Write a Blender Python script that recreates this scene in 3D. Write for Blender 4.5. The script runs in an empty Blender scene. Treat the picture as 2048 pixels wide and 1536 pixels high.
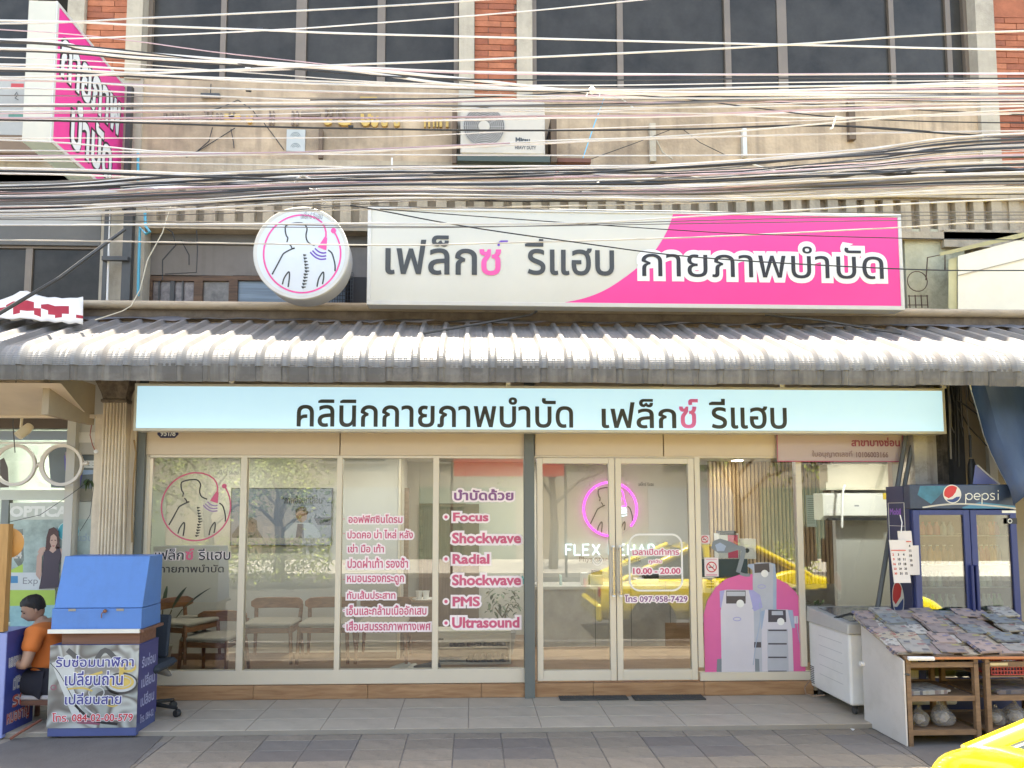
import bpy, bmesh, math, random
from mathutils import Vector, Matrix
from mathutils.geometry import delaunay_2d_cdt
R = math.radians
rnd = random.Random(7)
SC = bpy.context.scene
COL = SC.collection

# ------------------------------------------------------------ camera
CAM = Vector((0.0, -6.85, 1.77))
FPX, YAW, PITCH, PU, PV = 1400.0, R(2.0), R(4.3), 992.0, 918.0
cd = bpy.data.cameras.new('camera'); cd.sensor_width = 36.0; cd.lens = FPX/2048*36
cd.shift_x = (1024-PU)/2048; cd.shift_y = (PV-768)/2048; cd.clip_end = 400; cd.clip_start = 0.05
co = bpy.data.objects.new('camera', cd); COL.objects.link(co)
co.location = CAM; co.rotation_euler = (R(90)+PITCH, 0, -YAW)
SC.camera = co
# ------------------------------------------------------------ sky, sun, exposure
SUN_EL, SUN_AZ = R(78.5), R(0)      # high sun, a little behind the building (towards +Y)
w = bpy.data.worlds.new('World'); SC.world = w; w.use_nodes = True
nt = w.node_tree; bg = nt.nodes['Background']
sky = nt.nodes.new('ShaderNodeTexSky'); sky.sky_type = 'NISHITA'; sky.sun_disc = False
sky.sun_elevation = SUN_EL; sky.sun_rotation = R(0); sky.air_density = 1.0; sky.dust_density = 2.2; sky.ozone_density = 1.0
nt.links.new(sky.outputs[0], bg.inputs[0]); bg.inputs[1].default_value = 0.15
sl = bpy.data.lights.new('sun', 'SUN'); sl.energy = 5.0; sl.angle = R(0.55); sl.color = (1.0, .965, .9)
so = bpy.data.objects.new('sun', sl); COL.objects.link(so)
sdir = Vector((math.sin(SUN_AZ)*math.cos(SUN_EL), math.cos(SUN_AZ)*math.cos(SUN_EL), math.sin(SUN_EL)))
so.rotation_euler = sdir.to_track_quat('Z', 'Y').to_euler(); so.location = (0, 0, 20)
vs = SC.view_settings; SC.display_settings.display_device = 'sRGB'
vs.view_transform = 'Standard'; vs.look = 'None'; vs.gamma = 1; vs.use_curve_mapping = False
vs.exposure = 2.5
vs.use_white_balance = True; vs.white_balance_temperature = 7500; vs.white_balance_tint = 8
SC.cycles.max_bounces = 8; SC.cycles.diffuse_bounces = 4; SC.cycles.glossy_bounces = 3
SC.cycles.transparent_max_bounces = 12; SC.cycles.transmission_bounces = 4
SC.cycles.caustics_reflective = False; SC.cycles.caustics_refractive = False
SC.cycles.sample_clamp_indirect = 6

# ------------------------------------------------------------ measuring helper: where a sight line meets the plane y = Y
_rm = co.rotation_euler.to_matrix()
def P(u, v, Y):
    d = _rm @ Vector(((u-PU)/FPX, (PV-v)/FPX, -1.0))
    t = (Y-CAM.y)/d.y
    return (CAM.x+d.x*t, CAM.z+d.z*t)
def G(u, v, Z):
    d = _rm @ Vector(((u-PU)/FPX, (PV-v)/FPX, -1.0))
    t = (Z-CAM.z)/d.z
    return (CAM.x+d.x*t, CAM.y+d.y*t)

# ------------------------------------------------------------ object helpers
def T(o, label=None, cat=None, group=None, kind=None):
    if label: o['label'] = label
    if cat: o['category'] = cat
    if group: o['group'] = group
    if kind: o['kind'] = kind
    return o
def emp(name, loc, label, cat, group=None):
    o = bpy.data.objects.new(name, None); COL.objects.link(o); o.location = loc
    o.empty_display_size = .1
    return T(o, label, cat, group)
def child(o, p):
    o.parent = p
    q, L = p, Vector((0, 0, 0))
    while q is not None:
        if q.type == 'EMPTY': L += q.location
        q = q.parent
    o.matrix_parent_inverse = Matrix.Translation(-L) if p.type == 'EMPTY' else Matrix()
    return o
def copy_tree(o, parent=None, delta=None):
    c = o.copy(); COL.objects.link(c)
    if parent is not None: c.parent = parent
    if delta is not None: c.location = Vector(o.location)+Vector(delta)
    for ch in list(o.children): copy_tree(ch, c)
    return c

class B:
    def __init__(s): s.v = []; s.f = []; s.mi = []; s.cur = 0
    def add(s, vs_, fs):
        n = len(s.v); s.v += [tuple(a) for a in vs_]
        for f in fs: s.f.append([n+i for i in f]); s.mi.append(s.cur)
        return s
    def box(s, x0, x1, y0, y1, z0, z1):
        if x0 > x1: x0, x1 = x1, x0
        if y0 > y1: y0, y1 = y1, y0
        if z0 > z1: z0, z1 = z1, z0
        return s.add([(x0,y0,z0),(x1,y0,z0),(x1,y1,z0),(x0,y1,z0),(x0,y0,z1),(x1,y0,z1),(x1,y1,z1),(x0,y1,z1)],
                     [(0,3,2,1),(4,5,6,7),(0,1,5,4),(1,2,6,5),(2,3,7,6),(3,0,4,7)])
    def hexa(s, a, b):   # two quads of 4 points, bottom / top loops in the same order
        return s.add(list(a)+list(b), [(0,3,2,1),(4,5,6,7),(0,1,5,4),(1,2,6,5),(2,3,7,6),(3,0,4,7)])
    def tube(s, pts, r, n=6, cap=True):
        pts = [Vector(p) for p in pts]; rr = r if isinstance(r, (list, tuple)) else [r]*len(pts)
        up = None; vs_ = []; fs = []
        for i, p in enumerate(pts):
            t = (pts[min(i+1, len(pts)-1)]-pts[max(i-1, 0)])
            t = t.normalized() if t.length > 1e-9 else Vector((0, 0, 1))
            if up is None: up = Vector((0, 0, 1)) if abs(t.z) < .9 else Vector((0, 1, 0))
            a = t.cross(up).normalized(); b = a.cross(t).normalized(); up = b
            for k in range(n):
                w_ = 2*math.pi*(k+.5)/n
                vs_.append(p+(a*math.cos(w_)+b*math.sin(w_))*rr[i])
        for i in range(len(pts)-1):
            for k in range(n):
                fs.append((i*n+k, i*n+(k+1) % n, (i+1)*n+(k+1) % n, (i+1)*n+k))
        if cap:
            fs.append(tuple(range(n))[::-1]); fs.append(tuple((len(pts)-1)*n+k for k in range(n)))
        return s.add(vs_, fs)
    def lathe(s, c, prof, n=24, axis='z', cap=True):
        vs_ = []; fs = []; c = Vector(c)
        for (r, h) in prof:
            for k in range(n):
                w_ = 2*math.pi*k/n; x, y = r*math.cos(w_), r*math.sin(w_)
                d = {'z': (x, y, h), 'y': (x, h, y), 'x': (h, x, y)}[axis]
                vs_.append(c+Vector(d))
        m = len(prof)
        for i in range(m-1):
            for k in range(n): fs.append((i*n+k, i*n+(k+1) % n, (i+1)*n+(k+1) % n, (i+1)*n+k))
        if cap and prof[0][0] > 1e-6: fs.append(tuple(range(n))[::-1])
        if cap and prof[-1][0] > 1e-6: fs.append(tuple((m-1)*n+k for k in range(n)))
        return s.add(vs_, fs)
    def prism(s, poly, d0, d1, ax='y'):   # poly of (a,b); ax y: (x,z) extruded in y; x: (y,z) in x; z: (x,y) in z
        f = {'y': lambda a, b, d: (a, d, b), 'x': lambda a, b, d: (d, a, b), 'z': lambda a, b, d: (a, b, d)}[ax]
        n = len(poly)
        vs_ = [f(a, b, d0) for a, b in poly]+[f(a, b, d1) for a, b in poly]
        return s.add(vs_, [tuple(range(n)), tuple(range(n, 2*n))[::-1]]+[(i, (i+1) % n, n+(i+1) % n, n+i)[::-1] for i in range(n)])
    def loft(s, rings, cap=True, close=True):
        n = len(rings[0]); vs_ = [p for r in rings for p in r]; fs = []
        for i in range(len(rings)-1):
            for k in range(n if close else n-1): fs.append((i*n+k, i*n+(k+1) % n, (i+1)*n+(k+1) % n, (i+1)*n+k))
        if cap: fs.append(tuple(range(n))[::-1]); fs.append(tuple((len(rings)-1)*n+k for k in range(n)))
        return s.add(vs_, fs)
    def ball(s, c, r, n=10, m=7, sq=(1, 1, 1)):
        prof = [(max(1e-5, r*math.sin(math.pi*i/m)), -r*math.cos(math.pi*i/m)) for i in range(m+1)]
        k0 = len(s.v); s.lathe((0, 0, 0), prof, n)
        for i in range(k0, len(s.v)):
            v = s.v[i]; s.v[i] = (c[0]+v[0]*sq[0], c[1]+v[1]*sq[1], c[2]+v[2]*sq[2])
        return s
    def xf(s, m, k0=0):
        for i in range(k0, len(s.v)): s.v[i] = tuple(m @ Vector(s.v[i]))
        return s
    def jit(s, a, seed=0):
        q = random.Random(seed); cache = {}
        for i, v in enumerate(s.v):
            k = tuple(round(c, 4) for c in v)
            if k not in cache: cache[k] = tuple(c+q.uniform(-a, a) for c in v)
            s.v[i] = cache[k]
        return s
    def obj(s, name, mats, parent=None, bevel=0, smooth=False, seg=1, merge=False, sub=0):
        me = bpy.data.meshes.new(name); me.from_pydata(s.v, [], s.f)
        mats = mats if isinstance(mats, (list, tuple)) else [mats]
        for m in mats: me.materials.append(m)
        if len(mats) > 1: me.polygons.foreach_set('material_index', s.mi)
        bm = bmesh.new(); bm.from_mesh(me)
        if merge or bevel or sub: bmesh.ops.remove_doubles(bm, verts=bm.verts, dist=1e-5)
        bmesh.ops.recalc_face_normals(bm, faces=bm.faces); bm.to_mesh(me); bm.free()
        if smooth:
            me.polygons.foreach_set('use_smooth', [True]*len(me.polygons))
            me.set_sharp_from_angle(angle=R(42))
        me.update()
        o = bpy.data.objects.new(name, me); COL.objects.link(o)
        if bevel:
            m = o.modifiers.new('bevel', 'BEVEL'); m.width = bevel; m.segments = seg; m.limit_method = 'ANGLE'; m.angle_limit = R(40)
        if sub:
            m = o.modifiers.new('sub', 'SUBSURF'); m.levels = sub; m.render_levels = sub
        if parent is not None: child(o, parent)
        return o
def bx(name, m, parent, x0, x1, y0, y1, z0, z1, bevel=0):
    return B().box(x0, x1, y0, y1, z0, z1).obj(name, m, parent, bevel)
def pb(name, m, parent, u0, v0, u1, v1, Y, d, bevel=0):
    """box whose front face on the plane y=Y spans the sight lines (u0,v0)-(u1,v1), d metres deep"""
    um, vm = (u0+u1)/2, (v0+v1)/2
    x0, x1 = P(u0, vm, Y)[0], P(u1, vm, Y)[0]; z1, z0 = P(um, v0, Y)[1], P(um, v1, Y)[1]
    return bx(name, m, parent, x0, x1, Y, Y+d, z0, z1, bevel)
def pr(u0, v0, u1, v1, Y):
    um, vm = (u0+u1)/2, (v0+v1)/2
    return P(u0, vm, Y)[0], P(u1, vm, Y)[0], P(um, v1, Y)[1], P(um, v0, Y)[1]

# ------------------------------------------------------------ materials
_mats = {}
def M(name, col, rough=.6, metal=0.0, var=.08, vsc=3.0, bump=0.0, bsc=60, dirt=0.0, dcol=(.08,.07,.055), dsc=1.3, emit=0.0, spec=.5, ecol=None, coat=0.0, stretch=(1, 1, 1), streak=0.0, alpha=1.0):
    if name in _mats: return _mats[name]
    m = bpy.data.materials.new(name); m.use_nodes = True; nt = m.node_tree; N = nt.nodes; L = nt.links
    p = N['Principled BSDF']
    p.inputs['Roughness'].default_value = rough; p.inputs['Metallic'].default_value = metal
    p.inputs['Specular IOR Level'].default_value = spec; p.inputs['Coat Weight'].default_value = coat
    p.inputs['Alpha'].default_value = alpha
    c4 = (*col, 1)
    tc = N.new('ShaderNodeTexCoord'); mp = N.new('ShaderNodeMapping'); L.new(tc.outputs['Object'], mp.inputs[0]); mp.inputs['Scale'].default_value = stretch
    n1 = N.new('ShaderNodeTexNoise'); n1.inputs['Scale'].default_value = vsc; n1.inputs['Detail'].default_value = 6; n1.inputs['Roughness'].default_value = .65
    L.new(mp.outputs[0], n1.inputs['Vector'])
    mr = N.new('ShaderNodeMapRange'); mr.inputs['From Min'].default_value = .3; mr.inputs['From Max'].default_value = .7
    mr.inputs['To Min'].default_value = 1-var; mr.inputs['To Max'].default_value = 1+var
    L.new(n1.outputs['Fac'], mr.inputs[0])
    vm = N.new('ShaderNodeVectorMath'); vm.operation = 'SCALE'; vm.inputs[0].default_value = col
    L.new(mr.outputs[0], vm.inputs['Scale']); out = vm.outputs[0]
    if dirt > 0:
        n2 = N.new('ShaderNodeTexNoise'); n2.inputs['Scale'].default_value = dsc; n2.inputs['Detail'].default_value = 9; n2.inputs['Roughness'].default_value = .72
        L.new(mp.outputs[0], n2.inputs['Vector'])
        r2 = N.new('ShaderNodeMapRange'); r2.inputs['From Min'].default_value = .5; r2.inputs['From Max'].default_value = .74; r2.inputs['To Max'].default_value = dirt
        L.new(n2.outputs['Fac'], r2.inputs[0])
        mx = N.new('ShaderNodeMix'); mx.data_type = 'RGBA'; L.new(r2.outputs[0], mx.inputs['Factor']); L.new(out, mx.inputs['A']); mx.inputs['B'].default_value = (*dcol, 1)
        out = mx.outputs['Result']
    if streak > 0:   # vertical run-off marks
        mp3 = N.new('ShaderNodeMapping'); L.new(tc.outputs['Object'], mp3.inputs[0]); mp3.inputs['Scale'].default_value = (9, 9, .5)
        n3 = N.new('ShaderNodeTexNoise'); n3.inputs['Scale'].default_value = 1.6; n3.inputs['Detail'].default_value = 5; L.new(mp3.outputs[0], n3.inputs['Vector'])
        r3 = N.new('ShaderNodeMapRange'); r3.inputs['From Min'].default_value = .5; r3.inputs['From Max'].default_value = .75; r3.inputs['To Max'].default_value = streak
        L.new(n3.outputs['Fac'], r3.inputs[0])
        mx = N.new('ShaderNodeMix'); mx.data_type = 'RGBA'; L.new(r3.outputs[0], mx.inputs['Factor']); L.new(out, mx.inputs['A']); mx.inputs['B'].default_value = (*dcol, 1)
        out = mx.outputs['Result']
    L.new(out, p.inputs['Base Color'])
    if bump > 0:
        nb = N.new('ShaderNodeTexNoise'); nb.inputs['Scale'].default_value = bsc; nb.inputs['Detail'].default_value = 4; L.new(mp.outputs[0], nb.inputs['Vector'])
        b = N.new('ShaderNodeBump'); b.inputs['Strength'].default_value = bump; b.inputs['Distance'].default_value = .01
        L.new(nb.outputs['Fac'], b.inputs['Height']); L.new(b.outputs[0], p.inputs['Normal'])
    if emit > 0:
        p.inputs['Emission Color'].default_value = (*(ecol or col), 1); p.inputs['Emission Strength'].default_value = emit
    _mats[name] = m; return m
def wood(name, c1, c2, rough=.5, sc=(1, 12, 12), bump=.15):
    if name in _mats: return _mats[name]
    m = bpy.data.materials.new(name); m.use_nodes = True; nt = m.node_tree; N = nt.nodes; L = nt.links; p = N['Principled BSDF']
    tc = N.new('ShaderNodeTexCoord'); mp = N.new('ShaderNodeMapping'); L.new(tc.outputs['Object'], mp.inputs[0]); mp.inputs['Scale'].default_value = sc
    n = N.new('ShaderNodeTexNoise'); n.inputs['Scale'].default_value = 3; n.inputs['Detail'].default_value = 7; n.inputs['Distortion'].default_value = .6; L.new(mp.outputs[0], n.inputs['Vector'])
    cr = N.new('ShaderNodeValToRGB'); cr.color_ramp.elements[0].position = .3; cr.color_ramp.elements[1].position = .7
    cr.color_ramp.elements[0].color = (*c1, 1); cr.color_ramp.elements[1].color = (*c2, 1)
    L.new(n.outputs['Fac'], cr.inputs[0]); L.new(cr.outputs[0], p.inputs['Base Color']); p.inputs['Roughness'].default_value = rough
    b = N.new('ShaderNodeBump'); b.inputs['Strength'].default_value = bump; b.inputs['Distance'].default_value = .004; L.new(n.outputs['Fac'], b.inputs['Height']); L.new(b.outputs[0], p.inputs['Normal'])
    _mats[name] = m; return m
def glass(name, tint=(.97, .985, .97), ior=1.5, boost=1.0, rough=0.0):
    if name in _mats: return _mats[name]
    m = bpy.data.materials.new(name); m.use_nodes = True; nt = m.node_tree; N = nt.nodes; L = nt.links
    N.remove(N['Principled BSDF']); out = N['Material Output']
    tr = N.new('ShaderNodeBsdfTransparent'); tr.inputs[0].default_value = (*tint, 1)
    gl = N.new('ShaderNodeBsdfGlossy'); gl.inputs['Roughness'].default_value = rough; gl.inputs[0].default_value = (1, 1, 1, 1)
    fr = N.new('ShaderNodeFresnel'); fr.inputs[0].default_value = ior
    mu = N.new('ShaderNodeMath'); mu.operation = 'MULTIPLY'; mu.inputs[1].default_value = boost; mu.use_clamp = True; L.new(fr.outputs[0], mu.inputs[0])
    mx = N.new('ShaderNodeMixShader'); L.new(mu.outputs[0], mx.inputs[0]); L.new(tr.outputs[0], mx.inputs[1]); L.new(gl.outputs[0], mx.inputs[2]); L.new(mx.outputs[0], out.inputs[0])
    _mats[name] = m; return m

# ------------------------------------------------------------ lettering: outlines of the built-in font, filled by winding number
_outl = {}
def outline(body, res=4):
    k = (body, res)
    if k in _outl: return _outl[k]
    c = bpy.data.curves.new('lettering', 'FONT'); c.body = body; c.resolution_u = res
    o = bpy.data.objects.new('lettering', c); COL.objects.link(o)
    dg = bpy.context.evaluated_depsgraph_get()
    cu = o.evaluated_get(dg).to_curve(dg)
    loops = []
    for s in cu.splines:
        pts = []
        if s.type == 'BEZIER':
            bp = s.bezier_points; n = len(bp)
            for i in range(n):
                a, b = bp[i], bp[(i+1) % n]
                p0, p1, p2, p3 = a.co, a.handle_right, b.co, b.handle_left
                p1, p2, p3 = a.handle_right, b.handle_left, b.co
                straight = (p1-p0).cross(p3-p0).length < 1e-5 and (p2-p0).cross(p3-p0).length < 1e-5
                for j in range(1 if straight else res):
                    t = j/res; q = 1-t
                    v = p0*q**3+p1*3*q*q*t+p2*3*q*t*t+p3*t**3
                    pts.append((v.x, v.y))
        else:
            pts = [(p.co.x, p.co.y) for p in s.points]
        cl = []
        for p in pts:
            if not cl or (p[0]-cl[-1][0])**2+(p[1]-cl[-1][1])**2 > 1e-8: cl.append(p)
        if len(cl) > 2: loops.append(cl)
    o.to_curve_clear(); o.evaluated_get(dg).to_curve_clear()
    bpy.data.objects.remove(o); bpy.data.curves.remove(c)
    _outl[k] = loops; return loops
import numpy as np
def fill(loops, r=0.0):
    r = max(r, 0.0)
    """triangles of the non-zero union of closed loops, grown by r"""
    pts = []; edges = []; segs = []
    def addloop(l):
        n = len(pts); pts.extend(l); edges.extend((n+i, n+(i+1) % len(l)) for i in range(len(l)))
    for l in loops:
        if r <= 0: addloop(l)
        for i in range(len(l)): segs.append((*l[i], *l[(i+1) % len(l)]))
        if r > 0:
            for sg in (1, -1):
                ol = []
                for i in range(len(l)):
                    a, b, c = Vector(l[i-1]), Vector(l[i]), Vector(l[(i+1) % len(l)])
                    d1, d2 = (b-a), (c-b)
                    if d1.length < 1e-9 or d2.length < 1e-9: continue
                    d1.normalize(); d2.normalize()
                    n1, n2 = Vector((-d1.y, d1.x)), Vector((-d2.y, d2.x)); nn = n1+n2
                    if nn.length < .3: nn = n1
                    nn.normalize(); k = 1/max(.6, nn.dot(n1))
                    ol.append((b.x+nn.x*r*k*sg, b.y+nn.y*r*k*sg))
                if len(ol) > 2: addloop(ol)
    if not pts: return [], []
    vo, _, fo, *_r = delaunay_2d_cdt([Vector(p) for p in pts], edges, [], 0, 1e-6)
    V = np.array([(p.x, p.y) for p in vo]); S = np.array(segs)
    F = [f for f in fo if len(f) == 3]
    C = np.array([V[list(f)].mean(axis=0) for f in F])
    x0, y0, x1, y1 = S.T
    px, py = C[:, :1], C[:, 1:]
    up = (y0 <= py) & (y1 > py); dn = (y0 > py) & (y1 <= py)
    side = (x1-x0)*(py-y0)-(px-x0)*(y1-y0)
    wn = (up & (side > 0)).sum(1)-(dn & (side < 0)).sum(1)
    ins = wn != 0
    if r > 0:
        dx, dy = x1-x0, y1-y0; L2 = np.maximum(dx*dx+dy*dy, 1e-12)
        t = np.clip(((px-x0)*dx+(py-y0)*dy)/L2, 0, 1)
        d = np.sqrt((px-x0-t*dx)**2+(py-y0-t*dy)**2).min(1)
        ins |= d < r*.99
    return V, [f for f, k in zip(F, ins) if k]
_fill = {}
def lettering(name, body, box, Y, m, parent, bold=0.0, thick=.003, res=3, frame=None, halo=0.0, keep=False, align='c'):
    """text fitted to box (x0,x1,z0,z1) on plane y=Y, facing -Y; frame=(origin,right,up,normal) puts it on any plane"""
    k = (body, res, bold+halo)
    if k not in _fill: _fill[k] = fill(outline(body, res), bold+halo)
    V, F = _fill[k]
    lp = outline(body, res); xs = [p[0] for l in lp for p in l]; ys = [p[1] for l in lp for p in l]
    a0, a1, b0, b1 = min(xs)-bold, max(xs)+bold, min(ys)-bold, max(ys)+bold
    x0, x1, z0, z1 = box; sx, sz = (x1-x0)/(a1-a0), (z1-z0)/(b1-b0)
    if keep:
        s_ = min(sx, sz)
        cx = (x0+x1)/2 if align == 'c' else x0+s_*(a1-a0)/2
        cz = (z0+z1)/2; x0, z0 = cx-s_*(a1-a0)/2, cz-s_*(b1-b0)/2; sx = sz = s_
    q = [(x0+(p[0]-a0)*sx, z0+(p[1]-b0)*sz) for p in V]
    b = B()
    if frame is None: b.add([(x, Y-thick, z) for x, z in q], F)
    else:
        o, rg, up, nm = [Vector(a) for a in frame]
        b.add([o+rg*x+up*z+nm*thick for x, z in q], F)
    return b.obj(name, m, parent)
def stroke(b, pts, wd, closed=False):
    """flat ribbon along 2-D points -> list of quads in (x,z)"""
    n = len(pts); L_, R_ = [], []
    for i in range(n):
        a = Vector(pts[i-1 if (closed or i > 0) else 0]); c = Vector(pts[(i+1) % n if (closed or i < n-1) else n-1])
        t = (c-a); t = t.normalized() if t.length > 1e-9 else Vector((1, 0)); nn = Vector((-t.y, t.x))*wd/2
        p = Vector(pts[i]); L_.append(p+nn); R_.append(p-nn)
    return L_, R_
def ribbon(b, pts, wd, Y, closed=False, frame=None):
    L_, R_ = stroke(b, pts, wd, closed); n = len(pts)
    f3 = (lambda p: (p.x, Y, p.y)) if frame is None else (lambda p: frame[0]+frame[1]*p.x+frame[2]*p.y)
    b.add([f3(p) for p in L_]+[f3(p) for p in R_], [(i, (i+1) % n, n+(i+1) % n, n+i) for i in range(n if closed else n-1)])
def arc(cx, cz, r, a0, a1, n=24): return [(cx+r*math.cos(R(a0+(a1-a0)*i/n)), cz+r*math.sin(R(a0+(a1-a0)*i/n))) for i in range(n+1)]
def smooth_pts(pts, n=5):
    out = []
    for i in range(len(pts)-1):
        p0, p1, p2, p3 = [Vector(pts[max(0, min(len(pts)-1, j))]) for j in (i-1, i, i+1, i+2)]
        for k in range(n):
            t = k/n
            out.append(tuple(.5*((2*p1)+(p2-p0)*t+(2*p0-5*p1+4*p2-p3)*t*t+(3*p1-p0-3*p2+p3)*t**3)))
    out.append(tuple(pts[-1])); return out
# ============================================================ materials
cream = M('cream_panel', (.62,.50,.36), .5, var=.03, vsc=2)
alum = M('champagne_aluminium', (.66,.58,.45), .38, metal=.15, var=.03)
stucco = M('stained_stucco', (.43,.325,.22), .9, var=.34, vsc=2.2, bump=.5, bsc=35, dirt=.75, dcol=(.19,.145,.105), dsc=1.6, streak=.5)
stucco2 = M('weathered_concrete', (.42,.345,.245), .92, var=.14, vsc=3, bump=.5, bsc=40, dirt=.6, dcol=(.13,.11,.085), dsc=2.0, streak=.4)
moss = M('mossy_concrete', (.50,.47,.32), .95, var=.2, vsc=4, bump=.6, bsc=30, dirt=.8, dcol=(.14,.13,.07), dsc=2.6)
trimm = M('pale_painted_concrete', (.44,.385,.30), .85, var=.14, vsc=4, bump=.3, dirt=.7, dcol=(.25,.21,.16), dsc=3, streak=.3)
mortar = M('mortar', (.20,.14,.11), .95, bump=.4)
brickm = [M('brick_a', (.36,.115,.055), .85, var=.2, vsc=9, bump=.4, dirt=.3, dcol=(.2,.09,.06)), M('brick_b', (.43,.15,.075), .85, var=.2, vsc=9, bump=.4), M('brick_c', (.30,.095,.05), .85, var=.2, vsc=9, bump=.4)]
darkglass = M('smoked_window_glass', (.044,.041,.036), .25, var=.45, vsc=1.5, dirt=.35, dcol=(.07,.065,.055), dsc=1.8, spec=.22)  # dirt pattern here paints faint cloud reflections into the glass colour
bronze = M('bronze_aluminium', (.19,.15,.115), .5, metal=.2, var=.1)
tilem = [M('pavement_tile_a', (.215,.18,.138), .8, var=.12, vsc=7, bump=.35, dirt=.75, dcol=(.13,.105,.082), dsc=6), M('pavement_tile_b', (.20,.168,.13), .8, var=.12, vsc=7, bump=.35, dirt=.75, dcol=(.13,.105,.082), dsc=6), M('pavement_tile_c', (.23,.192,.148), .8, var=.12, vsc=7, bump=.35, dirt=.8, dcol=(.14,.11,.085), dsc=5)]
tiled = [M('dark_pavement_tile', (.145,.125,.108), .8, var=.12, vsc=7, bump=.25, dirt=.3, dcol=(.18,.165,.15), dsc=3), M('dark_pavement_tile_worn', (.165,.145,.125), .8, var=.12, vsc=7, bump=.25)]
decktm = [M('porch_tile_a', (.41,.35,.27), .5, var=.09, vsc=5, dirt=.55, dcol=(.25,.21,.165), dsc=3.4), M('porch_tile_b', (.395,.335,.26), .5, var=.09, vsc=5, dirt=.55, dcol=(.25,.21,.165), dsc=3.4)]
grout = M('grout', (.15,.135,.12), .95)
cement = M('cement_strip', (.235,.215,.19), .92, var=.15, vsc=6, bump=.4, dirt=.5, dcol=(.12,.105,.085))
asphalt = M('asphalt', (.052,.05,.048), .9, var=.25, vsc=30, bump=.6, bsc=120)
white = M('white_paint', (.78,.76,.72), .5, var=.03)
black = M('black_plastic', (.02,.02,.02), .5)
steel = M('dark_steel', (.07,.07,.068), .5, metal=.3, var=.2)
greypost = M('grey_green_post', (.13,.14,.125), .5, var=.05)
shopglass = glass('shop_glass', (.955,.975,.955), 1.52, 1.7)
GZ = -.04       # pavement level; porch floor is z = 0

def S(o): o['kind'] = 'structure'; return o
# ============================================================ ground
S(bx('road', asphalt, None, -30, 30, -14, -3.2, GZ-.5, GZ-.13))
S(bx('soil', M('soil', (.12,.1,.07), .95), None, -60, 60, -60, 14, GZ-.9, GZ-.52))
S(bx('kerb', M('kerb_concrete', (.33,.31,.28), .9, bump=.3, dirt=.4), None, -30, 30, -3.2, -3.05, GZ-.5, GZ))
pv_y = -1.07            # joint between cement strip and porch
pave = S(bx('pavement', grout, None, -30, 30, -3.05, -.92, GZ-.5, GZ-.006))
far = S(bx('far_pavement', M('far_paving', (.34,.32,.29), .9, bump=.2, var=.15), None, -30, 30, -24, -14, GZ-.5, GZ))
# tiles of the pavement (each its own piece)
TW, TD = .376, .235
x0t = G(905, 1519, GZ)[0]
row0 = G(905, 1477.5, GZ)[1]            # far edge of the dark row
strip = bx('cement_strip', cement, pave, -9, 9, row0+TD*.6, -.955, GZ-.01, GZ-.001)
meshes = {}
def tile_mesh(m, w_, d_, key, th=.02, bev=.003):
    if (m.name, key) in meshes: return meshes[(m.name, key)]
    g = .004
    b = B().add([(g,g,-th),(w_-g,g,-th),(w_-g,d_-g,-th),(g,d_-g,-th),(g+bev,g+bev,0),(w_-g-bev,g+bev,0),(w_-g-bev,d_-g-bev,0),(g+bev,d_-g-bev,0),(g,g,-bev),(w_-g,g,-bev),(w_-g,d_-g,-bev),(g,d_-g,-bev)],
                [(4,5,6,7),(0,1,9,8),(1,2,10,9),(2,3,11,10),(3,0,8,11),(8,9,5,4),(9,10,6,5),(10,11,7,6),(11,8,4,7)])
    me = bpy.data.meshes.new('tile'); me.from_pydata(b.v, [], b.f); me.materials.append(m); meshes[(m.name, key)] = me; return me
def put(me, name, parent, loc, rot=None):
    o = bpy.data.objects.new(name, me); COL.objects.link(o); o.location = loc
    if rot: o.rotation_euler = rot
    o.parent = parent; return o
far_tiles = B()
q = random.Random(3)
for j in range(-1, 8):
    yt = row0+TD*(0-j)-TD if j >= 0 else row0
    for i in range(-14, 16):
        xt = x0t+i*TW
        dark = (j in (0, 1) and (i % 4) in (0, 1)) or (j in (3, 4) and ((i+2) % 4) in (0, 1))
        d_ = TD if j >= 0 else TD*.6
        if j == -1: d_ = TD*.6
        # the left end of the pavement has been relaid in dark cement
        m = (tiled[q.randrange(2)] if dark else tilem[q.randrange(3)])
        tilt = (q.uniform(-.004, .004), q.uniform(-.004, .004), 0)
        if j <= 3 and -10 <= i <= 10: put(tile_mesh(m, TW, d_, (TW, round(d_, 3))), 'tile', pave, (xt, yt, GZ+q.uniform(-.001, .0012)), tilt)
        else: far_tiles.box(xt+.003, xt+TW-.003, yt+.003, yt+d_-.003, GZ-.02, GZ)
o = far_tiles.obj('outer_tiles', tilem[0], pave); o['kind'] = 'stuff'
# relaid dark cement patches
def patch(pts, z=GZ+.0045, m=None):
    b = B().prism([G(u, v, GZ) for u, v in pts], z-.003, z, 'z'); return b
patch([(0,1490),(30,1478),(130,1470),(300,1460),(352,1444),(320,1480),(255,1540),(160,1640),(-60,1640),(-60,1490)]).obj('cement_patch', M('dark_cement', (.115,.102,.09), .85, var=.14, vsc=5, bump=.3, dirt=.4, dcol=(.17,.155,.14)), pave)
patch([(1700,1448),(1756,1462),(1800,1490),(1900,1560),(2120,1560),(2120,1480),(1960,1452)]).obj('cement_patch', M('dark_cement'  , (.115,.105,.098)), pave)
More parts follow.
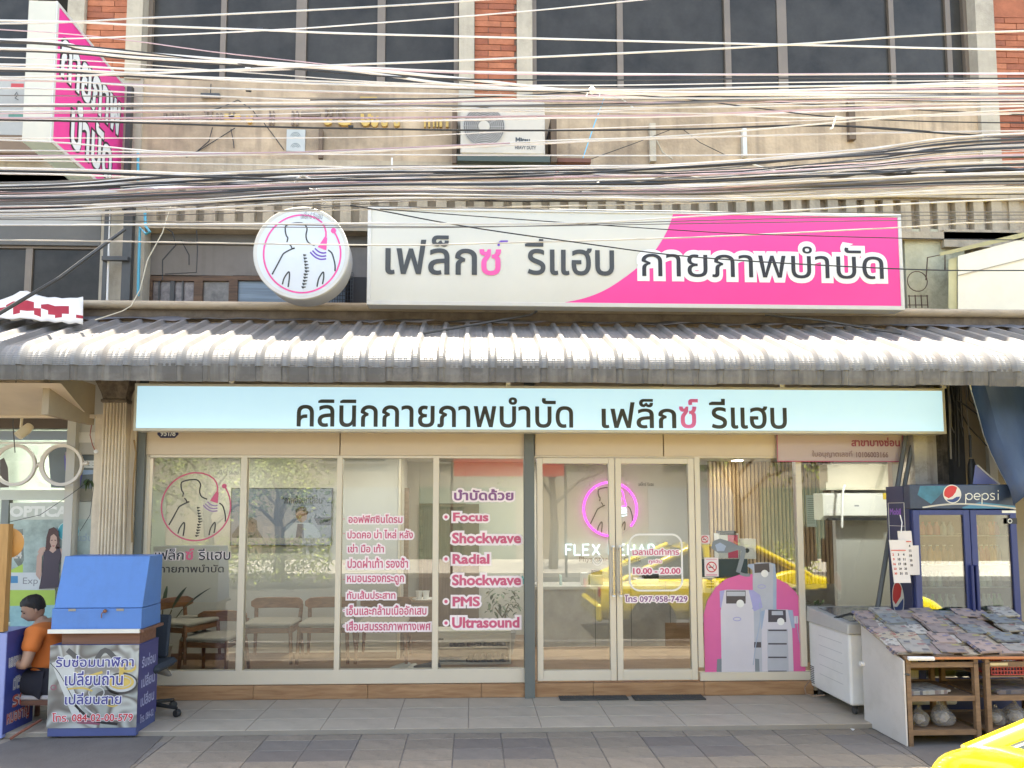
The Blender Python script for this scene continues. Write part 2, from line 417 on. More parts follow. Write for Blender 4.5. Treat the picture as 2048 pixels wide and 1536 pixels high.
# porch
porch = S(bx('porch_floor', M('porch_grout', (.27,.235,.19), .9), None, -9, 9, -.955, .02, GZ-.4, -.004))
dw, dd = .603, .305
xp = G(790/1.4027+240, 1412, 0)[0]-6*dw
for i in range(0, 22):
    for j in range(0, 4):
        yy = -.955+j*dd
        d_ = min(dd, .0-yy) if j == 3 else dd
        if d_ < .03: continue
        if -8.2 < xp+i*dw-2.5 < 8:
            put(tile_mesh(decktm[q.randrange(2)], dw, d_, (dw, round(d_, 3)), bev=.0015), 'tile', porch, (xp+i*dw-2.5*0-1.8, yy, q.uniform(-.0006, .0006)))

# ============================================================ upper building
bld = emp('shophouse', (0, .3, 0), 'weathered concrete shophouse with red brick pilasters and smoked upper windows behind the cables', 'building')
WY = .25
zt = 7.78  # unseen wall top, height shaped to place its shadow on the awning
zsill = P(990, 172, WY)[1]
zband = P(990, 385, WY)[1]      # bottom of the stucco apron
# windows row (recessed), aprons
def upper_wall():
    # stucco apron across, from band to sill
    bx('apron', stucco, bld, P(255,300,WY)[0], P(1992,300,WY)[0], WY, WY+.25, P(990,330,WY)[1], zsill)
    bx('ledge', stucco2, bld, P(-400,350,WY)[0], 12, WY-.05, WY+.3, zband, P(990,330,WY)[1]-.002)
upper_wall()
def pilaster(u0, u1, vb, ul, ur):
    """brick panel between two pale trims; bricks are single parts"""
    x0, x1 = P(u0, 100, WY)[0], P(u1, 100, WY)[0]; zb = P((u0+u1)/2, vb, WY)[1]
    core = bx('pilaster', mortar, bld, x0, x1, WY+.008, WY+.35, zb, zt)
    bw, bh, g = .28, .066, .007
    z = zb; r = 0; ztop = 7.15
    while z < ztop:
        off = (r % 2)*bw*.48; x = x0-off+.004
        while x < x1:
            a, b_ = max(x, x0+.002), min(x+bw-g, x1-.002)
            if b_-a > .03:
                k = q.randrange(3); dy = q.uniform(-.003, .003)
                B().box(a, b_, WY-.006+dy, WY+.02, z+g/2, z+bh-g/2).obj('brick', brickm[k], core)
            x += bw
        z += bh; r += 1
    if z < zt: bx('upper_brickwork', brickm[0], core, x0, x1, WY-.004, WY+.02, z+.005, zt)
    bx('trim', trimm, bld, P(ul, 100, WY)[0], x0-.002, WY-.05, WY+.35, zb-.02, zt)
    bx('trim', trimm, bld, x1+.002, P(ur, 100, WY)[0], WY-.05, WY+.35, zb-.02, zt)
pilaster(171, 255, 158, 137, 287)
pilaster(949, 1033, 197, 918, 1064)
pilaster(1985, 2090, 338, 1948, 2130)
bx('pier', trimm, bld, P(916,200,WY)[0], P(1066,200,WY)[0], WY-.03, WY+.24, P(990,330,WY)[1], P(990,199,WY)[1])
bx('pier', trimm, bld, P(1958,200,WY)[0], P(1990,200,WY)[0], WY-.03, WY+.24, P(990,330,WY)[1], P(990,180,WY)[1])
bx('pier', trimm, bld, P(232,200,WY)[0], P(287,200,WY)[0], WY-.03, WY+.24, P(250,360,WY)[1], P(250,160,WY)[1])
bx('backing_wall', stucco2, bld, P(1985,300,WY)[0], 14, WY+.02, WY+.3, P(1985,470,WY)[1], P(2000,338,WY)[1])
# windows of the upper floor
def upper_window(u0, u1, vb, bars, label=None, lean=0):
    x0, x1 = P(u0, 80, WY)[0], P(u1, 80, WY)[0]; zb = P((u0+u1)/2, vb, WY)[1]
    f = B().box(x0, x1, WY+.08, WY+.16, zb, zb+.05).box(x0, x1, WY+.08, WY+.16, 7.6, 7.66).box(x0, x0+.045, WY+.08, WY+.16, zb+.05, 7.6).box(x1-.045, x1, WY+.08, WY+.16, zb+.05, 7.6).obj('window', bronze, bld)
    xs = [x0+.045]
    for (ua, ub) in bars:
        a, b_ = P(ua, 80, WY)[0], P(ub, 80, WY)[0]
        bx('bar', bronze, f, a, b_, WY+.09, WY+.15, zb+.05, 7.6); xs += [a, b_]
    xs.append(x1-.045)
    for i in range(0, len(xs), 2):
        d = q.uniform(-.012, .012); t = q.uniform(-.01, .01)
        B().hexa([(xs[i],WY+.12+d,zb+.05),(xs[i+1],WY+.12+d+t,zb+.05),(xs[i+1],WY+.126+d+t,zb+.05),(xs[i],WY+.126+d,zb+.05)],
                 [(xs[i],WY+.12+d,7.6),(xs[i+1],WY+.12+d+t,7.6),(xs[i+1],WY+.126+d+t,7.6),(xs[i],WY+.126+d,7.6)]).obj('pane', darkglass, f)
    return f
upper_window(287, 916, 166, [(434,445),(587,608),(752,768)])
upper_window(1066, 1948, 180, [(1238,1250),(1456,1468),(1563,1582),(1790,1800),(1905,1915)])
upper_window(-260, 52, 152, [(-100,-85)])
bx('unseen_wall_top', stucco2, bld, -14, 14, WY+.0, WY+.3, 7.66, zt)
bx('side_wall', stucco2, bld, -14, P(-260,100,WY)[0], WY, WY+.3, 3.0, 7.66)
bx('side_wall', stucco2, bld, P(2128,100,WY)[0], 14, WY, WY+.3, P(1985,338,WY)[1], 7.66)
bx('unseen_roof_slab', stucco2, bld, -14, 14, WY+.0, 9, zt, zt+.1)
bx('rear_room_wall', M('dark_interior', (.06,.055,.05), .9), bld, -14, 14, WY+.45, WY+.5, 4.5, 7.7)
# fins band (row of small upright fins)
zf0, zf1 = P(990, 455, WY)[1], P(990, 392, WY)[1]
fb = bx('fin_band', M('fin_recess', (.33,.27,.20), .95, var=.2, dirt=.5), bld, P(285,430,WY)[0], 12, WY+.07, WY+.3, zf0, zband)
xf_ = P(292, 430, WY)[0]; pit = 39/197
fm = stucco2
n_f = 0
while xf_ < P(2075, 430, WY)[0]:
    h = q.uniform(-.004, .004)
    B().box(xf_, xf_+pit*.56, WY-.01+h, WY+.075, zf0+.0, zf1+.03).obj('fin', fm, fb); xf_ += pit; n_f += 1
bx('band_sill', stucco2, bld, P(285,470,WY)[0], 12, WY-.06, WY+.3, P(990,470,WY)[1], zf0-.002)
# middle recess between band and awning, behind the signs
RY = WY+.1
bx('lintel', M('grey_lintel', (.13,.125,.115), .8, var=.1), bld, P(-260,460,RY)[0], P(1812,460,RY)[0], RY-.02, RY+.15, P(600,492,RY)[1], P(600,470,RY)[1]-.004)
bx('recess_wall', M('brown_grey_plaster', (.20,.175,.15), .9, var=.12, vsc=2, dirt=.4, dcol=(.1,.085,.07), streak=.3), bld, P(290,500,RY)[0], P(1812,500,RY)[0], RY, RY+.15, P(600,553,RY)[1], P(600,492,RY)[1]-.002)
# small windows under it
wd = wood('old_window_wood', (.07,.04,.025), (.16,.09,.05), .7)
for (ua, ub, kind) in ((294,395,0),(395,465,1),(465,700,2)):
    a, b_, z0_, z1_ = pr(ua, 552, ub, 622, RY)
    f = B().box(a, b_, RY, RY+.06, z1_-.05, z1_).box(a, a+.05, RY, RY+.06, z0_, z1_-.05).box(b_-.04, b_, RY, RY+.06, z0_, z1_-.05).obj('window', wd, bld)
    bx('pane', [M('pane_pinkish', (.20,.17,.16), .25, var=.5, vsc=12), M('pane_green', (.17,.15,.13), .25, var=.5, vsc=6), M('pane_blue', (.17,.22,.26), .3, var=.45, vsc=1.2, stretch=(.4,1,14))][kind], f, a+.05, b_-.04, RY+.025, RY+.03, z0_, z1_-.05)
    if kind == 0:
        for k in range(3): bx('grille_bar', steel, f, a+.11+k*.12, a+.125+k*.12+(.03 if k == 1 else 0), RY+.005, RY+.02, z0_, z1_-.05)
# mullion wall & mesh right of the round sign
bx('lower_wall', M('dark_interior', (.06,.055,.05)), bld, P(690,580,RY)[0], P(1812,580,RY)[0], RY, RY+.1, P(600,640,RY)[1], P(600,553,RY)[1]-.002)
gx0, gx1, gz0, gz1 = pr(660, 545, 706, 606, RY-.03)
g_ = B()
for k in range(10): g_.box(gx0+(gx1-gx0)*k/9-.003, gx0+(gx1-gx0)*k/9+.003, RY-.035, RY-.03, gz0, gz1)
for k in range(9): g_.box(gx0, gx1, RY-.029, RY-.024, gz0+(gz1-gz0)*k/8-.003, gz0+(gz1-gz0)*k/8+.003)
o = g_.obj('wire_grille', steel, bld)
# right end: mossy pier, shaded soffit and pale roller shutter
a, b_, z0_, z1_ = pr(1800, 466, 1918, 632, RY)
bx('mossy_pier', moss, bld, a, b_, RY-.1, RY+.3, z0_, z1_)
bx('soffit_block', stucco2, bld, P(1868,480,RY)[0], P(2060,480,RY)[0], RY-.16, RY+.3, P(1990,506,RY)[1], P(1990,470,RY)[1]-.01)
sh = emp('side_shelter', (P(1980,560,0)[0], 0, P(1980,620,0)[1]), 'pale cream metal hoarding with sloped top edge above the awning, right of the long sign', 'shelter')
def Q3(u, v, Y): x, z = P(u, v, Y); return (x, Y, z)
cw = M('pale_cream_sheet', (.80,.76,.62), .5, var=.04, dirt=.25, dcol=(.6,.52,.3), dsc=1.2)
B().hexa([Q3(1916,625,-.12),Q3(2075,625,-.12),Q3(2075,625,-.08),Q3(1916,625,-.08)],[Q3(1916,512,-.12),Q3(2075,470,-.12),Q3(2075,470,-.08),Q3(1916,512,-.08)]).obj('sheet', cw, sh)
B().hexa([Q3(1880,512,-.14),Q3(2075,468,-.14),Q3(2075,468,-.05),Q3(1880,512,-.05)],[Q3(1880,505,-.14),Q3(2075,458,-.14),Q3(2075,458,-.05),Q3(1880,505,-.05)]).obj('edge_rail', M('mossy_rail', (.42,.38,.2), .8), sh)
B().hexa([Q3(1916,552,-.13),Q3(2075,512,-.13),Q3(2075,512,-.125),Q3(1916,552,-.125)],[Q3(1916,550,-.13),Q3(2075,510,-.13),Q3(2075,510,-.125),Q3(1916,550,-.125)]).obj('seam', trimm, sh)
B().hexa([Q3(1897,625,-.10),Q3(1914,625,-.10),Q3(1914,625,-.06),Q3(1897,625,-.06)],[Q3(1897,520,-.10),Q3(1914,514,-.10),Q3(1914,514,-.06),Q3(1897,520,-.06)]).obj('side_post', M('yellow_green_paint', (.5,.47,.27), .8, var=.15, dirt=.3), sh)
# left neighbour: smoked window, posts
LY = .2
nb = emp('neighbour_shophouse', (-5.2, .3, 0), 'left neighbour shophouse with smoked glass over the awning and cream ceiling below', 'building')
bx('pier', trimm, nb, P(205,400,LY)[0], P(292,400,LY)[0], LY, LY+.3, P(250,632,LY)[1], P(250,362,LY)[1])
bx('blind', M('white_blind', (.42,.41,.38), .7, var=.1, stretch=(1,1,6)), nb, P(-260,400,LY)[0], P(204,400,LY)[0], LY, LY+.1, P(100,450,LY)[1], P(100,345,LY)[1])
bx('lintel', M('grey_lintel', (.13,.125,.115)), nb, P(-260,400,LY)[0], P(204,400,LY)[0], LY+.002, LY+.12, P(100,490,LY)[1], P(100,450,LY)[1]-.002)
fr = bx('window', bronze, nb, P(-260,400,LY)[0], P(205,400,LY)[0], LY+.03, LY+.1, P(100,495,LY)[1], P(100,490,LY)[1]-.002)
for ua, ub in ((-100,48),(62,203)):
    bx('pane', darkglass, fr, P(ua,500,LY)[0], P(ub,500,LY)[0], LY+.05, LY+.06, P(100,640,LY)[1], P(100,495,LY)[1]-.002)
bx('bar', bronze, fr, P(48,500,LY)[0], P(62,500,LY)[0], LY+.03, LY+.09, P(100,640,LY)[1], P(100,495,LY)[1]-.002)
bx('apron', stucco2, nb, P(-260,250,LY)[0], P(135,250,LY)[0], LY+.05, LY+.3, P(100,345,LY)[1], P(20,152,WY)[1])
bx('eave_board', M('brown_board', (.22,.15,.1), .8), nb, P(-260,300,LY)[0], P(88,300,LY)[0], LY-.12, LY, P(20,318,LY)[1], P(20,282,LY)[1])
# posts and pipes around the left pier
def tub(name, pts, r, m, label, cat, group=None, Y=None, n=6):
    pp = [(P(u, v, y)[0], y, P(u, v, y)[1]) for u, v, y in pts]
    o = B().tube(pp, r, n).obj(name, m, smooth=True); return T(o, label, cat, group)
def beam(name, m, u0, v0, u1, v1, Y, d, label, cat, group=None):
    return T(pb(name, m, None, u0, v0, u1, v1, Y, d), label, cat, group)
beam('steel_post', steel, 249, 170, 258, 420, .1, .06, 'thin dark steel post behind the pink projecting sign', 'post')
beam('steel_post', steel, 244, 410, 262, 625, .1, .06, 'dark steel post below the cables, right one of the pair left of the round sign', 'post')
beam('steel_post', steel, 206, 415, 214, 600, .1, .05, 'dark steel post below the cables, left one of the pair left of the round sign', 'post')
beam('steel_bracket', steel, 203, 512, 255, 520, .06, .04, 'short dark steel arm across the two posts left of the round sign', 'bracket')
tub('drain_pipe', [(218,420,.12),(216,520,.12),(213,628,.12)], .013, white, 'thin white drain pipe beside the left steel post', 'pipe')
blue = M('blue_pvc', (.06,.33,.45), .4)
tub('water_pipe', [(276,300,.14),(276,405,.14)], .013, blue, 'blue water pipe on the stucco right of the pink projecting sign', 'pipe')
tub('water_pipe', [(290,425,.08),(291,452,.06),(300,464,.05),(292,468,.05),(280,455,.06),(279,480,.08),(276,592,.1)], .014, blue, 'blue water pipe with a bent loop left of the round sign', 'pipe')
tub('blue_strap', [(1208,198,.1),(1190,245,.1),(1166,316,.1)], .006, M('blue_strap', (.1,.45,.7), .5), 'bright blue strap hanging on the wall right of the air conditioner', 'strap')
tub('dark_wire', [(325,560,.2),(325,520,.2),(352,490,.2),(345,465,.2),(330,455,.2)], .006, black, 'dark wire curling on the brown wall left of the round sign', 'wire')
tub('dark_wire', [(362,480,.2),(378,510,.2),(378,530,.2)], .006, black, 'short hooked dark wire on the brown wall left of the round sign', 'wire')
tub('dark_wire', [(393,460,.2),(395,500,.2),(393,545,.2),(330,548,.2)], .005, black, 'dark wire making a square bend on the wall by the round sign', 'wire')
# beam along the wall above the awning
bmt = M('cream_beam', (.42,.34,.24), .8, var=.12, dirt=.6, dcol=(.12,.09,.06), dsc=5, stretch=(1,1,4))
ab = emp('wall_beam', (0, -.1, P(1000,620,-.1)[1]), 'stained cream round beam running above the corrugated awning', 'beam')
a, zz = P(84, 612, -.12); b_ = 8.2
B().lathe((0,0,0), [(.042, 0), (.042, b_-a)], 12, 'x').xf(Matrix.Translation((a, -.12, P(990,617,-.12)[1]))).obj('beam_tube', bmt, ab, smooth=True)
bx('beam_board', M('dirty_board', (.17,.135,.1), .9, var=.25, vsc=8, dirt=.7, dcol=(.05,.04,.03), dsc=7), ab, a, b_, -.1, -.05, P(990,647,-.1)[1], P(990,622,-.1)[1])

# ============================================================ awning
aw = emp('corrugated_awning', (0, -.7, 2.9), 'dark grey corrugated metal awning with curved front edge across the shopfront', 'awning')
awm = M('awning_steel', (.20,.20,.20), .42, metal=.12, var=.18, vsc=3, dirt=.35, dcol=(.26,.19,.13), dsc=5, bump=.05, bsc=20, streak=.2)
lip = M('awning_lip_steel', (.115,.105,.095), .55, metal=.2, var=.2, vsc=4, dirt=.4, dcol=(.3,.28,.25), dsc=4, streak=.5)
yA0, zA0 = -.15, 3.575
yB, zB = -1.12, 3.115
prof = [(yA0, zA0)]
for k in range(1, 5): prof.append((yA0+(yB-yA0)*k/4, zA0+(zB-zA0)*k/4))
ang0 = math.atan2(zB-zA0, yB-yA0)    # direction of travel
r_ = .19; cx_, cz_ = yB+r_*math.sin(.44)*0+0, 0
# curve: turn from slope to vertical with many fine crimps
th0 = math.atan2(zA0-zB, yB*-1+yA0)   # slope angle below horizontal
th = th0; y, z = yB, zB; steps = 14; crimps = []
L_arc = r_*(math.pi/2-th0+.05)
for k in range(steps*2):
    th = th0+(math.pi/2-th0+.05)*(k+.5)/(steps*2)
    y -= math.cos(th)*L_arc/(steps*2); z -= math.sin(th)*L_arc/(steps*2)
    crimps.append((y, z, th, (k % 2)))
pitch = .2085
xr0 = P(84, 720, -1.3)[0]-22*pitch
def rib_profile(x):   # height above the pan for x in [0,pitch)
    pass
cross = [(-.038, 0), (-.015, .033), (.015, .033), (.038, 0), (.07, 0), (.078, .004), (.088, .004), (.096, 0), (.115, 0), (.123, .004), (.133, .004), (.141, 0)]
nrib = int(17.2/pitch)
SH = 4
for s0 in range(0, nrib, SH):     # one sheet every four ribs, each its own part
    xs = []
    for k in range(SH):
        for (dx, h) in cross: xs.append((xr0+(s0+k)*pitch+dx, h))
    xs.append((xr0+(s0+SH)*pitch-.036, 0)); xs.append((xr0+(s0+SH)*pitch-.016, .022))
    lift = q.uniform(0, .004); rows = []
    wob = [q.uniform(-.004, .004) for _ in xs]
    for (yy, zz) in prof:
        n_ = Vector((math.sin(th0)*-1, math.cos(th0)))
        rows.append([(x, yy-math.sin(th0)*(h+lift), zz+math.cos(th0)*(h+lift)+(wob[i]*.6 if h == 0 else 0)) for i, (x, h) in enumerate(xs)])
    for (yy, zz, t_, c) in crimps:
        e_ = .0022 if c else 0
        rows.append([(x, yy-math.sin(t_)*(h+lift+e_*(1 if h < .02 else .5)), zz+math.cos(t_)*(h+lift+e_*(1 if h < .02 else .5))) for i, (x, h) in enumerate(xs)])
    b = B(); n = len(xs); b.loft(rows, cap=False, close=False)
    o = b.obj('roof_sheet', awm, aw); 
    md = o.modifiers.new('thickness', 'SOLIDIFY'); md.thickness = .0012
yE, zE = crimps[-1][0], crimps[-1][1]
# plain lip below the crimps: separate flashing pieces with ribs
x = xr0; k = 0
while x < xr0+nrib*pitch:
    w_ = pitch*q.choice((1, 2, 2, 3)); zb = P(990, 765, yE)[1]+q.uniform(-.008, .006)
    b = B(); n_ = int(round(w_/pitch))
    pts = []
    for j in range(n_):
        xb = x+j*pitch
        pts += [(xb-.03, 0), (xb-.014, -.016), (xb+.014, -.016), (xb+.03, 0), (xb+pitch*.5, .002)]
    pts.append((x+n_*pitch-.032, 0))
    yj = q.uniform(-.004, .002)
    rows = [[(px_, yE-.004+py_+yj, zE+.02) for px_, py_ in pts], [(px_, yE-.003+py_+yj, (zE+zb)/2) for px_, py_ in pts], [(px_, yE+.004+py_*.9+yj, zb) for px_, py_ in pts]]
    o = b.loft(rows, cap=False, close=False).obj('front_flashing', lip, aw); md = o.modifiers.new('thickness', 'SOLIDIFY'); md.thickness = .0012
    x += w_; k += 1
# roofing screws on the ribs near the curve
scr = M('screw_zinc', (.45,.45,.44), .35, metal=.7); me_s = None
for k in range(nrib):
    xs_r = xr0+k*pitch
    if not -5.6 < xs_r < 5.6: continue
    o = B().lathe((0,0,0), [(.009, 0), (.009, .004), (.005, .006), (.005, .011), (.0001, .011)], 8).obj('screw', scr, aw) if me_s is None else None
    if o is None: o = bpy.data.objects.new('screw', me_s); COL.objects.link(o); child(o, aw)
    me_s = o.data; o.location = (xs_r, -1.02+.004*(k % 3), 3.115+.10*(zA0-zB)/(yA0-yB)+.0335)
# purlins and brackets under the awning
for yy in (-.35, -.75, -1.15):
    zz = zA0+(zB-zA0)*(yA0-yy)/(yA0-yB)
    bx('purlin', steel, aw, xr0, xr0+nrib*pitch, yy-.02, yy+.02, zz-.06, zz-.015)
for xx in (-4.6, -2.2, 1.2, 4.4):
    B().tube([(xx, -.05, 3.42), (xx, -1.2, 2.95)], .018, 4).obj('rafter', steel, aw)
# ragged flashing at the wall
b = B(); top, bot, mid = [], [], []
n = 110
for i in range(n+1):
    xx = xr0+nrib*pitch*i/n
    top.append((xx, -.055, 3.66+q.uniform(-.012, .008))); mid.append((xx, -.13, 3.625+q.uniform(-.012, .02))); bot.append((xx, -.19, 3.59+q.uniform(-.01, .03)))
o = b.loft([top, mid, bot], cap=False, close=False).obj('wall_flashing', M('flashing_lead', (.13,.135,.15), .5, metal=.3, var=.25, vsc=6), aw)
md = o.modifiers.new('thickness', 'SOLIDIFY'); md.thickness = .0015
# loose rods on the awning
tub('loose_rod', [(840,668,-.65),(1060,630,-.25),(1074,622,-.2)], .011, steel, 'dark steel rod lying across the awning under the long sign, bent up at its end', 'rod')
tub('loose_rod', [(1530,630,-.25),(1640,640,-.35),(1803,668,-.6)], .010, steel, 'dark steel rod lying on the right part of the awning', 'rod')
tub('support_rod', [(-40,650,-1.0),(120,555,-.8),(250,458,-.5)], .016, steel, 'dark diagonal steel stay from the awning up to the post at left', 'rod')
tub('grey_conduit', [(125,632,-.2),(128,612,-.22),(140,598,-.24),(155,598,-.22),(163,608,-.2)], .014, M('grey_conduit', (.5,.5,.47), .5), 'bent grey conduit standing by the beam at left', 'pipe')
tub('rope', [(345,400,-.2),(325,465,-.2),(295,520,-.2),(280,580,-.25),(262,612,-.3),(245,622,-.35),(215,632,-.5),(190,640,-.6)], .005, M('cream_rope', (.6,.55,.42), .8), 'frayed cream rope hanging down onto the awning at left', 'rope')
# red and white cloth on the awning
b = B(); rows = []
for j in range(7):
    row = []
    for i in range(15):
        u = -30+i*14; v = 600+j*7-18*math.exp(-((u-45)/45)**2)*(1-j/7)+q.uniform(-3, 3)+(i-7)*1.0*(j-3)*.3
        row.append(Q3(u, v, -.25-.06*j+q.uniform(-.03, .03)))
    rows.append(row)
clo = b.loft(rows, cap=False, close=False); 
for i in range(len(b.f)): b.mi[i] = 1 if ((i//14) in (2, 3) and (i % 14) > 1 and (i % 14) < 12 and (i*7) % 5 != 0) or ((i//14) == 4 and i % 3 == 0) else 0
o = b.obj('bundled_cloth', [M('white_cloth', (.72,.7,.66), .9), M('red_cloth', (.35,.02,.04), .9)], smooth=True); md = o.modifiers.new('thickness', 'SOLIDIFY'); md.thickness = .004
T(o, 'crumpled white and red cloth lying on the left end of the awning', 'cloth')
# ============================================================ signs on the facade
pink = M('sign_pink', (.82,.055,.30), .35, var=.02)
signwhite = M('sign_cream_white', (.62,.61,.53), .35, var=.02, dirt=.12, dcol=(.5,.48,.4), dsc=.8)
signframe = M('sign_frame', (.62,.61,.56), .4, metal=.1, var=.05, dirt=.2, dcol=(.4,.38,.33))
ink = M('sign_black', (.022,.022,.026), .4)
inkgrey = M('sign_charcoal', (.05,.055,.055), .4)
purple = M('sign_purple', (.14,.06,.42), .4)
sw = M('sign_white', (.78,.80,.78), .35, var=.01)
hot = M('logo_pink', (.85,.10,.36), .4)

def logo(parent, box, Y, mk, mp, mpu, wk, wp, spine=True, waves=True, frame=None, cone=True):
    """outline figure seen from behind inside a ring; box in world units; design units taken from the round sign"""
    x0, x1, z0, z1 = box
    def f(p): return (x0+(p[0]-320)/1100*(x1-x0), z1-(p[1]-235)/1055*(z1-z0))
    sc = (x1-x0)/1100
    def line(pts, wd, m, name, closed=False, sm=True):
        pts = smooth_pts(pts, 4) if sm else pts
        b = B(); ribbon(b, [f(p) for p in pts], wd*sc, Y, closed); return b.obj(name, m, parent)
    cx, cy, rr = 870, 765, 535
    ring = [(cx+rr*math.cos(R(a)), cy+rr*1.0*math.sin(R(a))) for a in range(-38, 263+360-360, 6)]
    ring = [(cx+rr*math.cos(R(a)), cy+rr*math.sin(R(a))) for a in range(-37, 270, 5)]
    ring += [(950,238),(1050,270),(1130,325),(1175,390),(1195,460),(1195,540)]
    line(ring, wp, mp, 'ring', sm=False)
    if cone: b = B(); b.prism([f(p) for p in [(1180,525),(1215,545),(1205,715),(1085,672)]], Y, Y-.0015); b.obj('probe', mp, parent)
    b = B(); b.prism([f((1300+38*math.cos(R(a)), 442+38*math.sin(R(a)))) for a in range(0, 360, 30)], Y, Y-.0015); b.obj('ring_end', mp, parent)
    b = B()
    def add(pts, sm=True):
        pts = smooth_pts(pts, 4) if sm else pts
        ribbon(b, [f(p) for p in pts], wk*sc, Y)
    add([(1040,650),(960,615),(925,560),(918,500),(930,430),(915,385),(870,345),(790,340),(700,355),(635,385),(628,450),(645,520),(665,550),(655,610)])
    add([(685,630),(715,665),(725,695),(765,690)], False)
    add([(765,690),(720,705),(620,760),(585,810),(540,900),(460,1055)])
    add([(1230,710),(1280,750),(1310,830),(1330,920),(1330,1000)])
    add([(605,1190),(625,1110),(670,1035),(695,1020),(700,1090),(685,1225)])
    add([(1085,1215),(1105,1110),(1150,1030),(1172,1020),(1175,1090),(1160,1180)])
    b.obj('figure_outline', mk, parent)
    if spine:
        b = B()
        for k in range(11):
            yy = 770+k*44; xx = 905+25*math.sin((k-1)/3.2)-(k*2.5 if k > 5 else 0)
            hh = 20; ww = 34+3*k if k < 6 else 46
            b.prism([f(p) for p in [(xx-ww*.4,yy),(xx+ww,yy+8),(xx+ww*.8,yy+hh),(xx+ww*.3,yy+hh+4),(xx+ww*.1,yy+hh+18),(xx-ww*.35,yy+hh)]], Y, Y-.0012)
        b.obj('spine', mk, parent)
    if waves:
        b = B()
        for pts in ([(1045,690),(1100,735),(1155,752),(1205,745)], [(1012,720),(1070,775),(1140,797),(1205,790)], [(980,742),(1045,805),(1120,838),(1205,832)]):
            ribbon(b, [f(p) for p in smooth_pts(pts, 4)], wk*1.05*sc, Y)
        b.obj('waves', mpu, parent)

# ---- long lightbox sign
SY = -.42
s1 = emp('long_sign', (P(1270,520,SY)[0], SY, P(1270,612,SY)[1]), 'long white and pink lightbox sign with dark and outlined Thai lettering above the awning', 'sign')
c = [Q3(733,608,SY),Q3(1809,620,SY),Q3(1805,426,SY),Q3(735,417,SY)]
zb_, zt_ = (c[0][2]+c[1][2])/2, (c[2][2]+c[3][2])/2; xl, xr = c[0][0]+.005, c[1][0]
bx('case', signframe, s1, xl, xr, SY+.012, SY+.15, zb_, zt_, .004)
fw = .04
for nm, a in (('frame_rail', (xl-.004, xr+.004, SY-.006, SY+.03, zb_-.004, zb_+.035)), ('frame_rail', (xl-.004, xr+.004, SY-.006, SY+.03, zt_-.028, zt_+.004)),
              ('frame_rail', (xl-.004, xl+.03, SY-.006, SY+.03, zb_+.035, zt_-.028)), ('frame_rail', (xr-.03, xr+.004, SY-.006, SY+.03, zb_+.035, zt_-.028))):
    bx(nm, signframe, s1, *a, bevel=.003)
bx('face', signwhite, s1, xl+.03, xr-.03, SY+.004, SY+.011, zb_+.035, zt_-.028)
ax, az = P(1345, 430, SY); ex, ez = P(1125, 604, SY)
cur = [P(u, v, SY) for u, v in [(1346,430),(1335,460),(1318,490),(1300,513),(1275,535),(1245,558),(1210,580),(1170,596),(1128,605)]]
cur = smooth_pts(cur, 4); cur[0] = (cur[0][0], zt_-.028); cur[-1] = (cur[-1][0], zb_+.035)
B().prism(cur+[(xr-.03, zb_+.035), (xr-.03, zt_-.028)], SY+.004, SY+.0015).obj('pink_field', pink, s1)
def Lt(body, u0, v0, u1, v1, Y, m, parent, name='lettering', off=.002, **k):
    return lettering(name, body, pr(u0, v0, u1, v1, Y), Y-off, m, parent, **k)
fc = SY+.003
Lt('เฟล็ก', 771, 471, 954, 550, fc, inkgrey, s1, bold=.012)
Lt('ซ', 959, 499, 1002, 551, fc, hot, s1, bold=.012)
b = B(); ribbon(b, [P(u, v, fc-.003) for u, v in [(997,492),(998,486),(1002,483),(1016,483)]], .022, fc-.003); b.obj('tone_mark', purple, s1)
Lt('รีแฮบ', 1050, 479, 1228, 551, fc, inkgrey, s1, bold=.012)
Lt('กายภาพบำบัด', 1273, 482, 1774, 566, fc, sw, s1, bold=.09)
Lt('กายภาพบำบัด', 1283, 492, 1766, 556, fc-.003, ink, s1, bold=-.0)
# ---- round sign
rs = emp('round_sign', (P(610,510,SY)[0], SY, P(610,605,SY)[1]), 'round white lightbox sign with ringed back-and-spine emblem, left of the long sign', 'sign')
cx, cz = P(603, 507, -.6); RY2 = -.60
rr = (P(697,511,RY2)[0]-P(508,511,RY2)[0])/2
shell = M('round_sign_shell', (.50,.50,.50), .45, metal=.1, var=.05)
B().lathe((cx, 0, cz), [(rr-.012, RY2-.012), (rr+.004, RY2-.008), (rr+.004, RY2+.02), (rr-.004, RY2+.022), (rr-.004, RY2+.24), (rr-.1, RY2+.25)], 72, 'y').obj('case', shell, rs, smooth=True)
B().lathe((cx, 0, cz), [(rr-.03, RY2-.013), (rr-.0, RY2-.02), (rr+.006, RY2-.012), (rr+.006, RY2+.01)], 72, 'y').obj('rim', signframe, rs, smooth=True)
B().lathe((cx, 0, cz), [(.0001, RY2-.0135), (rr-.03, RY2-.0135), (rr-.03, RY2-.010)], 72, 'y').obj('face', M('round_sign_face', (.66,.72,.76), .3, var=.03, vsc=2), rs)
logo(rs, pr(526, 432, 684, 585, RY2), RY2-.0150, inkgrey, hot, purple, 20, 24)
Lt('เฟล็กซ์ รีแฮบ', 602, 424, 645, 438, RY2-.0145, M('mid_grey_ink', (.25,.25,.25), .5), rs, off=.001, name='small_lettering')
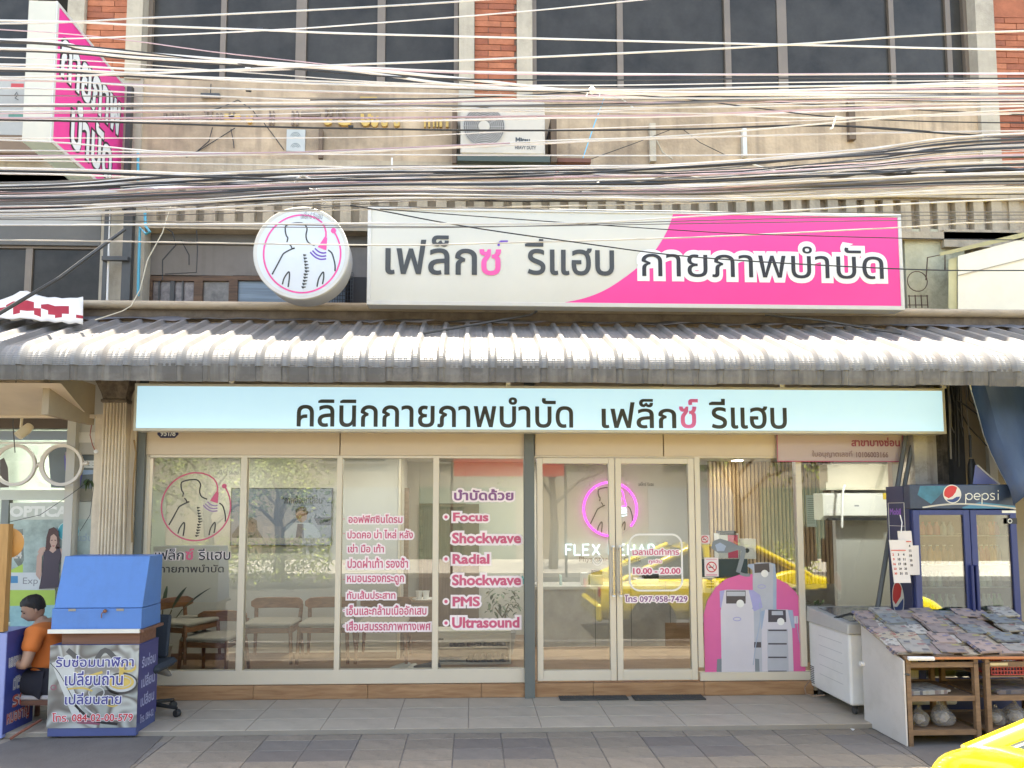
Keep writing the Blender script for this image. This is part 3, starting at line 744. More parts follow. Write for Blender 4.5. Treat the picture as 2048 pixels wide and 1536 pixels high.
# ---- projecting sign, at right angles to the facade
Yn, TH = -.98, .235
XN = P(106,150,Yn)[0]; Yf = next(y for y in [Yn+.02*k for k in range(1, 90)] if P(246,270,y)[0] <= XN)
zt2 = P(108,2,Yn)[1]; zb2 = P(104,283,Yn)[1]
ps = emp('projecting_sign', (XN-.1, Yf, zb2), 'pink double-sided projecting sign with white Thai lettering sticking out over the street at upper left', 'sign')
bx('case', M('sign_case_cream', (.56,.535,.44), .45, var=.04, dirt=.15, dcol=(.4,.38,.3)), ps, XN-TH, XN, Yn, Yf, zb2, zt2, .004)
bx('underside', M('sign_mint', (.50,.60,.52), .5, var=.03), ps, XN-TH+.006, XN-.006, Yn+.006, Yf, zb2-.004, zb2+.0)
bx('face', pink, ps, XN, XN+.004, Yn+.03, Yf-.01, zb2+.03, zt2-.03)
for a in ((Yn, Yf, zb2, zb2+.03), (Yn, Yf, zt2-.03, zt2), (Yn, Yn+.03, zb2+.03, zt2-.03)):
    bx('edge_trim', signframe, ps, XN, XN+.009, a[0], a[1], a[2], a[3])
fr_ = ((XN+.004, Yn, zb2), (0, 1, 0), (0, 0, 1), (1, 0, 0))
H2 = zt2-zb2; W2 = Yf-Yn
for body, bb in (('กายภาพ', (.06*W2, .95*W2, .50*H2, .82*H2)), ('บำบัด', (.22*W2, .84*W2, .08*H2, .48*H2))):
    V = outline(body, 3)
    lettering('lettering', body, bb, 0, ink, ps, bold=.075, frame=fr_, thick=.002)
    lettering('lettering', body, (bb[0]+.02, bb[1]-.02, bb[2]+.02, bb[3]-.02), 0, sw, ps, bold=.03, frame=fr_, thick=.004)
for zz in (zt2-.15, zb2+.2):
    bx('bracket_arm', steel, ps, XN-TH/2-.02, XN-TH/2+.02, Yf, max(WY+.02, Yf+.05), zz-.02, zz+.02)
# ---- small notices on the far left
nt1 = emp('wall_notice', (P(20,270,LY)[0], LY, P(20,270,LY)[1]), 'faded white notice board with red tab under the far left window', 'notice')
pb('board', M('faded_white', (.40,.39,.36), .7, var=.08, dirt=.2), nt1, -40, 157, 47, 270, LY-.12, .1)
pb('red_tab', M('red_tab', (.5,.05,.05), .5), nt1, 22, 167, 47, 176, LY-.125, .004)
pb('green_tab', M('green_tab', (.08,.22,.16), .5), nt1, 17, 228, 46, 234, LY-.125, .004)
b = B(); ribbon(b, [P(u, v, LY-.124) for u, v in [(28,192),(34,184),(36,190),(30,196),(37,200)]], .008, LY-.124); b.obj('sketch_mark', black, nt1)
# ---- old meter label, remnants of old letters
mb = emp('wall_plate', (P(591,300,WY)[0], WY, P(591,300,WY)[1]), 'small pale plate with two arched emblems fixed to the stucco', 'plate')
pb('plate', M('plate_pale', (.42,.44,.42), .6, var=.08), mb, 573, 259, 610, 302, WY-.02, .018)
b = B()
for vv in (272, 294):
    c0 = P(591, vv, WY-.022)
    for rr_ in (.02, .035, .05): ribbon(b, arc(c0[0], c0[1]-.01, rr_, 10, 170, 10), .005, WY-.0215)
b.obj('emblem', M('plate_ink', (.1,.14,.14), .6), mb)
gold = M('old_gold_letter', (.55,.36,.10), .5, metal=.3, var=.15)
ghost = M('ghost_letter', (.22,.17,.13), .9, var=.2)
nl = [0]
GX = sorted([720,721,742,762,787,848,866,879,449,492,676,647]); HX = sorted([327,352,368,410,432,457,538,583,602,650,672])
def order(u, m): return GX.index(u) if m is gold else HX.index(u)
def remnant(u0, v0, u1, v1, m, label, kind):
    x0_, x1_, z0_, z1_ = pr(u0, v0, u1, v1, WY-.03)
    b = B(); w_ = x1_-x0_; h = z1_-z0_
    if kind == 0: b.prism([(x0_, z1_), (x1_, z1_), (x1_, z0_+h*.3), (x0_, z0_+h*.3)], WY-.035, WY-.002)
    if kind == 1: b.prism([(x0_, z1_), (x0_+w_*.3, z1_), (x0_+w_*.35, z0_+h*.5), (x0_+w_*.65, z0_+h*.5), (x0_+w_*.7, z1_), (x1_, z1_), (x1_-w_*.1, z0_+.2*h), (x1_-w_*.4, z0_), (x0_+w_*.3, z0_), (x0_+w_*.05, z0_+.25*h)], WY-.035, WY-.002)
    if kind == 2: b.box(x0_, x0_+w_*.3, WY-.035, WY-.002, z0_, z1_).box(x1_-w_*.3, x1_, WY-.035, WY-.002, z0_, z1_)
    nl[0] += 1; T(b.obj('old_letter', m), label+', number %s from the left' % ['one','two','three','four','five','six','seven','eight','nine','ten','eleven','twelve'][order(u0, m)], 'letter', 'remains of old letters on the stucco')
gl_lab = 'remains of a gold raised letter on the stucco'
for a in ((720,194,754,203,0),(721,228,742,252,1),(742,232,757,254,1),(762,240,776,253,1),(787,242,800,253,1),(848,236,860,254,2),(866,234,876,254,2),(879,234,897,254,2),(449,228,480,246,0),(492,232,505,246,1),(676,240,703,251,1),(647,236,664,250,1)):
    remnant(*a[:4], gold, gl_lab, a[4])
for a in ((327,226,345,240,2),(352,226,366,240,1),(368,228,378,240,2),(410,222,424,240,1),(432,226,444,240,2),(457,224,470,240,1),(538,222,548,250,2),(583,222,596,250,2),(602,224,640,236,0),(650,212,664,232,2),(672,212,690,236,2)):
    remnant(*a[:4], ghost, 'dark ghost mark of a missing letter on the stucco', a[4])
for pts in ([(425,255),(418,282),(395,302),(360,322),(350,345)], [(470,256),(440,275),(395,303)], [(462,258),(467,285),(468,296)], [(528,246),(550,275),(568,300)], [(422,168),(421,187)], [(476,200),(440,216),(408,224)], [(476,200),(505,220),(515,234)]):
    tub('loose_wire', [(u, v, WY-.02) for u, v in pts], .0045, black, 'thin loose dark wire on the stucco, starting %s' % {425:'below the flat bracket',470:'at the peaked wire',462:'mid peak, hanging straight',528:'right of the peak',422:'under the window',476:'at the peak',} .get(pts[0][0])+(' again, to the right' if pts[-1][0] == 515 else ''), 'wire', 'loose wires on the stucco')
pb_ = T(pb('wall_bracket', steel, None, 401, 186, 439, 193, WY-.04, .035), 'flat dark steel bracket on the stucco near the left window', 'bracket')
T(pb('wall_bracket', M('rusty_steel', (.13,.09,.06), .8, var=.3), None, 637, 258, 645, 316, WY-.05, .045), 'rusty upright bracket on the stucco between the plate and the air conditioner', 'bracket')
T(pb('wall_bracket', M('rusty_steel', (.13,.09,.06)), None, 1698, 196, 1711, 278, WY-.06, .05), 'rusty upright bracket under the right window', 'bracket')
T(pb('wall_bracket', signframe, None, 1486, 256, 1494, 312, WY-.06, .05), 'pale thin upright bracket on the stucco right of centre', 'bracket')
T(pb('wall_bracket', trimm, None, 1300, 246, 1312, 322, WY-.06, .05), 'pale upright bracket with struts, right of the air conditioner', 'bracket')
tub('bracket_strut', [(1304,262,WY-.05),(1325,305,WY-.05),(1345,318,WY-.05)], .008, trimm, 'pale slanted strut beside the upright bracket right of the air conditioner', 'bracket')
tub('bracket_strut', [(1244,198,WY-.05),(1270,218,WY-.05)], .008, signframe, 'short pale slanted rod on the stucco below the right window', 'rod')
T(pb('wall_shelf', M('rust_red', (.16,.07,.05), .8), None, 1115, 316, 1182, 324, WY-.2, .2), 'dark reddish steel shelf arm right of the air conditioner', 'bracket')
tub('loose_wire', [(1182,318,WY-.1),(1260,290,WY-.1),(1345,258,WY-.1)], .004, black, 'dark wire rising from the shelf arm to the right', 'wire')
tub('loose_wire', [(1365,258,WY-.1),(1400,285,WY-.1),(1455,312,WY-.1)], .004, black, 'dark wire falling to the right on the stucco under the right window', 'wire')
rw = M('rusted_wire', (.09,.05,.03), .8)
rc_ = P(1836, 562, .02)
b = B().tube([(rc_[0]+.105*math.cos(R(a)), .03, rc_[1]+.105*math.sin(R(a))) for a in range(0, 361, 20)], .005, 5)
T(b.obj('wire_ring', rw, smooth=True), 'rusty wire ring on the mossy pier right of the long sign', 'wire')
tub('bent_rod', [(1852,560,.02),(1855,515,.02),(1890,508,.02),(1890,540,.02)], .006, rw, 'rusty bent rod over the ring on the mossy pier', 'rod')
g_ = B()
for k in range(4): g_.tube([Q3(1818+k*12, 590, .02), Q3(1820+k*12, 616, .02)], .005, 4)
for k in range(2): g_.tube([Q3(1816, 592+k*18, .02), Q3(1856, 592+k*18, .02)], .005, 4)
T(g_.obj('small_grille', rw), 'small rusty grille at the foot of the mossy pier', 'grille')

# ---- air conditioner (outdoor unit)
AY = -.12
ac = emp('air_conditioner', (P(1010,318,AY)[0], AY, P(1010,318,AY)[1]), 'white outdoor air conditioner unit with round fan grille on the facade', 'air conditioner')
acw = M('ac_white', (.50,.455,.38), .45, var=.08, dirt=.5, dcol=(.35,.3,.24), dsc=2)
x0_, x1_, z0_, z1_ = pr(921, 202, 1090, 308, AY)
bx('case', acw, ac, x0_, x1_, AY, AY+.3, z0_, z1_, .012)
fx, fz = P(968, 254, AY); fr0 = .205
B().lathe((fx, 0, fz), [(.001, AY-.002), (fr0, AY-.002), (fr0, AY+.02)], 40, 'y').obj('fan_opening', M('fan_shadow_grey', (.15,.14,.13), .7), ac)
b = B()
for k in range(12): b.box(-.002, .002, -.016, -.010, .045, fr0).xf(Matrix.Rotation(R(30*k), 4, 'Y'), len(b.v)-8)
for rr_ in [fr0*(i+2)/11 for i in range(10)]:
    b.lathe((0, 0, 0), [(rr_-.004, -.014), (rr_+.004, -.014), (rr_+.004, -.008), (rr_-.004, -.008), (rr_-.004, -.014)], 36, 'y', cap=False)
b.xf(Matrix.Translation((fx, AY, fz))); b.obj('fan_grille', M('grille_grey', (.38,.37,.35), .5), ac)
B().lathe((fx, 0, fz), [(.001, AY-.022), (.055, AY-.022), (.058, AY-.005)], 24, 'y').obj('fan_hub', acw, ac)
b = B()
for k in range(5):
    a = 72*k; k0 = len(b.v); b.hexa([(-.02, .06, .04), (.05, .04, .04), (.05, .045, .04), (-.02, .065, .04)], [(-.07, .07, .19), (.07, .03, .19), (.07, .035, .19), (-.07, .075, .19)]); b.xf(Matrix.Rotation(R(a), 4, 'Y'), k0)
b.xf(Matrix.Translation((fx, AY-.062, fz)))
lettering('lettering', 'Mitsu', pr(1031, 275, 1060, 286, AY), AY-.001, inkgrey, ac, bold=.05, thick=.001)
lettering('lettering', 'HEAVY DUTY', pr(1030, 292, 1072, 299, AY), AY-.001, inkgrey, ac, bold=.03, thick=.001)
for k in range(5): bx('side_vent', steel, ac, x1_+.0, x1_+.003, AY+.05, AY+.25, z0_+.08+k*.07, z0_+.1+k*.07)
bx('bracket_rail', M('dark_green_rail', (.05,.07,.06), .6), ac, x0_-.03, x1_+.05, AY+.0, AY+.35, z0_-.075, z0_-.012)
bx('side_bracket', M('rusty_steel', (.13,.09,.06)), ac, x1_+.07, x1_+.13, AY+.1, WY, z0_-.02, z1_-.1)
bx('side_bracket', M('rusty_steel', (.13,.09,.06)), ac, x0_-.085, x0_-.04, AY+.1, WY, z0_-.05, z1_-.02)
for (u0, v0) in ((784, 320),): tub('conduit', [(784,316,.1),(784,330,.1),(784,350,.15)], .01, white, 'short white conduit below the stucco apron left of the air conditioner', 'pipe')
tub('refrigerant_pipe', [(1092,285,.1),(1104,240,.15),(1110,235,.2)], .01, black, 'black insulated pipe at the right side of the air conditioner', 'pipe')

# ============================================================ cables strung along the street
cm = {'w': M('cable_sun_glare', (.66,.63,.60), .32, var=.12, vsc=2), 'g': M('cable_grey', (.15,.14,.13), .35, var=.2, vsc=2), 'k': M('cable_black', (.022,.022,.022), .42, var=.2), 'p': M('cable_mauve', (.48,.34,.37), .4, var=.2)}  # pale tone paints sun glare onto dark sheathed cables
qc = random.Random(11); ncab = 0; cabs = []
def cable(pts, r, m, Y, ext=True, lab=None):
    global ncab
    pts = sorted(pts)
    if ext:
        if pts[0][0] < 60: pts = [(-900, pts[0][1]+(pts[0][1]-pts[1][1])*.35*qc.uniform(.4,1))]+pts
        if pts[-1][0] > 1990: pts = pts+[(2950, pts[-1][1]+(pts[-1][1]-pts[-2][1])*.35*qc.uniform(.4,1))]
    sp = smooth_pts(pts, 7)
    pp = [Q3(u, v, Y+.02*math.sin(i*.7+ncab)) for i, (u, v) in enumerate(sp)]
    o = B().tube(pp, r*.8, 6).obj('cable', cm[m], smooth=True); ncab += 1
    if Y > -1.95: where = 'nearer the wall'
    else: where = 'on the street side'
    lb = {'w': 'thin sunlit pale cable strung across the facade above the awning', 'g': 'grey cable strung across the facade above the awning', 'k': 'black cable strung across the facade above the awning', 'p': 'mauve-grey cable strung across the facade above the awning'}[m]
    cabs.append((o, m, r, pts)); return T(o, lab or lb, 'cable', 'cables strung along the street')
Yc = -2.0
W = [  # close black twins below pale cables paint their shaded undersides
 ([(0,47),(290,36),(700,16),(960,0),(1100,-14)],.0075,'w'), ([(0,41),(287,51),(547,61),(700,67),(1040,76),(1380,85),(1700,92),(2048,99)],.009,'w'),
 ([(0,79),(287,72),(547,60),(700,50),(1035,24),(1278,0),(1400,-12)],.0065,'w'), ([(0,155),(495,138),(680,130),(919,121),(1380,100),(1567,90),(2048,62)],.009,'w'),
 ([(0,80),(191,99),(458,120),(700,137),(919,157),(1179,184),(1400,188),(2048,194)],.014,'w'), ([(0,84),(191,103),(458,124),(700,141),(919,160),(1179,187),(1400,192),(2048,199)],.012,'k'),
 ([(0,97),(287,116),(512,128),(700,141),(919,170),(1172,181),(1500,186),(2048,182)],.012,'w'), ([(0,101),(287,120),(512,132),(700,146)],.010,'k'),
 ([(0,129),(287,139),(480,141),(700,135),(920,143),(1380,149),(2048,147)],.010,'w'), ([(0,137),(287,150),(700,165),(1020,178),(1380,184),(2048,170)],.009,'w'), ([(0,141),(287,154),(700,169),(1020,181),(1380,187)],.010,'k'),
 ([(0,158),(287,172),(700,184),(1035,191),(1380,197),(2048,193)],.0075,'w'), ([(0,176),(300,187),(700,205),(920,219),(1380,227),(1655,236),(2048,226)],.0075,'w'),
 ([(0,209),(360,207),(700,204),(920,200),(1380,190),(1700,176),(2048,163)],.0085,'w'), ([(0,222),(360,221),(700,217),(1020,218),(1380,215),(2048,207)],.0075,'w'),
 ([(0,236),(700,236),(1100,232),(1380,229),(2048,206)],.0095,'p'), ([(0,241),(700,243),(1100,236),(1380,232),(2048,212)],.0095,'w'), ([(0,227),(400,222),(700,212),(1000,202),(1380,205),(2048,196)],.006,'p'),
 ([(0,240),(512,253),(700,257),(1030,261),(1380,258),(1655,251),(2048,273)],.009,'k'), ([(0,276),(700,275),(1040,262),(1380,250),(2048,228)],.005,'w'),
 ([(0,280),(340,304),(700,303),(1090,282),(1380,270),(2048,219)],.0075,'w'), ([(0,316),(512,309),(700,304),(1020,290),(1380,275),(2048,262)],.0095,'w'), ([(0,312),(512,306),(700,300),(1020,286)],.007,'p'),
 ([(0,301),(400,306),(700,309),(1380,311),(1700,302),(2048,266)],.0065,'w'), ([(0,337),(410,349),(700,355),(1020,349),(1380,328),(2048,290)],.013,'w'), ([(0,342),(410,354),(700,360),(1020,354),(1380,333),(2048,295)],.011,'k'),
 ([(0,321),(700,334),(1380,351),(2048,340)],.006,'w'), ([(0,347),(350,358),(700,367),(1380,356),(2048,322)],.009,'w'), ([(0,393),(240,384),(340,376),(700,372),(1380,372),(2048,345)],.012,'w'),
 ([(0,385),(340,368),(700,378),(1100,380),(1380,362),(2048,330)],.016,'k'), ([(0,398),(340,388),(700,388),(1100,385),(1380,378),(2048,350)],.018,'k'), ([(0,403),(400,394),(800,382),(1200,388),(1600,372),(2048,352)],.014,'g'),
 ([(-10,411),(175,411),(510,422),(720,419),(1400,405),(2048,372)],.007,'w'), ([(-10,450),(350,449),(720,447),(1140,446),(1400,432),(2048,398)],.0075,'w'), ([(-10,439),(300,443),(700,452),(1000,453),(1400,447),(2048,438)],.004,'g'),
 ([(-10,480),(720,490),(996,486),(1400,474),(1800,455),(2048,444)],.0065,'w'), ([(700,411),(750,419),(926,452),(1148,484),(1400,515),(1803,538),(2048,541),(2300,540)],.0055,'k'), ([(760,418),(1070,441),(1400,463),(1600,471),(2048,480)],.0045,'k'),
 ([(-10,436),(200,432),(520,424),(900,398),(1400,396),(2048,402)],.005,'g'), ([(-10,425),(240,415),(520,410),(1000,417),(1400,424),(2048,424)],.0045,'g'),
 ([(1100,182),(1348,196),(1520,217),(1700,236),(2048,246)],.006,'k'), ([(1348,190),(1500,201),(1700,213),(1990,227),(2048,229)],.0065,'k'), ([(850,212),(1200,208),(1500,200),(2048,203)],.005,'k'), ([(1348,258),(1640,252),(1760,255),(1960,271),(2060,276)],.0055,'k'),
 ([(620,200),(920,196),(1179,183)],.006,'k'), ([(300,452),(900,455),(1400,441),(1800,432),(2048,430)],.004,'g')]
for i, (pts, r, m) in enumerate(W): cable(pts, r, m, Yc+((i*37) % 11-5)*.06, ext=pts[0][0] <= 0 or pts[-1][0] >= 2040)
# the dense mid bundle
for i in range(38):
    t = qc.random()**.8
    yl = 366+t*62+qc.uniform(-6, 6); ymid = 338+t*62+qc.uniform(-9, 9); ym2 = 330+t*72+qc.uniform(-8, 8); yr = 268+t*128+qc.uniform(-8, 8)
    m = qc.choice('wwwgkkkgp'); r = qc.choice((.004, .005, .0065, .008, .010))
    pts = [(0, yl), (350, (yl+ymid)/2+qc.uniform(-6, 6)), (700, ymid), (1050, (ymid+ym2)/2+qc.uniform(-5, 5)), (1380, ym2), (1720, (ym2+yr)/2+qc.uniform(-4, 4)), (2048, yr)]
    cable(pts, r, m, Yc+qc.uniform(-.35, .35))
for i in range(8):
    t = i/7; yr = 148+t*50+qc.uniform(-2, 2)
    cable([(0, 60+t*180+qc.uniform(-5, 5)), (480, 110+t*120), (800, 140+t*82+qc.uniform(-3,3)), (1180, 150+t*72), (1600, 148+t*58), (2048, yr)], qc.choice((.005, .007, .009)), qc.choice('wwpkg'), Yc+qc.uniform(-.35, .35))
# each cable is told apart by colour, thickness, the band it crosses and its order there
cls = {}
for o, m, r, pts in cabs:
    ym = sum(p[1] for p in pts)/len(pts)
    zone = 'before the upper windows' if ym < 150 else 'before the stained stucco' if ym < 235 else 'level with the air conditioner' if ym < 300 else 'just above the concrete fins' if ym < 350 else 'in the dense tangle before the fins' if ym < 405 else 'crossing before the signs'
    cls.setdefault((('thin ' if r < .0062 else 'thick ' if r > .0096 else 'medium ')+{'w': 'pale', 'g': 'grey', 'k': 'black', 'p': 'mauve'}[m], zone), []).append((ym, o))
ordn = ['topmost', 'second from the top', 'third from the top', 'fourth from the top', 'fifth from the top', 'sixth from the top', 'seventh from the top', 'eighth from the top', 'ninth from the top', 'tenth from the top']
for (k1, k2), v in cls.items():
    v.sort(key=lambda a: a[0])
    for i, (ym, o) in enumerate(v): o['label'] = k1+' cable '+k2+('' if len(v) == 1 else ', '+ordn[min(i, 9)])
# thick taped bundles and dangling ends
for pts in ([(330,400),(520,382),(800,392),(1060,386)], [(1180,372),(1500,352),(1760,345),(2060,338)], [(-20,404),(160,402),(340,398)]):
    o = B().tube([Q3(u, v+4*math.sin(u*.05), Yc+.02) for u, v in smooth_pts(pts, 8)], [.022+.006*math.sin(i*1.9) for i in range(len(pts)*8-7)], 8).obj('cable_bundle', cm['k'], smooth=True)
    T(o, 'thick black taped bundle of cables before the fins, '+{330:'middle length',1180:'right length',-20:'left length'}[pts[0][0]], 'cable', 'taped cable bundles')
kn = M('knot_white', (.8,.76,.68), .6)
o = B().ball(Q3(1184,181,Yc-.05), .026, 10, 7).tube([Q3(1176,186,Yc-.05),Q3(1172,192,Yc-.05),Q3(1180,196,Yc-.05)], .004, 5).tube([Q3(1190,184,Yc-.05),Q3(1200,188,Yc-.05),Q3(1198,196,Yc-.05)], .004, 5).obj('cable_knot', kn, smooth=True)
T(o, 'white insulator knot on the cables below the right window', 'knot')
tub('tie_wire', [(588,378,Yc),(592,358,Yc-.02),(606,350,Yc-.03),(622,358,Yc-.02),(635,385,Yc),(650,408,Yc)], .007, cm['w'], 'pale tie wire looped over the cables above the round sign', 'wire')
tub('tie_wire', [(1104,398,Yc),(1108,370,Yc),(1112,342,Yc-.02),(1122,338,Yc),(1106,352,Yc)], .006, M('tie_pink', (.6,.3,.28), .5), 'pinkish tie wire hanging on the cables below the air conditioner', 'wire')
tub('tie_wire', [(1690,236,Yc),(1672,233,Yc),(1665,256,Yc),(1660,258,Yc)], .007, kn, 'white tie loop on the cables beside the rusty bracket at right', 'wire')
tub('tie_wire', [(1496,322,Yc),(1510,330,Yc),(1560,345,Yc)], .007, kn, 'white loose cable end below the right stucco apron', 'wire')
for u, v in ((440,353),(497,180),(496,138),(520,58),(702,254)):
    T(B().tube([Q3(u-5, v, Yc-.01), Q3(u+5, v+.5, Yc-.01)], .014, 6).obj('cable_clip', cm['k' if v != 138 else 'w']), 'small clip round the cables, the one %s' % {440:'just before the fins left of the tie wire',497:'on the upper cables, dark, by the window sill',496:'pale, before the upper left window',520:'highest, where two cables cross',702:'on the black cable before the stucco'}[u], 'clip', 'clips on the cables')
# ============================================================ shopfront
shop = emp('shopfront', (P(960,1380,0)[0], 0, 0), 'champagne aluminium and glass clinic shopfront with double doors and pink window lettering', 'shopfront')
F0 = .137       # shop floor level (one step up)
plank = wood('threshold_wood', (.26,.13,.06), (.42,.24,.12), .45, (1.2, 10, 10))
xL, xR = P(278,1370,0)[0], P(1625,1370,0)[0]
for i in range(6):
    a = xL+(xR-xL)*i/6; b_ = xL+(xR-xL)*(i+1)/6-.003
    bx('threshold_board', plank, shop, a, b_, -.03, .06, .002, F0-.006, .003)
bx('sill', alum, shop, xL+.02, P(1050,1350,0)[0], -.01, .06, F0-.002, P(600,1340,0)[1], .003)
bx('sill', alum, shop, P(1400,1350,0)[0], P(1625,1350,0)[0], -.01, .06, F0-.002, P(1500,1344,0)[1], .003)
zH = P(700,913,0)[1]
# header panels (cream), joints
for ua, ub in ((290,680),(682,1049),(1070,1325),(1327,1625)):
    bx('header_panel', cream, shop, P(ua,890,0)[0], P(ub,890,0)[0]-.002, -.02, .03, zH+.012, 3.05)
bx('side_jamb', alum, shop, P(286,1000,0)[0], P(298,1000,0)[0], -.01, .06, F0, zH+.01)
post = bx('grey_post', greypost, shop, P(1049,1100,-.05)[0], P(1069,1100,-.05)[0], -.06, .06, .0, 3.05, .002)
bx('grey_post', greypost, shop, P(274,1000,-.02)[0], P(289,1000,-.02)[0], -.05, .05, .0, 3.05, .002)
def mull(u0, u1, z0=F0, z1=None, Y=-.012, vref=1130):
    return bx('mullion', alum, shop, P(u0,vref,0)[0], P(u1,vref,0)[0], Y, .06, P(700,1340,0)[1] if z0 == F0 else z0, (z1 or zH), .003)
mull(477,490); mull(671,682); mull(865,877); mull(1596,1608)
bx('head_rail', alum, shop, P(298,915,0)[0], P(1049,915,0)[0], -.01, .06, zH-.016, zH+.011, .003)
bx('head_rail', alum, shop, P(1069,915,0)[0], P(1625,915,0)[0], -.01, .06, zH-.006, zH+.011, .003)
zS = P(600,1340,0)[1]
for ua, ub in ((298,477),(490,671),(682,865),(877,1049)):
    bx('glass_pane', shopglass, shop, P(ua,1130,0)[0], P(ub,1130,0)[0], .02, .028, zS, zH-.016)
bx('glass_pane', shopglass, shop, P(1403,1130,0)[0], P(1596,1130,0)[0], .02, .028, P(1500,1344,0)[1], zH-.006)
bx('glass_pane', shopglass, shop, P(1608,1130,0)[0], P(1786,1130,0)[0], .02, .028, P(1500,1344,0)[1], zH-.006)
mull(1392,1403)
bx('side_jamb', alum, shop, P(1786,1000,0)[0], P(1800,1000,0)[0], -.01, .06, 0, zH)
bx('sill', alum, shop, P(1626,1350,0)[0], P(1795,1350,0)[0], -.01, .06, F0-.1, P(1500,1344,0)[1], .003)
# doors
def door(u0, u1, side):
    x0_, x1_ = P(u0,1130,0)[0]+.004, P(u1,1130,0)[0]-.004; z0_, z1_ = F0+.012, zH-.01
    st = .058; bt = .10; tp = .055
    f = B().box(x0_, x0_+st, -.022, .03, z0_, z1_).box(x1_-st, x1_, -.022, .03, z0_, z1_).box(x0_+st, x1_-st, -.02, .028, z0_, z0_+bt).box(x0_+st, x1_-st, -.02, .028, z1_-tp, z1_)
    d = f.obj('door', alum, shop, bevel=.003)
    bx('glass_pane', shopglass, d, x0_+st, x1_-st, .0, .008, z0_+bt, z1_-tp)
    # ladder handle on the meeting stile
    hx = (x1_-.03) if side < 0 else (x0_+.03); za, zb_ = P(1225,1190,0)[1], P(1225,1092,0)[1]
    hb = B().tube([(hx, -.075, za), (hx, -.075, zb_)], .012, 8)
    for zz in (za+.03, zb_-.03): hb.tube([(hx, -.075, zz), (hx, -.02, zz)], .008, 6)
    hb.obj('handle', M('door_handle', (.55,.5,.42), .25, metal=.8), d, smooth=True)
    b = B()
    for zz in (za+.0, zb_): b.lathe((hx, -.075, zz), [(.0165, -.008), (.0165, .008)], 10)
    b.obj('handle_cap', white, d)
    return d, x0_+st, x1_-st, z0_+bt, z1_-tp
dl = door(1073, 1231, -1); dr = door(1231, 1391, 1)
# floor mats on the porch
matm = M('door_mat', (.07,.068,.06), .95, bump=.8, bsc=200, var=.15)
for ua, ub, lab in ((1114,1250,'grey rubber door mat in front of the left door leaf'),(1258,1400,'grey rubber door mat in front of the right door leaf')):
    a0, ya = G(ua, 1388, 0); b0, _ = G(ub-3, 1388, 0); a1, yb = G(ua+10, 1402, 0); b1, _ = G(ub, 1392, 0)
    b = B().prism([(a0, ya), (b0, ya), (b0, yb), (a0, yb)], .004, .014, 'z')
    for i in range(24):
        xx = a0+.01+(b0-a0-.02)*i/23; b.box(xx-.004, xx+.004, yb+.008, ya-.008, .014, .017)
    T(b.obj('door_mat', matm), lab, 'mat')
# ---- light blue lightbox
LYb = -.33
lb = emp('light_blue_sign', (P(1080,860,LYb)[0], LYb, P(1080,862,LYb)[1]), 'long pale blue lightbox sign with charcoal Thai lettering under the awning', 'sign')
x0_, x1_ = P(269,815,LYb)[0], P(1890,820,LYb)[0]
z1_ = (P(600,770,LYb)[1]+P(1600,775,LYb)[1])/2; z0_ = (P(270,858,LYb)[1]+P(1890,870,LYb)[1])/2
bx('case', M('lightbox_frame', (.62,.60,.52), .4, metal=.1), lb, x0_, x1_, LYb+.005, LYb+.16, z0_, z1_, .003)
for a in ((x0_-.003, x1_+.003, z0_-.003, z0_+.022), (x0_-.003, x1_+.003, z1_-.022, z1_+.003), (x0_-.003, x0_+.02, z0_+.022, z1_-.022), (x1_-.022, x1_+.003, z0_+.022, z1_-.022)):
    bx('frame_rail', M('lightbox_frame', (.62,.60,.52)), lb, a[0], a[1], LYb-.006, LYb+.02, a[2], a[3], .002)
bx('face', M('lit_pale_blue', (.55,.74,.92), .3, var=.03, vsc=.8, emit=.11, ecol=(.46,.86,1.2)), lb, x0_+.02, x1_-.022, LYb, LYb+.0045, z0_+.022, z1_-.022)
fb_ = LYb-.0005
Lt('คลินิกกายภาพบำบัด', 594, 794, 1146, 855, fb_, inkgrey, lb, bold=.012)
Lt('เฟล็ก', 1203, 798, 1352, 857, fb_, inkgrey, lb, bold=.012)
Lt('ซ์', 1358, 798, 1396, 857, fb_, M('accent_pink', (.92,.22,.60), .4), lb, bold=.012)
Lt('รีแฮบ', 1418, 798, 1573, 858, fb_, inkgrey, lb, bold=.012)
for u in (458, 1012, 1560, 1884):
    bx('hanger', white, lb, P(u,770,LYb)[0], P(u+9,770,LYb)[0], LYb-.0, LYb+.03, z1_+.004, z1_+.035)
# ---- house number plates
def plate(u0, v0, u1, v1, Y, txt, lab):
    x0_, x1_, z0_, z1_ = pr(u0, v0, u1, v1, Y); t = (z1_-z0_)*.4
    e_ = emp('number_plate', ((x0_+x1_)/2, Y, z0_), lab, 'number plate')
    B().prism([(x0_+t, z0_), (x1_-t, z0_), (x1_, z0_+t), (x1_, z1_-t), (x1_-t, z1_), (x0_+t, z1_), (x0_, z1_-t), (x0_, z0_+t)], Y, Y-.004).obj('plate', M('navy_enamel', (.02,.02,.08), .3), e_)
    lettering('lettering', txt, (x0_+.03, x1_-.025, z0_+.018, z1_-.01), Y-.004, sw, e_, bold=.03)
plate(315, 859, 357, 876, -.02, '951/8', 'navy house number plate just below the left end of the pale blue sign')
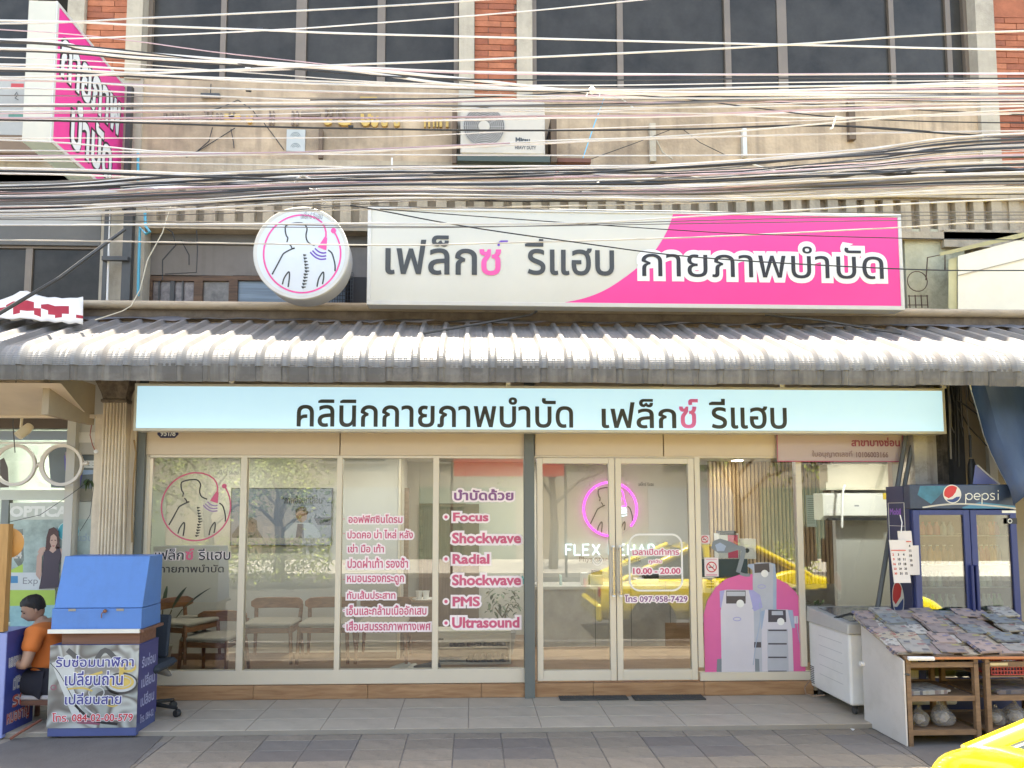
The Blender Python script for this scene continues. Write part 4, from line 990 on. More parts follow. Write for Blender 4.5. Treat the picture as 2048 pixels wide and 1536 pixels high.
# ---- clinic licence sign at right
lc = emp('licence_sign', (P(1680,923,-.06)[0], -.06, P(1680,923,-.06)[1]), 'pale pink licence signboard with red Thai lettering above the right window', 'sign')
x0_, x1_, z0_, z1_ = pr(1554, 860, 1806, 923, -.06)
bx('board', M('pale_pink_board', (.50,.39,.37), .45, var=.03), lc, x0_, x1_, -.06, -.045, z0_, z1_)
redp = M('sign_rose', (.52,.08,.16), .5)
for a in ((x0_, x1_, z0_-.003, z0_+.006), (x0_, x0_+.006, z0_+.006, z1_), (x1_-.006, x1_, z0_+.006, z1_)): bx('border', redp, lc, a[0], a[1], -.0635, -.0605, a[2], a[3])
Lt('สาขาบางซ่อน', 1702, 875, 1799, 893, -.061, M('sign_wine', (.30,.06,.10), .5), lc, bold=.03)
Lt('ใบอนุญาตเลขที่', 1624, 901, 1704, 917, -.061, M('sign_greyrose', (.25,.15,.15), .5), lc, bold=.01)
Lt('10106003166', 1712, 904, 1776, 915, -.061, M('sign_greyrose', (.25,.15,.15)), lc, bold=.02)

# ============================================================ window print on the glass
GY = .018
rose = M('print_rose', (.60,.10,.18), .5); halo = M('print_halo', (.86,.74,.72), .5); pplum = M('print_plum', (.25,.09,.22), .5); offw = M('print_white', (.78,.75,.68), .5)
wd1 = emp('window_emblem', (P(390,1140,GY)[0], GY, P(390,1145,GY)[1]), 'back-and-spine emblem and Thai name printed on the far left window', 'window lettering')
logo(wd1, pr(321, 946, 463, 1080, GY), GY-.001, ink, rose, M('print_violet', (.3,.2,.36), .5), 20, 22)
Lt('เฟล็ก', 309, 1096, 370, 1121, GY, M('print_halo', (.8,.62,.6)), wd1, bold=.05, off=.0, thick=.0006)
Lt('เฟล็ก', 310, 1097, 368, 1120, GY, ink, wd1, bold=.012, thick=.0014)
Lt('ซ์', 371, 1097, 388, 1120, GY, rose, wd1, bold=.02, thick=.0014)
Lt('รีแฮบ', 395, 1097, 462, 1120, GY, M('print_halo', (.8,.62,.6)), wd1, bold=.05, off=.0, thick=.0006)
Lt('รีแฮบ', 396, 1097, 461, 1120, GY, ink, wd1, bold=.012, thick=.0014)
Lt('กายภาพบำบัด', 319, 1129, 448, 1145, GY, ink, wd1, bold=.012)
Lt('เฟล็กซ์ รีแฮบ', 432, 940, 477, 949, GY, M('mid_grey_ink', (.25,.25,.25)), wd1, name='small_lettering')
def haloed(body, u0, v0, u1, v1, parent, m, bold=.03, h=.09, Y=GY, par=None):
    h *= 1.35; bold *= .7
    bb = pr(u0, v0, u1, v1, Y)
    hs = (bb[3]-bb[2])*h*1.0
    lettering('halo', body, (bb[0]-hs, bb[1]+hs, bb[2]-hs, bb[3]+hs), Y, halo, parent, bold=h, thick=.0006)
    lettering('lettering', body, bb, Y, m, parent, bold=bold, thick=.0014)
wd2 = emp('treatment_list', (P(780,1250,GY)[0], GY, P(780,1262,GY)[1]), 'list of ailments in small rose Thai lettering on the third window', 'window lettering')
for t_, u0, v0, u1, v1 in (('ออฟฟิศซินโดรม',697,1029,805,1046),('ปวดคอ บ่า ไหล่ หลัง',695,1059,826,1077),('เข่า มือ เท้า',696,1088,768,1105),('ปวดฝ่าเท้า รองช้ำ',695,1115,816,1136),('หมอนรองกระดูก',694,1151,808,1170),('ทับเส้นประสาท',694,1181,791,1198),('เอ็นและกล้ามเนื้ออักเสบ',693,1210,853,1230),('เสื่อมสมรรถภาพทางเพศ',693,1241,861,1261)):
    haloed(t_, u0, v0, u1, v1, wd2, rose, bold=.035, h=.13)
for vv in (1038, 1067, 1128, 1159, 1221, 1252):
    c0 = P(688, vv, GY)
    big = vv > 1200
    if big: B().prism([(c0[0]-.0+.016*math.cos(R(a)), c0[1]+.016*math.sin(R(a))) for a in range(0, 360, 30)], GY-.0004, GY-.001).obj('bullet', halo, wd2)
    B().prism([(c0[0]+.006*math.cos(R(a)), c0[1]+.006*math.sin(R(a))) for a in range(0, 360, 45)], GY-.0012, GY-.0018).obj('bullet', rose, wd2)
wd3 = emp('therapy_list', (P(965,1250,GY)[0], GY, P(965,1262,GY)[1]), 'list of therapies in large rose lettering with white outlines on the fourth window', 'window lettering')
haloed('บำบัดด้วย', 908, 978, 1027, 1001, wd3, pplum, bold=.05, h=.12)
for t_, u0, v0, u1, v1 in (('Focus',906,1025,977,1043),('Shockwave',904,1065,1042,1087),('Radial',905,1108,979,1128),('Shockwave',904,1149,1042,1171),('PMS',905,1193,960,1213),('Ultrasound',904,1234,1039,1256)):
    haloed(t_, u0, v0, u1, v1, wd3, rose, bold=.055, h=.14)
for vv in (1034, 1118, 1203, 1246):
    c0 = P(892, vv, GY)
    B().prism([(c0[0]+.034*math.cos(R(a)), c0[1]+.034*math.sin(R(a))) for a in range(0, 360, 24)], GY-.0004, GY-.001).obj('bullet_halo', halo, wd3)
    B().prism([(c0[0]+.017*math.cos(R(a)), c0[1]+.017*math.sin(R(a))) for a in range(0, 360, 30)], GY-.0012, GY-.0018).obj('bullet', rose, wd3)
wd4 = emp('opening_hours', (P(1312,1200,-.003)[0], -.003, P(1312,1202,0)[1]), 'opening hours in a white rounded outline with phone number on the right door leaf', 'window lettering')
DY = -.002
u0, v0, u1, v1 = 1259, 1069, 1364, 1181
x0_, x1_, z0_, z1_ = pr(u0, v0, u1, v1, DY); rr_ = .1
pts = arc(x1_-rr_, z1_-rr_, rr_, 0, 90, 8)+arc(x0_+rr_, z1_-rr_, rr_, 90, 180, 8)+arc(x0_+rr_, z0_+rr_, rr_, 180, 270, 8)+arc(x1_-rr_, z0_+rr_, rr_, 270, 360, 8)
b = B(); ribbon(b, pts, .018, DY-.001, closed=True); b.obj('border', offw, wd4)
haloed('เวลาเปิดทำการ', 1265, 1097, 1358, 1110, wd4, rose, .03, .12, DY)
haloed('ทุกวัน', 1298, 1119, 1323, 1128, wd4, rose, .03, .14, DY)
haloed('10.00 - 20.00', 1266, 1136, 1361, 1148, wd4, rose, .05, .14, DY)
haloed('โทร 097-958-7429', 1250, 1190, 1375, 1204, wd4, pplum, .03, .12, DY)
wd5 = emp('door_emblem', (P(1220,1065,DY)[0], DY, P(1220,1068,DY)[1]), 'back figure emblem printed across the two glass door leaves', 'window lettering')
# circle sticker on left door
c0 = P(1195, 1121, DY); b = B(); ribbon(b, arc(c0[0], c0[1], .045, 0, 360, 24), .009, DY-.001); b.obj('sticker_ring', offw, wd5)
b = B(); ribbon(b, smooth_pts([P(1187,1118,DY),P(1195,1126,DY),P(1203,1117,DY)], 4), .006, DY-.001); b.obj('sticker_smile', offw, wd5)
Lt('เฟล็กซ์ รีแฮบ', 1277, 964, 1307, 972, DY, ink, wd5, name='small_lettering')
# no smoking sticker
def nosmoke(u0, v0, u1, v1, Y, lab, small=False):
    x0_, x1_, z0_, z1_ = pr(u0, v0, u1, v1, Y)
    e_ = emp('no_smoking_sticker', ((x0_+x1_)/2, Y, z0_), lab, 'sticker')
    bx('sheet', M('sticker_pink_white', (.72,.62,.58), .5), e_, x0_, x1_, Y-.001, Y, z0_, z1_)
    cx_, cz_ = (x0_+x1_)/2, (z0_+z1_)/2+.0; r_ = (x1_-x0_)*.34; red = M('sticker_red', (.55,.03,.04), .5)
    b = B(); ribbon(b, arc(cx_, cz_, r_, 0, 360, 28), r_*.22, Y-.0016); ribbon(b, [(cx_-r_*.7, cz_+r_*.7), (cx_+r_*.7, cz_-r_*.7)], r_*.2, Y-.0022); b.obj('ban_ring', red, e_)
    b = B(); b.box(cx_-r_*.6, cx_+r_*.35, Y-.0015, Y-.0013, cz_-r_*.16, cz_+r_*.06); ribbon(b, smooth_pts([(cx_+r_*.4, cz_+.0), (cx_+r_*.5, cz_+r_*.3), (cx_+r_*.35, cz_+r_*.45)], 4), r_*.09, Y-.0015); b.obj('cigarette', ink, e_)
    b = B(); 
    for zz in (z1_-.018, z0_+.02, z0_+.012): b.box(x0_+.015, x1_-.015, Y-.0015, Y-.0012, zz-.002, zz+.002)
    b.obj('print_lines', rose, e_)
nosmoke(1409, 1115, 1437, 1153, GY, 'white no smoking sticker with red ring on the window beside the door')
nosmoke(1400, 1070, 1419, 1087, GY, 'small no smoking sticker high on the window edge beside the door')
# ---- printed machines on a pink arch
ar = emp('window_poster', (P(1505,1340,GY)[0], GY, P(1505,1343,GY)[1]), 'window sticker of three white therapy machines on a pink arch, right of the doors', 'poster')
dpink = M('arch_pink', (.68,.12,.30), .5, var=.04)
pts = [P(u, v, GY) for u, v in [(1410,1344),(1407,1230),(1415,1200),(1432,1174),(1452,1158),(1480,1149),(1520,1148),(1550,1155),(1575,1168),(1592,1185),(1604,1208),(1609,1240),(1611,1344)]]
B().prism(pts, GY-.0004, GY-.001).obj('arch', dpink, ar)
mwh = M('machine_print_white', (.60,.55,.56), .5, var=.03); mgr = M('machine_print_grey', (.44,.44,.46), .5); mbl = M('machine_print_blue', (.33,.39,.48), .5); mlil = M('machine_print_lilac', (.36,.34,.55), .5); mdk = M('machine_print_dark', (.07,.06,.07), .4); mst = M('machine_print_stone', (.20,.22,.23), .5)
def pp_(pts, m, k, name='print'):
    B().prism([P(u, v, GY) for u, v in pts], GY-.001-.0005*k, GY-.0014-.0005*k).obj(name, m, ar)
pp_([(1507,1344),(1505,1140),(1495,1132),(1497,1128),(1540,1125),(1550,1128),(1553,1160),(1552,1344)], mbl, 1, 'machine_body')
pp_([(1506,1344),(1506,1130),(1512,1125),(1540,1125),(1546,1132),(1547,1344)], mgr, 2, 'machine_body')
pp_([(1508,1128),(1538,1126),(1539,1144),(1509,1146)], mdk, 3, 'machine_screen')
pp_([(1440,1215),(1439,1182),(1455,1179),(1506,1180),(1520,1190),(1525,1215),(1510,1222)], mlil, 3, 'machine_panel')
pp_([(1443,1344),(1441,1222),(1449,1180),(1497,1180),(1507,1222),(1510,1344)], mwh, 4, 'machine_body')
pp_([(1452,1181),(1491,1181),(1491,1207),(1452,1207)], mdk, 5, 'machine_screen'); pp_([(1453,1183),(1490,1183),(1490,1192),(1453,1192)], mgr, 6, 'machine_display')
pp_([(1433,1344),(1434,1318),(1443,1317),(1443,1344)], mst, 4, 'machine_foot'); pp_([(1510,1344),(1510,1317),(1518,1318),(1519,1344)], mst, 4, 'machine_foot')
pp_([(1522,1258),(1522,1222),(1537,1218),(1585,1220),(1590,1256)], mbl, 5, 'machine_panel')
pp_([(1524,1344),(1523,1260),(1530,1219),(1575,1219),(1584,1260),(1587,1344)], mwh, 6, 'machine_body')
pp_([(1536,1219),(1571,1220),(1572,1244),(1536,1244)], mdk, 7, 'machine_screen'); pp_([(1543,1222),(1565,1222),(1566,1230),(1543,1230)], mgr, 8, 'machine_display')
pp_([(1535,1344),(1534,1258),(1575,1258),(1577,1344)], mgr, 7, 'machine_drawers')
for vv in (1259, 1286, 1313, 1341): pp_([(1536,vv),(1573,vv),(1573,vv+3),(1536,vv+3)], mdk, 8, 'drawer_slot')
for u, v, r_ in ((1529,1147,.036), (1480,1207,.038), (1561,1243,.036)):
    c0 = P(u, v, GY); B().prism([(c0[0]+r_*math.cos(R(a)), c0[1]+r_*math.sin(R(a))) for a in range(0, 360, 20)], GY-.0052, GY-.0058).obj('machine_knob', offw, ar)
for u, v in ((1474,1238), (1523,1173)):
    c0 = P(u, v, GY); b = B(); ribbon(b, [(c0[0]+.038*math.cos(R(a)), c0[1]+.017*math.sin(R(a))) for a in range(0, 361, 20)], .008, GY-.004); b.obj('machine_badge', mlil, ar)
def line_(pts, wd, m, k, name='cord'):
    b = B(); ribbon(b, smooth_pts([P(u, v, GY) for u, v in pts], 4), wd, GY-.001-.0005*k); b.obj(name, m, ar)
pp_([(1422,1096),(1426,1082),(1440,1077),(1460,1083),(1478,1092),(1476,1100),(1455,1106),(1436,1106)], mst, 2, 'treatment_head'); pp_([(1430,1090),(1440,1085),(1452,1092),(1448,1102),(1434,1102)], mbl, 3, 'treatment_head_plate')
line_([(1472,1096),(1486,1098),(1485,1112),(1476,1145)], .045, mst, 3, 'treatment_arm')
line_([(1480,1147),(1490,1150),(1500,1150)], .03, mst, 1, 'treatment_arm')
pp_([(1503,1218),(1513,1198),(1520,1216)], mlil, 7, 'hand_piece'); line_([(1519,1205),(1520,1240),(1512,1285),(1506,1330)], .008, mbl, 7); line_([(1592,1232),(1597,1275),(1604,1300)], .006, mbl, 7)
pp_([(1508,1284),(1522,1284),(1522,1295),(1508,1295)], mdk, 5, 'machine_port'); pp_([(1588,1232),(1596,1232),(1596,1247),(1588,1247)], mwh, 6, 'hand_piece')
# ============================================================ inside the clinic
room = emp('clinic_room', (0, 1.5, F0), 'bright cream walled clinic interior seen through the shop glass', 'room')
wallm = M('clinic_wall', (.52,.50,.445), .8, var=.02); floorm = wood('clinic_floor', (.20,.12,.07), (.30,.19,.12), .4, (.8, 6, 6)); ceilm = M('clinic_ceiling', (.70,.67,.60), .8, var=.02)
xl_, xr_ = P(262,1000,1.15)[0], P(1815,1000,1.2)[0]+.1
CZ = 2.44; RB = 3.1
bx('floor', floorm, room, xl_, xr_, .06, RB+1.5, F0-.1, F0)
bx('ceiling', ceilm, room, xl_, xr_, .06, RB+1.5, CZ, CZ+.1)
bx('left_wall', wallm, room, xl_-.08, xl_, .0, RB+1.5, 0, 3.1)
bx('right_wall', wallm, room, xr_, xr_+.08, .0, RB+1.5, 0, 3.1)
bx('bulkhead', wallm, room, xl_, xr_, .07, .12, zH+.02, 3.1)
W1 = 1.15
xw = P(795,1100,W1)[0]
bx('partition_wall', wallm, room, xl_, xw, W1, W1+.1, F0, CZ)
bx('skirting', wood('skirting_wood', (.15,.08,.045), (.22,.13,.08), .5), room, xl_, xw, W1-.012, W1-.001, F0, F0+.07)
bx('partition_return', wallm, room, xw-.1, xw, W1+.1, 2.3, F0, CZ)
bx('back_wall', wallm, room, P(930,1000,RB)[0]-1.5, P(1420,1000,RB)[0], RB, RB+.1, F0, CZ)
# slat wall on the right
SWY = 2.35
xs0, xs1 = P(1420,1000,SWY)[0], P(1672,1000,SWY)[0]
slw = wood('slat_wood', (.55,.38,.22), (.70,.52,.33), .55, (8, 8, .7))
sb = bx('slat_backing', M('slat_backing', (.22,.14,.08), .8), room, xs0, xs1, SWY+.03, SWY+.08, P(1550,1168,SWY)[1], CZ)
n = 33
for i in range(n):
    xx = xs0+(xs1-xs0)*i/n; B().box(xx+.004, xx+(xs1-xs0)/n*.62, SWY, SWY+.032, P(1550,1168,SWY)[1], CZ-.001).obj('slat', slw, sb)
marble = M('grey_marble', (.42,.40,.36), .3, var=.22, vsc=2.5, dirt=.5, dcol=(.25,.24,.22), dsc=2.2)
bx('marble_dado', marble, room, xs0, xs1, SWY-.01, SWY+.08, F0, P(1550,1168,SWY)[1]-.002)
bx('right_rear_wall', wallm, room, xs1, xr_, SWY-.05, SWY+.08, F0, CZ)
# corridor with door frame
dw_ = wood('interior_door_wood', (.13,.08,.05), (.22,.14,.09), .5, (10, 10, .8)); fr_m = wood('frame_wood', (.14,.09,.05), (.24,.15,.09), .5)
DYi = 2.6
x0_, x1_, z0_, z1_ = pr(838, 1007, 926, 1300, DYi)
dd_ = bx('inner_door', dw_, room, x0_+.05, x1_-.02, DYi, DYi+.04, F0, z1_-.05)
bx('door_frame', fr_m, room, x0_, x0_+.05, DYi-.03, DYi+.05, F0, z1_); bx('door_frame', fr_m, room, x1_-.02, x1_+.03, DYi-.03, DYi+.05, F0, z1_); bx('door_frame', fr_m, room, x0_+.05, x1_-.02, DYi-.03, DYi+.05, z1_-.05, z1_)
bx('corridor_wall', wallm, room, xw-.1, x0_-.002, DYi, DYi+.08, F0, CZ); bx('corridor_wall', wallm, room, x0_, x1_+.03, DYi, DYi+.08, z1_+.002, CZ); bx('corridor_wall', wallm, room, x1_+.032, P(1080,1000,DYi)[0], DYi, DYi+.08, F0, CZ)
bx('corner_trim', fr_m, room, P(806,1100,W1)[0], P(815,1100,W1)[0], W1+.1, W1+.16, F0, P(810,975,W1)[1])
bx('corner_trim', alum, room, P(796,1100,W1)[0], P(801,1100,W1)[0], W1-.02, W1+.08, F0, CZ)
bx('dark_panel', M('dark_brown_panel', (.17,.11,.07), .6), room, P(926,1100,2.5)[0], P(958,1100,2.5)[0], 2.5, 2.55, F0, P(940,1008,2.5)[1])  # dark brown panel right of the inner door
# reception counter of marble
CY = 1.75
ct = emp('reception_counter', (P(1250,1300,CY)[0], CY, F0), 'grey marble reception counter behind the glass doors', 'counter')
cx0, cx1 = P(1072,1200,CY)[0], P(1600,1200,CY)[0]
bx('front', marble, ct, cx0, cx1, CY, CY+.5, F0, P(1250,1178,CY)[1]); bx('top', M('counter_top', (.55,.53,.48), .3), ct, cx0-.02, cx1, CY-.03, CY+.52, P(1250,1178,CY)[1]+.001, P(1250,1172,CY)[1])
zc = P(1250,1172,CY)[1]
for u in (1190, 1262, 1340): bx('joint', M('joint_dark', (.1,.1,.09)), ct, P(u,1230,CY)[0], P(u,1230,CY)[0]+.006, CY-.0015, CY-.0002, F0, P(1250,1178,CY)[1]-.002)
bx('wood_side', wood('counter_wood', (.25,.15,.08), (.36,.23,.13), .5), ct, P(1330,1250,CY)[0], cx1, CY-.006, CY-.002, F0, F0+.28)
# things on the counter
def item(u0, v0, u1, v1, Y, d, m, name, lab, cat, bev=.005):
    return T(pb(name, m, None, u0, v0, u1, v1, Y, d, bev), lab, cat)
cw_ = M('appliance_white', (.62,.6,.56), .4); 
pr1 = emp('printer', (P(1188,1170,CY+.1)[0], CY+.1, zc), 'grey card terminal and printer on the left part of the counter', 'printer')
pb('body', M('printer_grey', (.33,.33,.33), .5), pr1, 1180, 1150, 1207, 1172, CY+.1, .15, .006); pb('lid', black, pr1, 1184, 1140, 1205, 1150, CY+.14, .1, .004); pb('tray', cw_, pr1, 1163, 1146, 1177, 1172, CY+.1, .1, .004)
pr2 = emp('till', (P(1300,1170,CY+.1)[0], CY+.1, zc), 'white cash till with dark top behind the opening hours lettering', 'till')
pb('body', cw_, pr2, 1272, 1158, 1318, 1176, CY+.1, .2, .006); pb('printer_top', black, pr2, 1288, 1148, 1318, 1157, CY+.12, .12, .004)
item(1120, 1150, 1124, 1172, CY+.1, .1, M('clear_acrylic_edge', (.5,.62,.58), .2), 'acrylic_stand', 'clear acrylic stand at the left end of the counter', 'stand')
# boxes pile right of the doors
mo = emp('monitor', (P(1440,1160,1.4)[0], 1.45, .93), 'dark desktop monitor behind the no smoking sticker', 'monitor')
pb('screen', M('monitor_dark', (.04,.06,.07), .3), mo, 1404, 1118, 1496, 1160, 1.45, .03, .004); pb('stand', black, mo, 1440, 1160, 1456, 1176, 1.46, .03)
rb_ = emp('red_box', (P(1455,1118,1.5)[0], 1.5, P(1455,1118,1.5)[1]), 'white carton with a crimson panel stacked behind the window print', 'carton')
pb('carton', cw_, rb_, 1437, 1067, 1478, 1117, 1.5, .15); pb('crimson_panel', M('crimson_print', (.50,.04,.10), .4), rb_, 1456, 1070, 1476, 1116, 1.497, .002); pb('dark_lid', black, rb_, 1440, 1062, 1472, 1070, 1.5, .14)
wb_ = emp('white_box', (P(1495,1118,1.55)[0], 1.55, P(1495,1118,1.5)[1]), 'square white carton with a black dot beside the crimson one', 'carton')
pb('carton', cw_, wb_, 1480, 1078, 1512, 1118, 1.55, .15); c0 = P(1494, 1101, 1.55); B().prism([(c0[0]+.028*math.cos(R(a)), c0[1]+.028*math.sin(R(a))) for a in range(0, 360, 30)], 1.548, 1.5465).obj('dot', black, wb_)
lb_ = emp('label_box', (P(1420,1185,1.3)[0], 1.3, P(1420,1185,1.3)[1]), 'small white carton with dark print under the no smoking sticker', 'carton')
pb('carton', cw_, lb_, 1409, 1156, 1432, 1186, 1.3, .12); 
for v in (1160, 1166, 1172): pb('print_line', ink, lb_, 1413, v, 1428, v+3, 1.298, .001)
pa = T(pb('paper_sheet', M('paper_sheet', (.55,.57,.60), .7), None, 1613, 990, 1632, 1054, SWY-.07, .002), 'grey-white printed paper sheet on the slatted wall', 'paper')
for k in range(13): pb('text_line', M('mid_grey_ink', (.25,.25,.25)), pa, 1615, 996+k*4.1, 1630, 997.4+k*4.1, SWY-.0715, .001)
# indoor air conditioner
ia = emp('wall_air_conditioner', (P(1715,1040,1.0)[0], 1.0, P(1715,1040,1.0)[1]), 'white indoor air conditioner unit behind the right window', 'air conditioner')
x0_, x1_, z0_, z1_ = pr(1646, 986, 1780, 1040, 1.0)
B().prism([(1.0, z1_-.02), (1.02, z1_), (1.22, z1_), (1.22, z0_), (1.06, z0_), (1.0, z0_+.05)], x0_, x1_, 'x').obj('case', M('appliance_white2', (.66,.64,.58), .35, var=.02), ia, bevel=.004)
bx('outlet', black, ia, x0_+.06, x1_-.04, 1.003, 1.06, z0_-.004, z0_+.022); pb('badge', M('mid_grey_ink', (.25,.25,.25)), ia, 1709, 1010, 1718, 1013, .998, .001)
pb('energy_label', M('energy_yellow', (.6,.42,.05), .5), ia, 1766, 986, 1779, 999, .997, .002)
bx('support_wall', wallm, room, P(1672,1100,1.2)[0]+.02, xr_, 1.23, 1.3, F0, CZ)
oa = emp('hanging_unit', (P(1730,975,.9)[0], .9, P(1730,975,.9)[1]), 'cream wall cabinet above the indoor air conditioner', 'cabinet')
pb('case', M('old_cream', (.5,.45,.34), .5, var=.05), oa, 1655, 928, 1790, 980, 1.0, .2, .006); pb('lower_rail', M('old_cream', (.5,.45,.34)), oa, 1652, 964, 1792, 980, .985, .012)
tb = B(); pl = [Q3(1690,970,.9), Q3(1687,975,.9), Q3(1684,1000,.9), Q3(1684,1055,.9)]; tb.tube(pl, .013, 8); T(tb.obj('drain_pipe', white, smooth=True), 'white pipe hanging in front of the indoor air conditioner', 'pipe')
# neon emblem on the back wall
NY = RB-.03
def emit(name, col, st):
    if name in _mats: return _mats[name]
    m = bpy.data.materials.new(name); m.use_nodes = True; N = m.node_tree.nodes; p = N['Principled BSDF']; p.inputs['Base Color'].default_value = (*[c*.5 for c in col], 1); p.inputs['Emission Color'].default_value = (*col, 1); p.inputs['Emission Strength'].default_value = st; _mats[name] = m; return m
neonp = emit('neon_magenta', (1.0, .05, 1.0), .42); neonw = emit('neon_white', (.6, .9, 1.15), .42)
ne = emp('neon_sign', (P(1220,1130,NY)[0], NY, P(1220,1130,NY)[1]), 'magenta neon ring with back figure and glowing white letters on the clinic back wall', 'neon sign')
cN = P(1220, 1018, NY); rN = (P(1273,1018,NY)[0]-P(1167,1018,NY)[0])/2
b = B().tube([(cN[0]+rN*math.cos(R(a)), NY-.02, cN[1]+rN*math.sin(R(a))) for a in range(-40, 292, 6)], .017, 8); b.obj('neon_ring', neonp, ne, smooth=True)
pts = [(1237,972),(1246,985),(1249,1000),(1252,1010)]
B().tube([Q3(u, v, NY-.02) for u, v in pts]+[Q3(1252,1012,NY-.02), Q3(1240,1013,NY-.02), Q3(1243,995,NY-.02)], .010, 6).obj('neon_probe', neonp, ne)
sc_ = rN*2/1100*1.02
logo(ne, (cN[0]-rN, cN[0]+rN, cN[1]-rN, cN[1]+rN), NY-.008, ink, M('print_violet', (.3,.2,.36)), neonw, 26, 4, spine=False, cone=False)
for k in range(3): 
    B().tube([Q3(u, v+k*5, NY-.02) for u, v in smooth_pts([(1235-k*2,1019),(1243,1022),(1254,1020)], 3)], .006, 6).obj('neon_wave', neonw, ne)
def neon_text(body, u0, v0, u1, v1, m, rad):
    lp = outline(body, 2); xs = [p[0] for l in lp for p in l]; ys = [p[1] for l in lp for p in l]
letters = {'F': [[(0,0),(0,1),(.62,1)],[(0,.52),(.5,.52)]], 'L': [[(0,1),(0,0),(.6,0)]], 'E': [[(.62,1),(0,1),(0,0),(.62,0)],[(0,.52),(.52,.52)]], 'X': [[(0,1),(.75,0)],[(0,0),(.75,1)]],
 'R': [[(0,0),(0,1),(.4,1),(.58,.88),(.58,.66),(.4,.52),(0,.52)],[(.3,.52),(.6,0)]], 'H': [[(0,0),(0,1)],[(.66,0),(.66,1)],[(0,.5),(.66,.5)]], 'A': [[(0,0),(.38,1),(.76,0)],[(.15,.36),(.6,.36)]], 'B': [[(0,0),(0,1),(.4,1),(.55,.88),(.55,.66),(.4,.53),(0,.53)],[(.4,.53),(.62,.4),(.62,.14),(.42,0),(0,0)]]}
xx = 1132.0
for ch in 'FLEX REHAB':
    if ch == ' ': xx += 12; continue
    for st in letters[ch]:
        B().tube([Q3(xx+p[0]*19, 1110-p[1]*21, NY-.02) for p in st], .0105, 6).obj('neon_letter', neonw, ne)
    xx += {'F':17,'L':17,'E':19,'X':21,'R':19,'H':20,'A':21,'B':18}[ch]
Lt('Physiotherapy Clinic', 1158, 1113, 1281, 1126, NY, M('mid_brown_ink', (.16,.13,.11), .5), ne, bold=.02, off=.008)
# ceiling lights (lit in the photo), and one added fill lamp
ceil_l = emit('downlight_glow', (1.0, .93, .82), 14)
for u, v, yy in ((886,912,.6),(886,932,1.6),(1085,935,2.0),(1277,935,2.0),(1530,921,.9),(1475,935,2.0),(380,934,.5),(590,934,.5)):
    c0 = G(u, v, CZ-.012) if False else None
    x_ = P(u, v, yy)[0]
    e_ = emp('downlight', (x_, yy, CZ-.02), {886:'round ceiling downlight over the corridor, seen at the top of the fourth window',1085:'round ceiling downlight seen through the left door leaf',1277:'round ceiling downlight seen through the right door leaf',1530:'round ceiling downlight near the glass above the machine poster',1475:'round ceiling downlight over the slatted wall',380:'round ceiling downlight above the far left chairs',590:'round ceiling downlight above the television'}[u]+(', farther one' if (u, yy) == (886,1.6) else ''), 'light')
    B().lathe((x_, yy, CZ), [(.075, -.018), (.085, -.012), (.085, 0)], 20).obj('rim', white, e_)
    B().lathe((x_, yy, CZ), [(.001, -.0195), (.07, -.0195), (.07, -.0185)], 20).obj('lamp', ceil_l, e_)
for (x_, y_, p_) in ((-2.6,.5,1.7),(-1.0,.5,1.7),(.3,1.6,1.7),(.9,1.6,1.8),(1.9,1.6,2.0),(2.6,1.3,2.6),(4.4,.25,5.0)):  # last lamp has no fixture, added to brighten the wall under the air conditioner
    l = bpy.data.lights.new('downlight_and_fill_lamp', 'AREA'); l.shape = 'DISK'; l.size = .14; l.energy = p_; l.color = (.84, .93, 1.05)
    o = bpy.data.objects.new('downlight_and_fill_lamp', l); COL.objects.link(o); o.location = (x_, y_, CZ-.03)
# television
TY = W1-.05
tv = emp('television', (P(572,1090,TY)[0], TY, P(572,1092,TY)[1]), 'wall television showing a doctor talking to a patient, behind the second window', 'television')
x0_, x1_, z0_, z1_ = pr(461, 976, 664, 1092, TY)
bx('frame', black, tv, x0_, x1_, TY, TY+.045, z0_, z1_, .003)
def tvp(pts, m, k, name='screen_picture'):
    B().prism([(x0_+(x1_-x0_)*a, z1_-(z1_-z0_)*b_) for a, b_ in pts], TY-.001-.0006*k, TY-.0015-.0006*k).obj(name, m, tv)
def em2(n, c, s=.10): return emit('tv_'+n, tuple(a*.55 for a in c), s*.35)
bx('screen', em2('blue_grey', (.28,.34,.46), .22), tv, x0_+.01, x1_-.01, TY-.0012, TY-.0004, z0_+.012, z1_-.01)
tvp([(.02,.95),(.02,.80),(.12,.55),(.2,.5),(.26,.56),(.27,.72),(.3,.8),(.36,.95)], em2('patient', (.10,.12,.15)), 1); tvp([(.12,.78),(.14,.6),(.2,.54),(.25,.62),(.25,.75)], em2('hair', (.13,.08,.08)), 2)
tvp([(.52,.95),(.55,.66),(.6,.6),(.8,.6),(.88,.75),(.9,.95)], em2('coat', (.45,.55,.66), .25), 1); tvp([(.64,.95),(.66,.62),(.72,.62),(.73,.95)], em2('shirt', (.05,.06,.16)), 2)
tvp([(.645,.5),(.65,.4),(.68,.36),(.73,.36),(.755,.42),(.75,.54),(.71,.6),(.67,.57)], em2('face', (.42,.24,.16), .15), 3); tvp([(.635,.48),(.64,.38),(.68,.32),(.74,.33),(.765,.42),(.755,.47),(.74,.4),(.68,.39),(.65,.44)], em2('hair', (.13,.08,.08)), 4)
tvp([(.82,.52),(.99,.5),(.99,.64),(.86,.64)], em2('navy', (.03,.04,.12)), 2); tvp([(.02,.96),(.02,.86),(.97,.86),(.97,.96)], em2('desk', (.5,.5,.5), .2), 5)
tvp([(.32,.66),(.5,.66),(.5,.88),(.32,.88)], em2('panel', (.36,.4,.5), .25), 1)
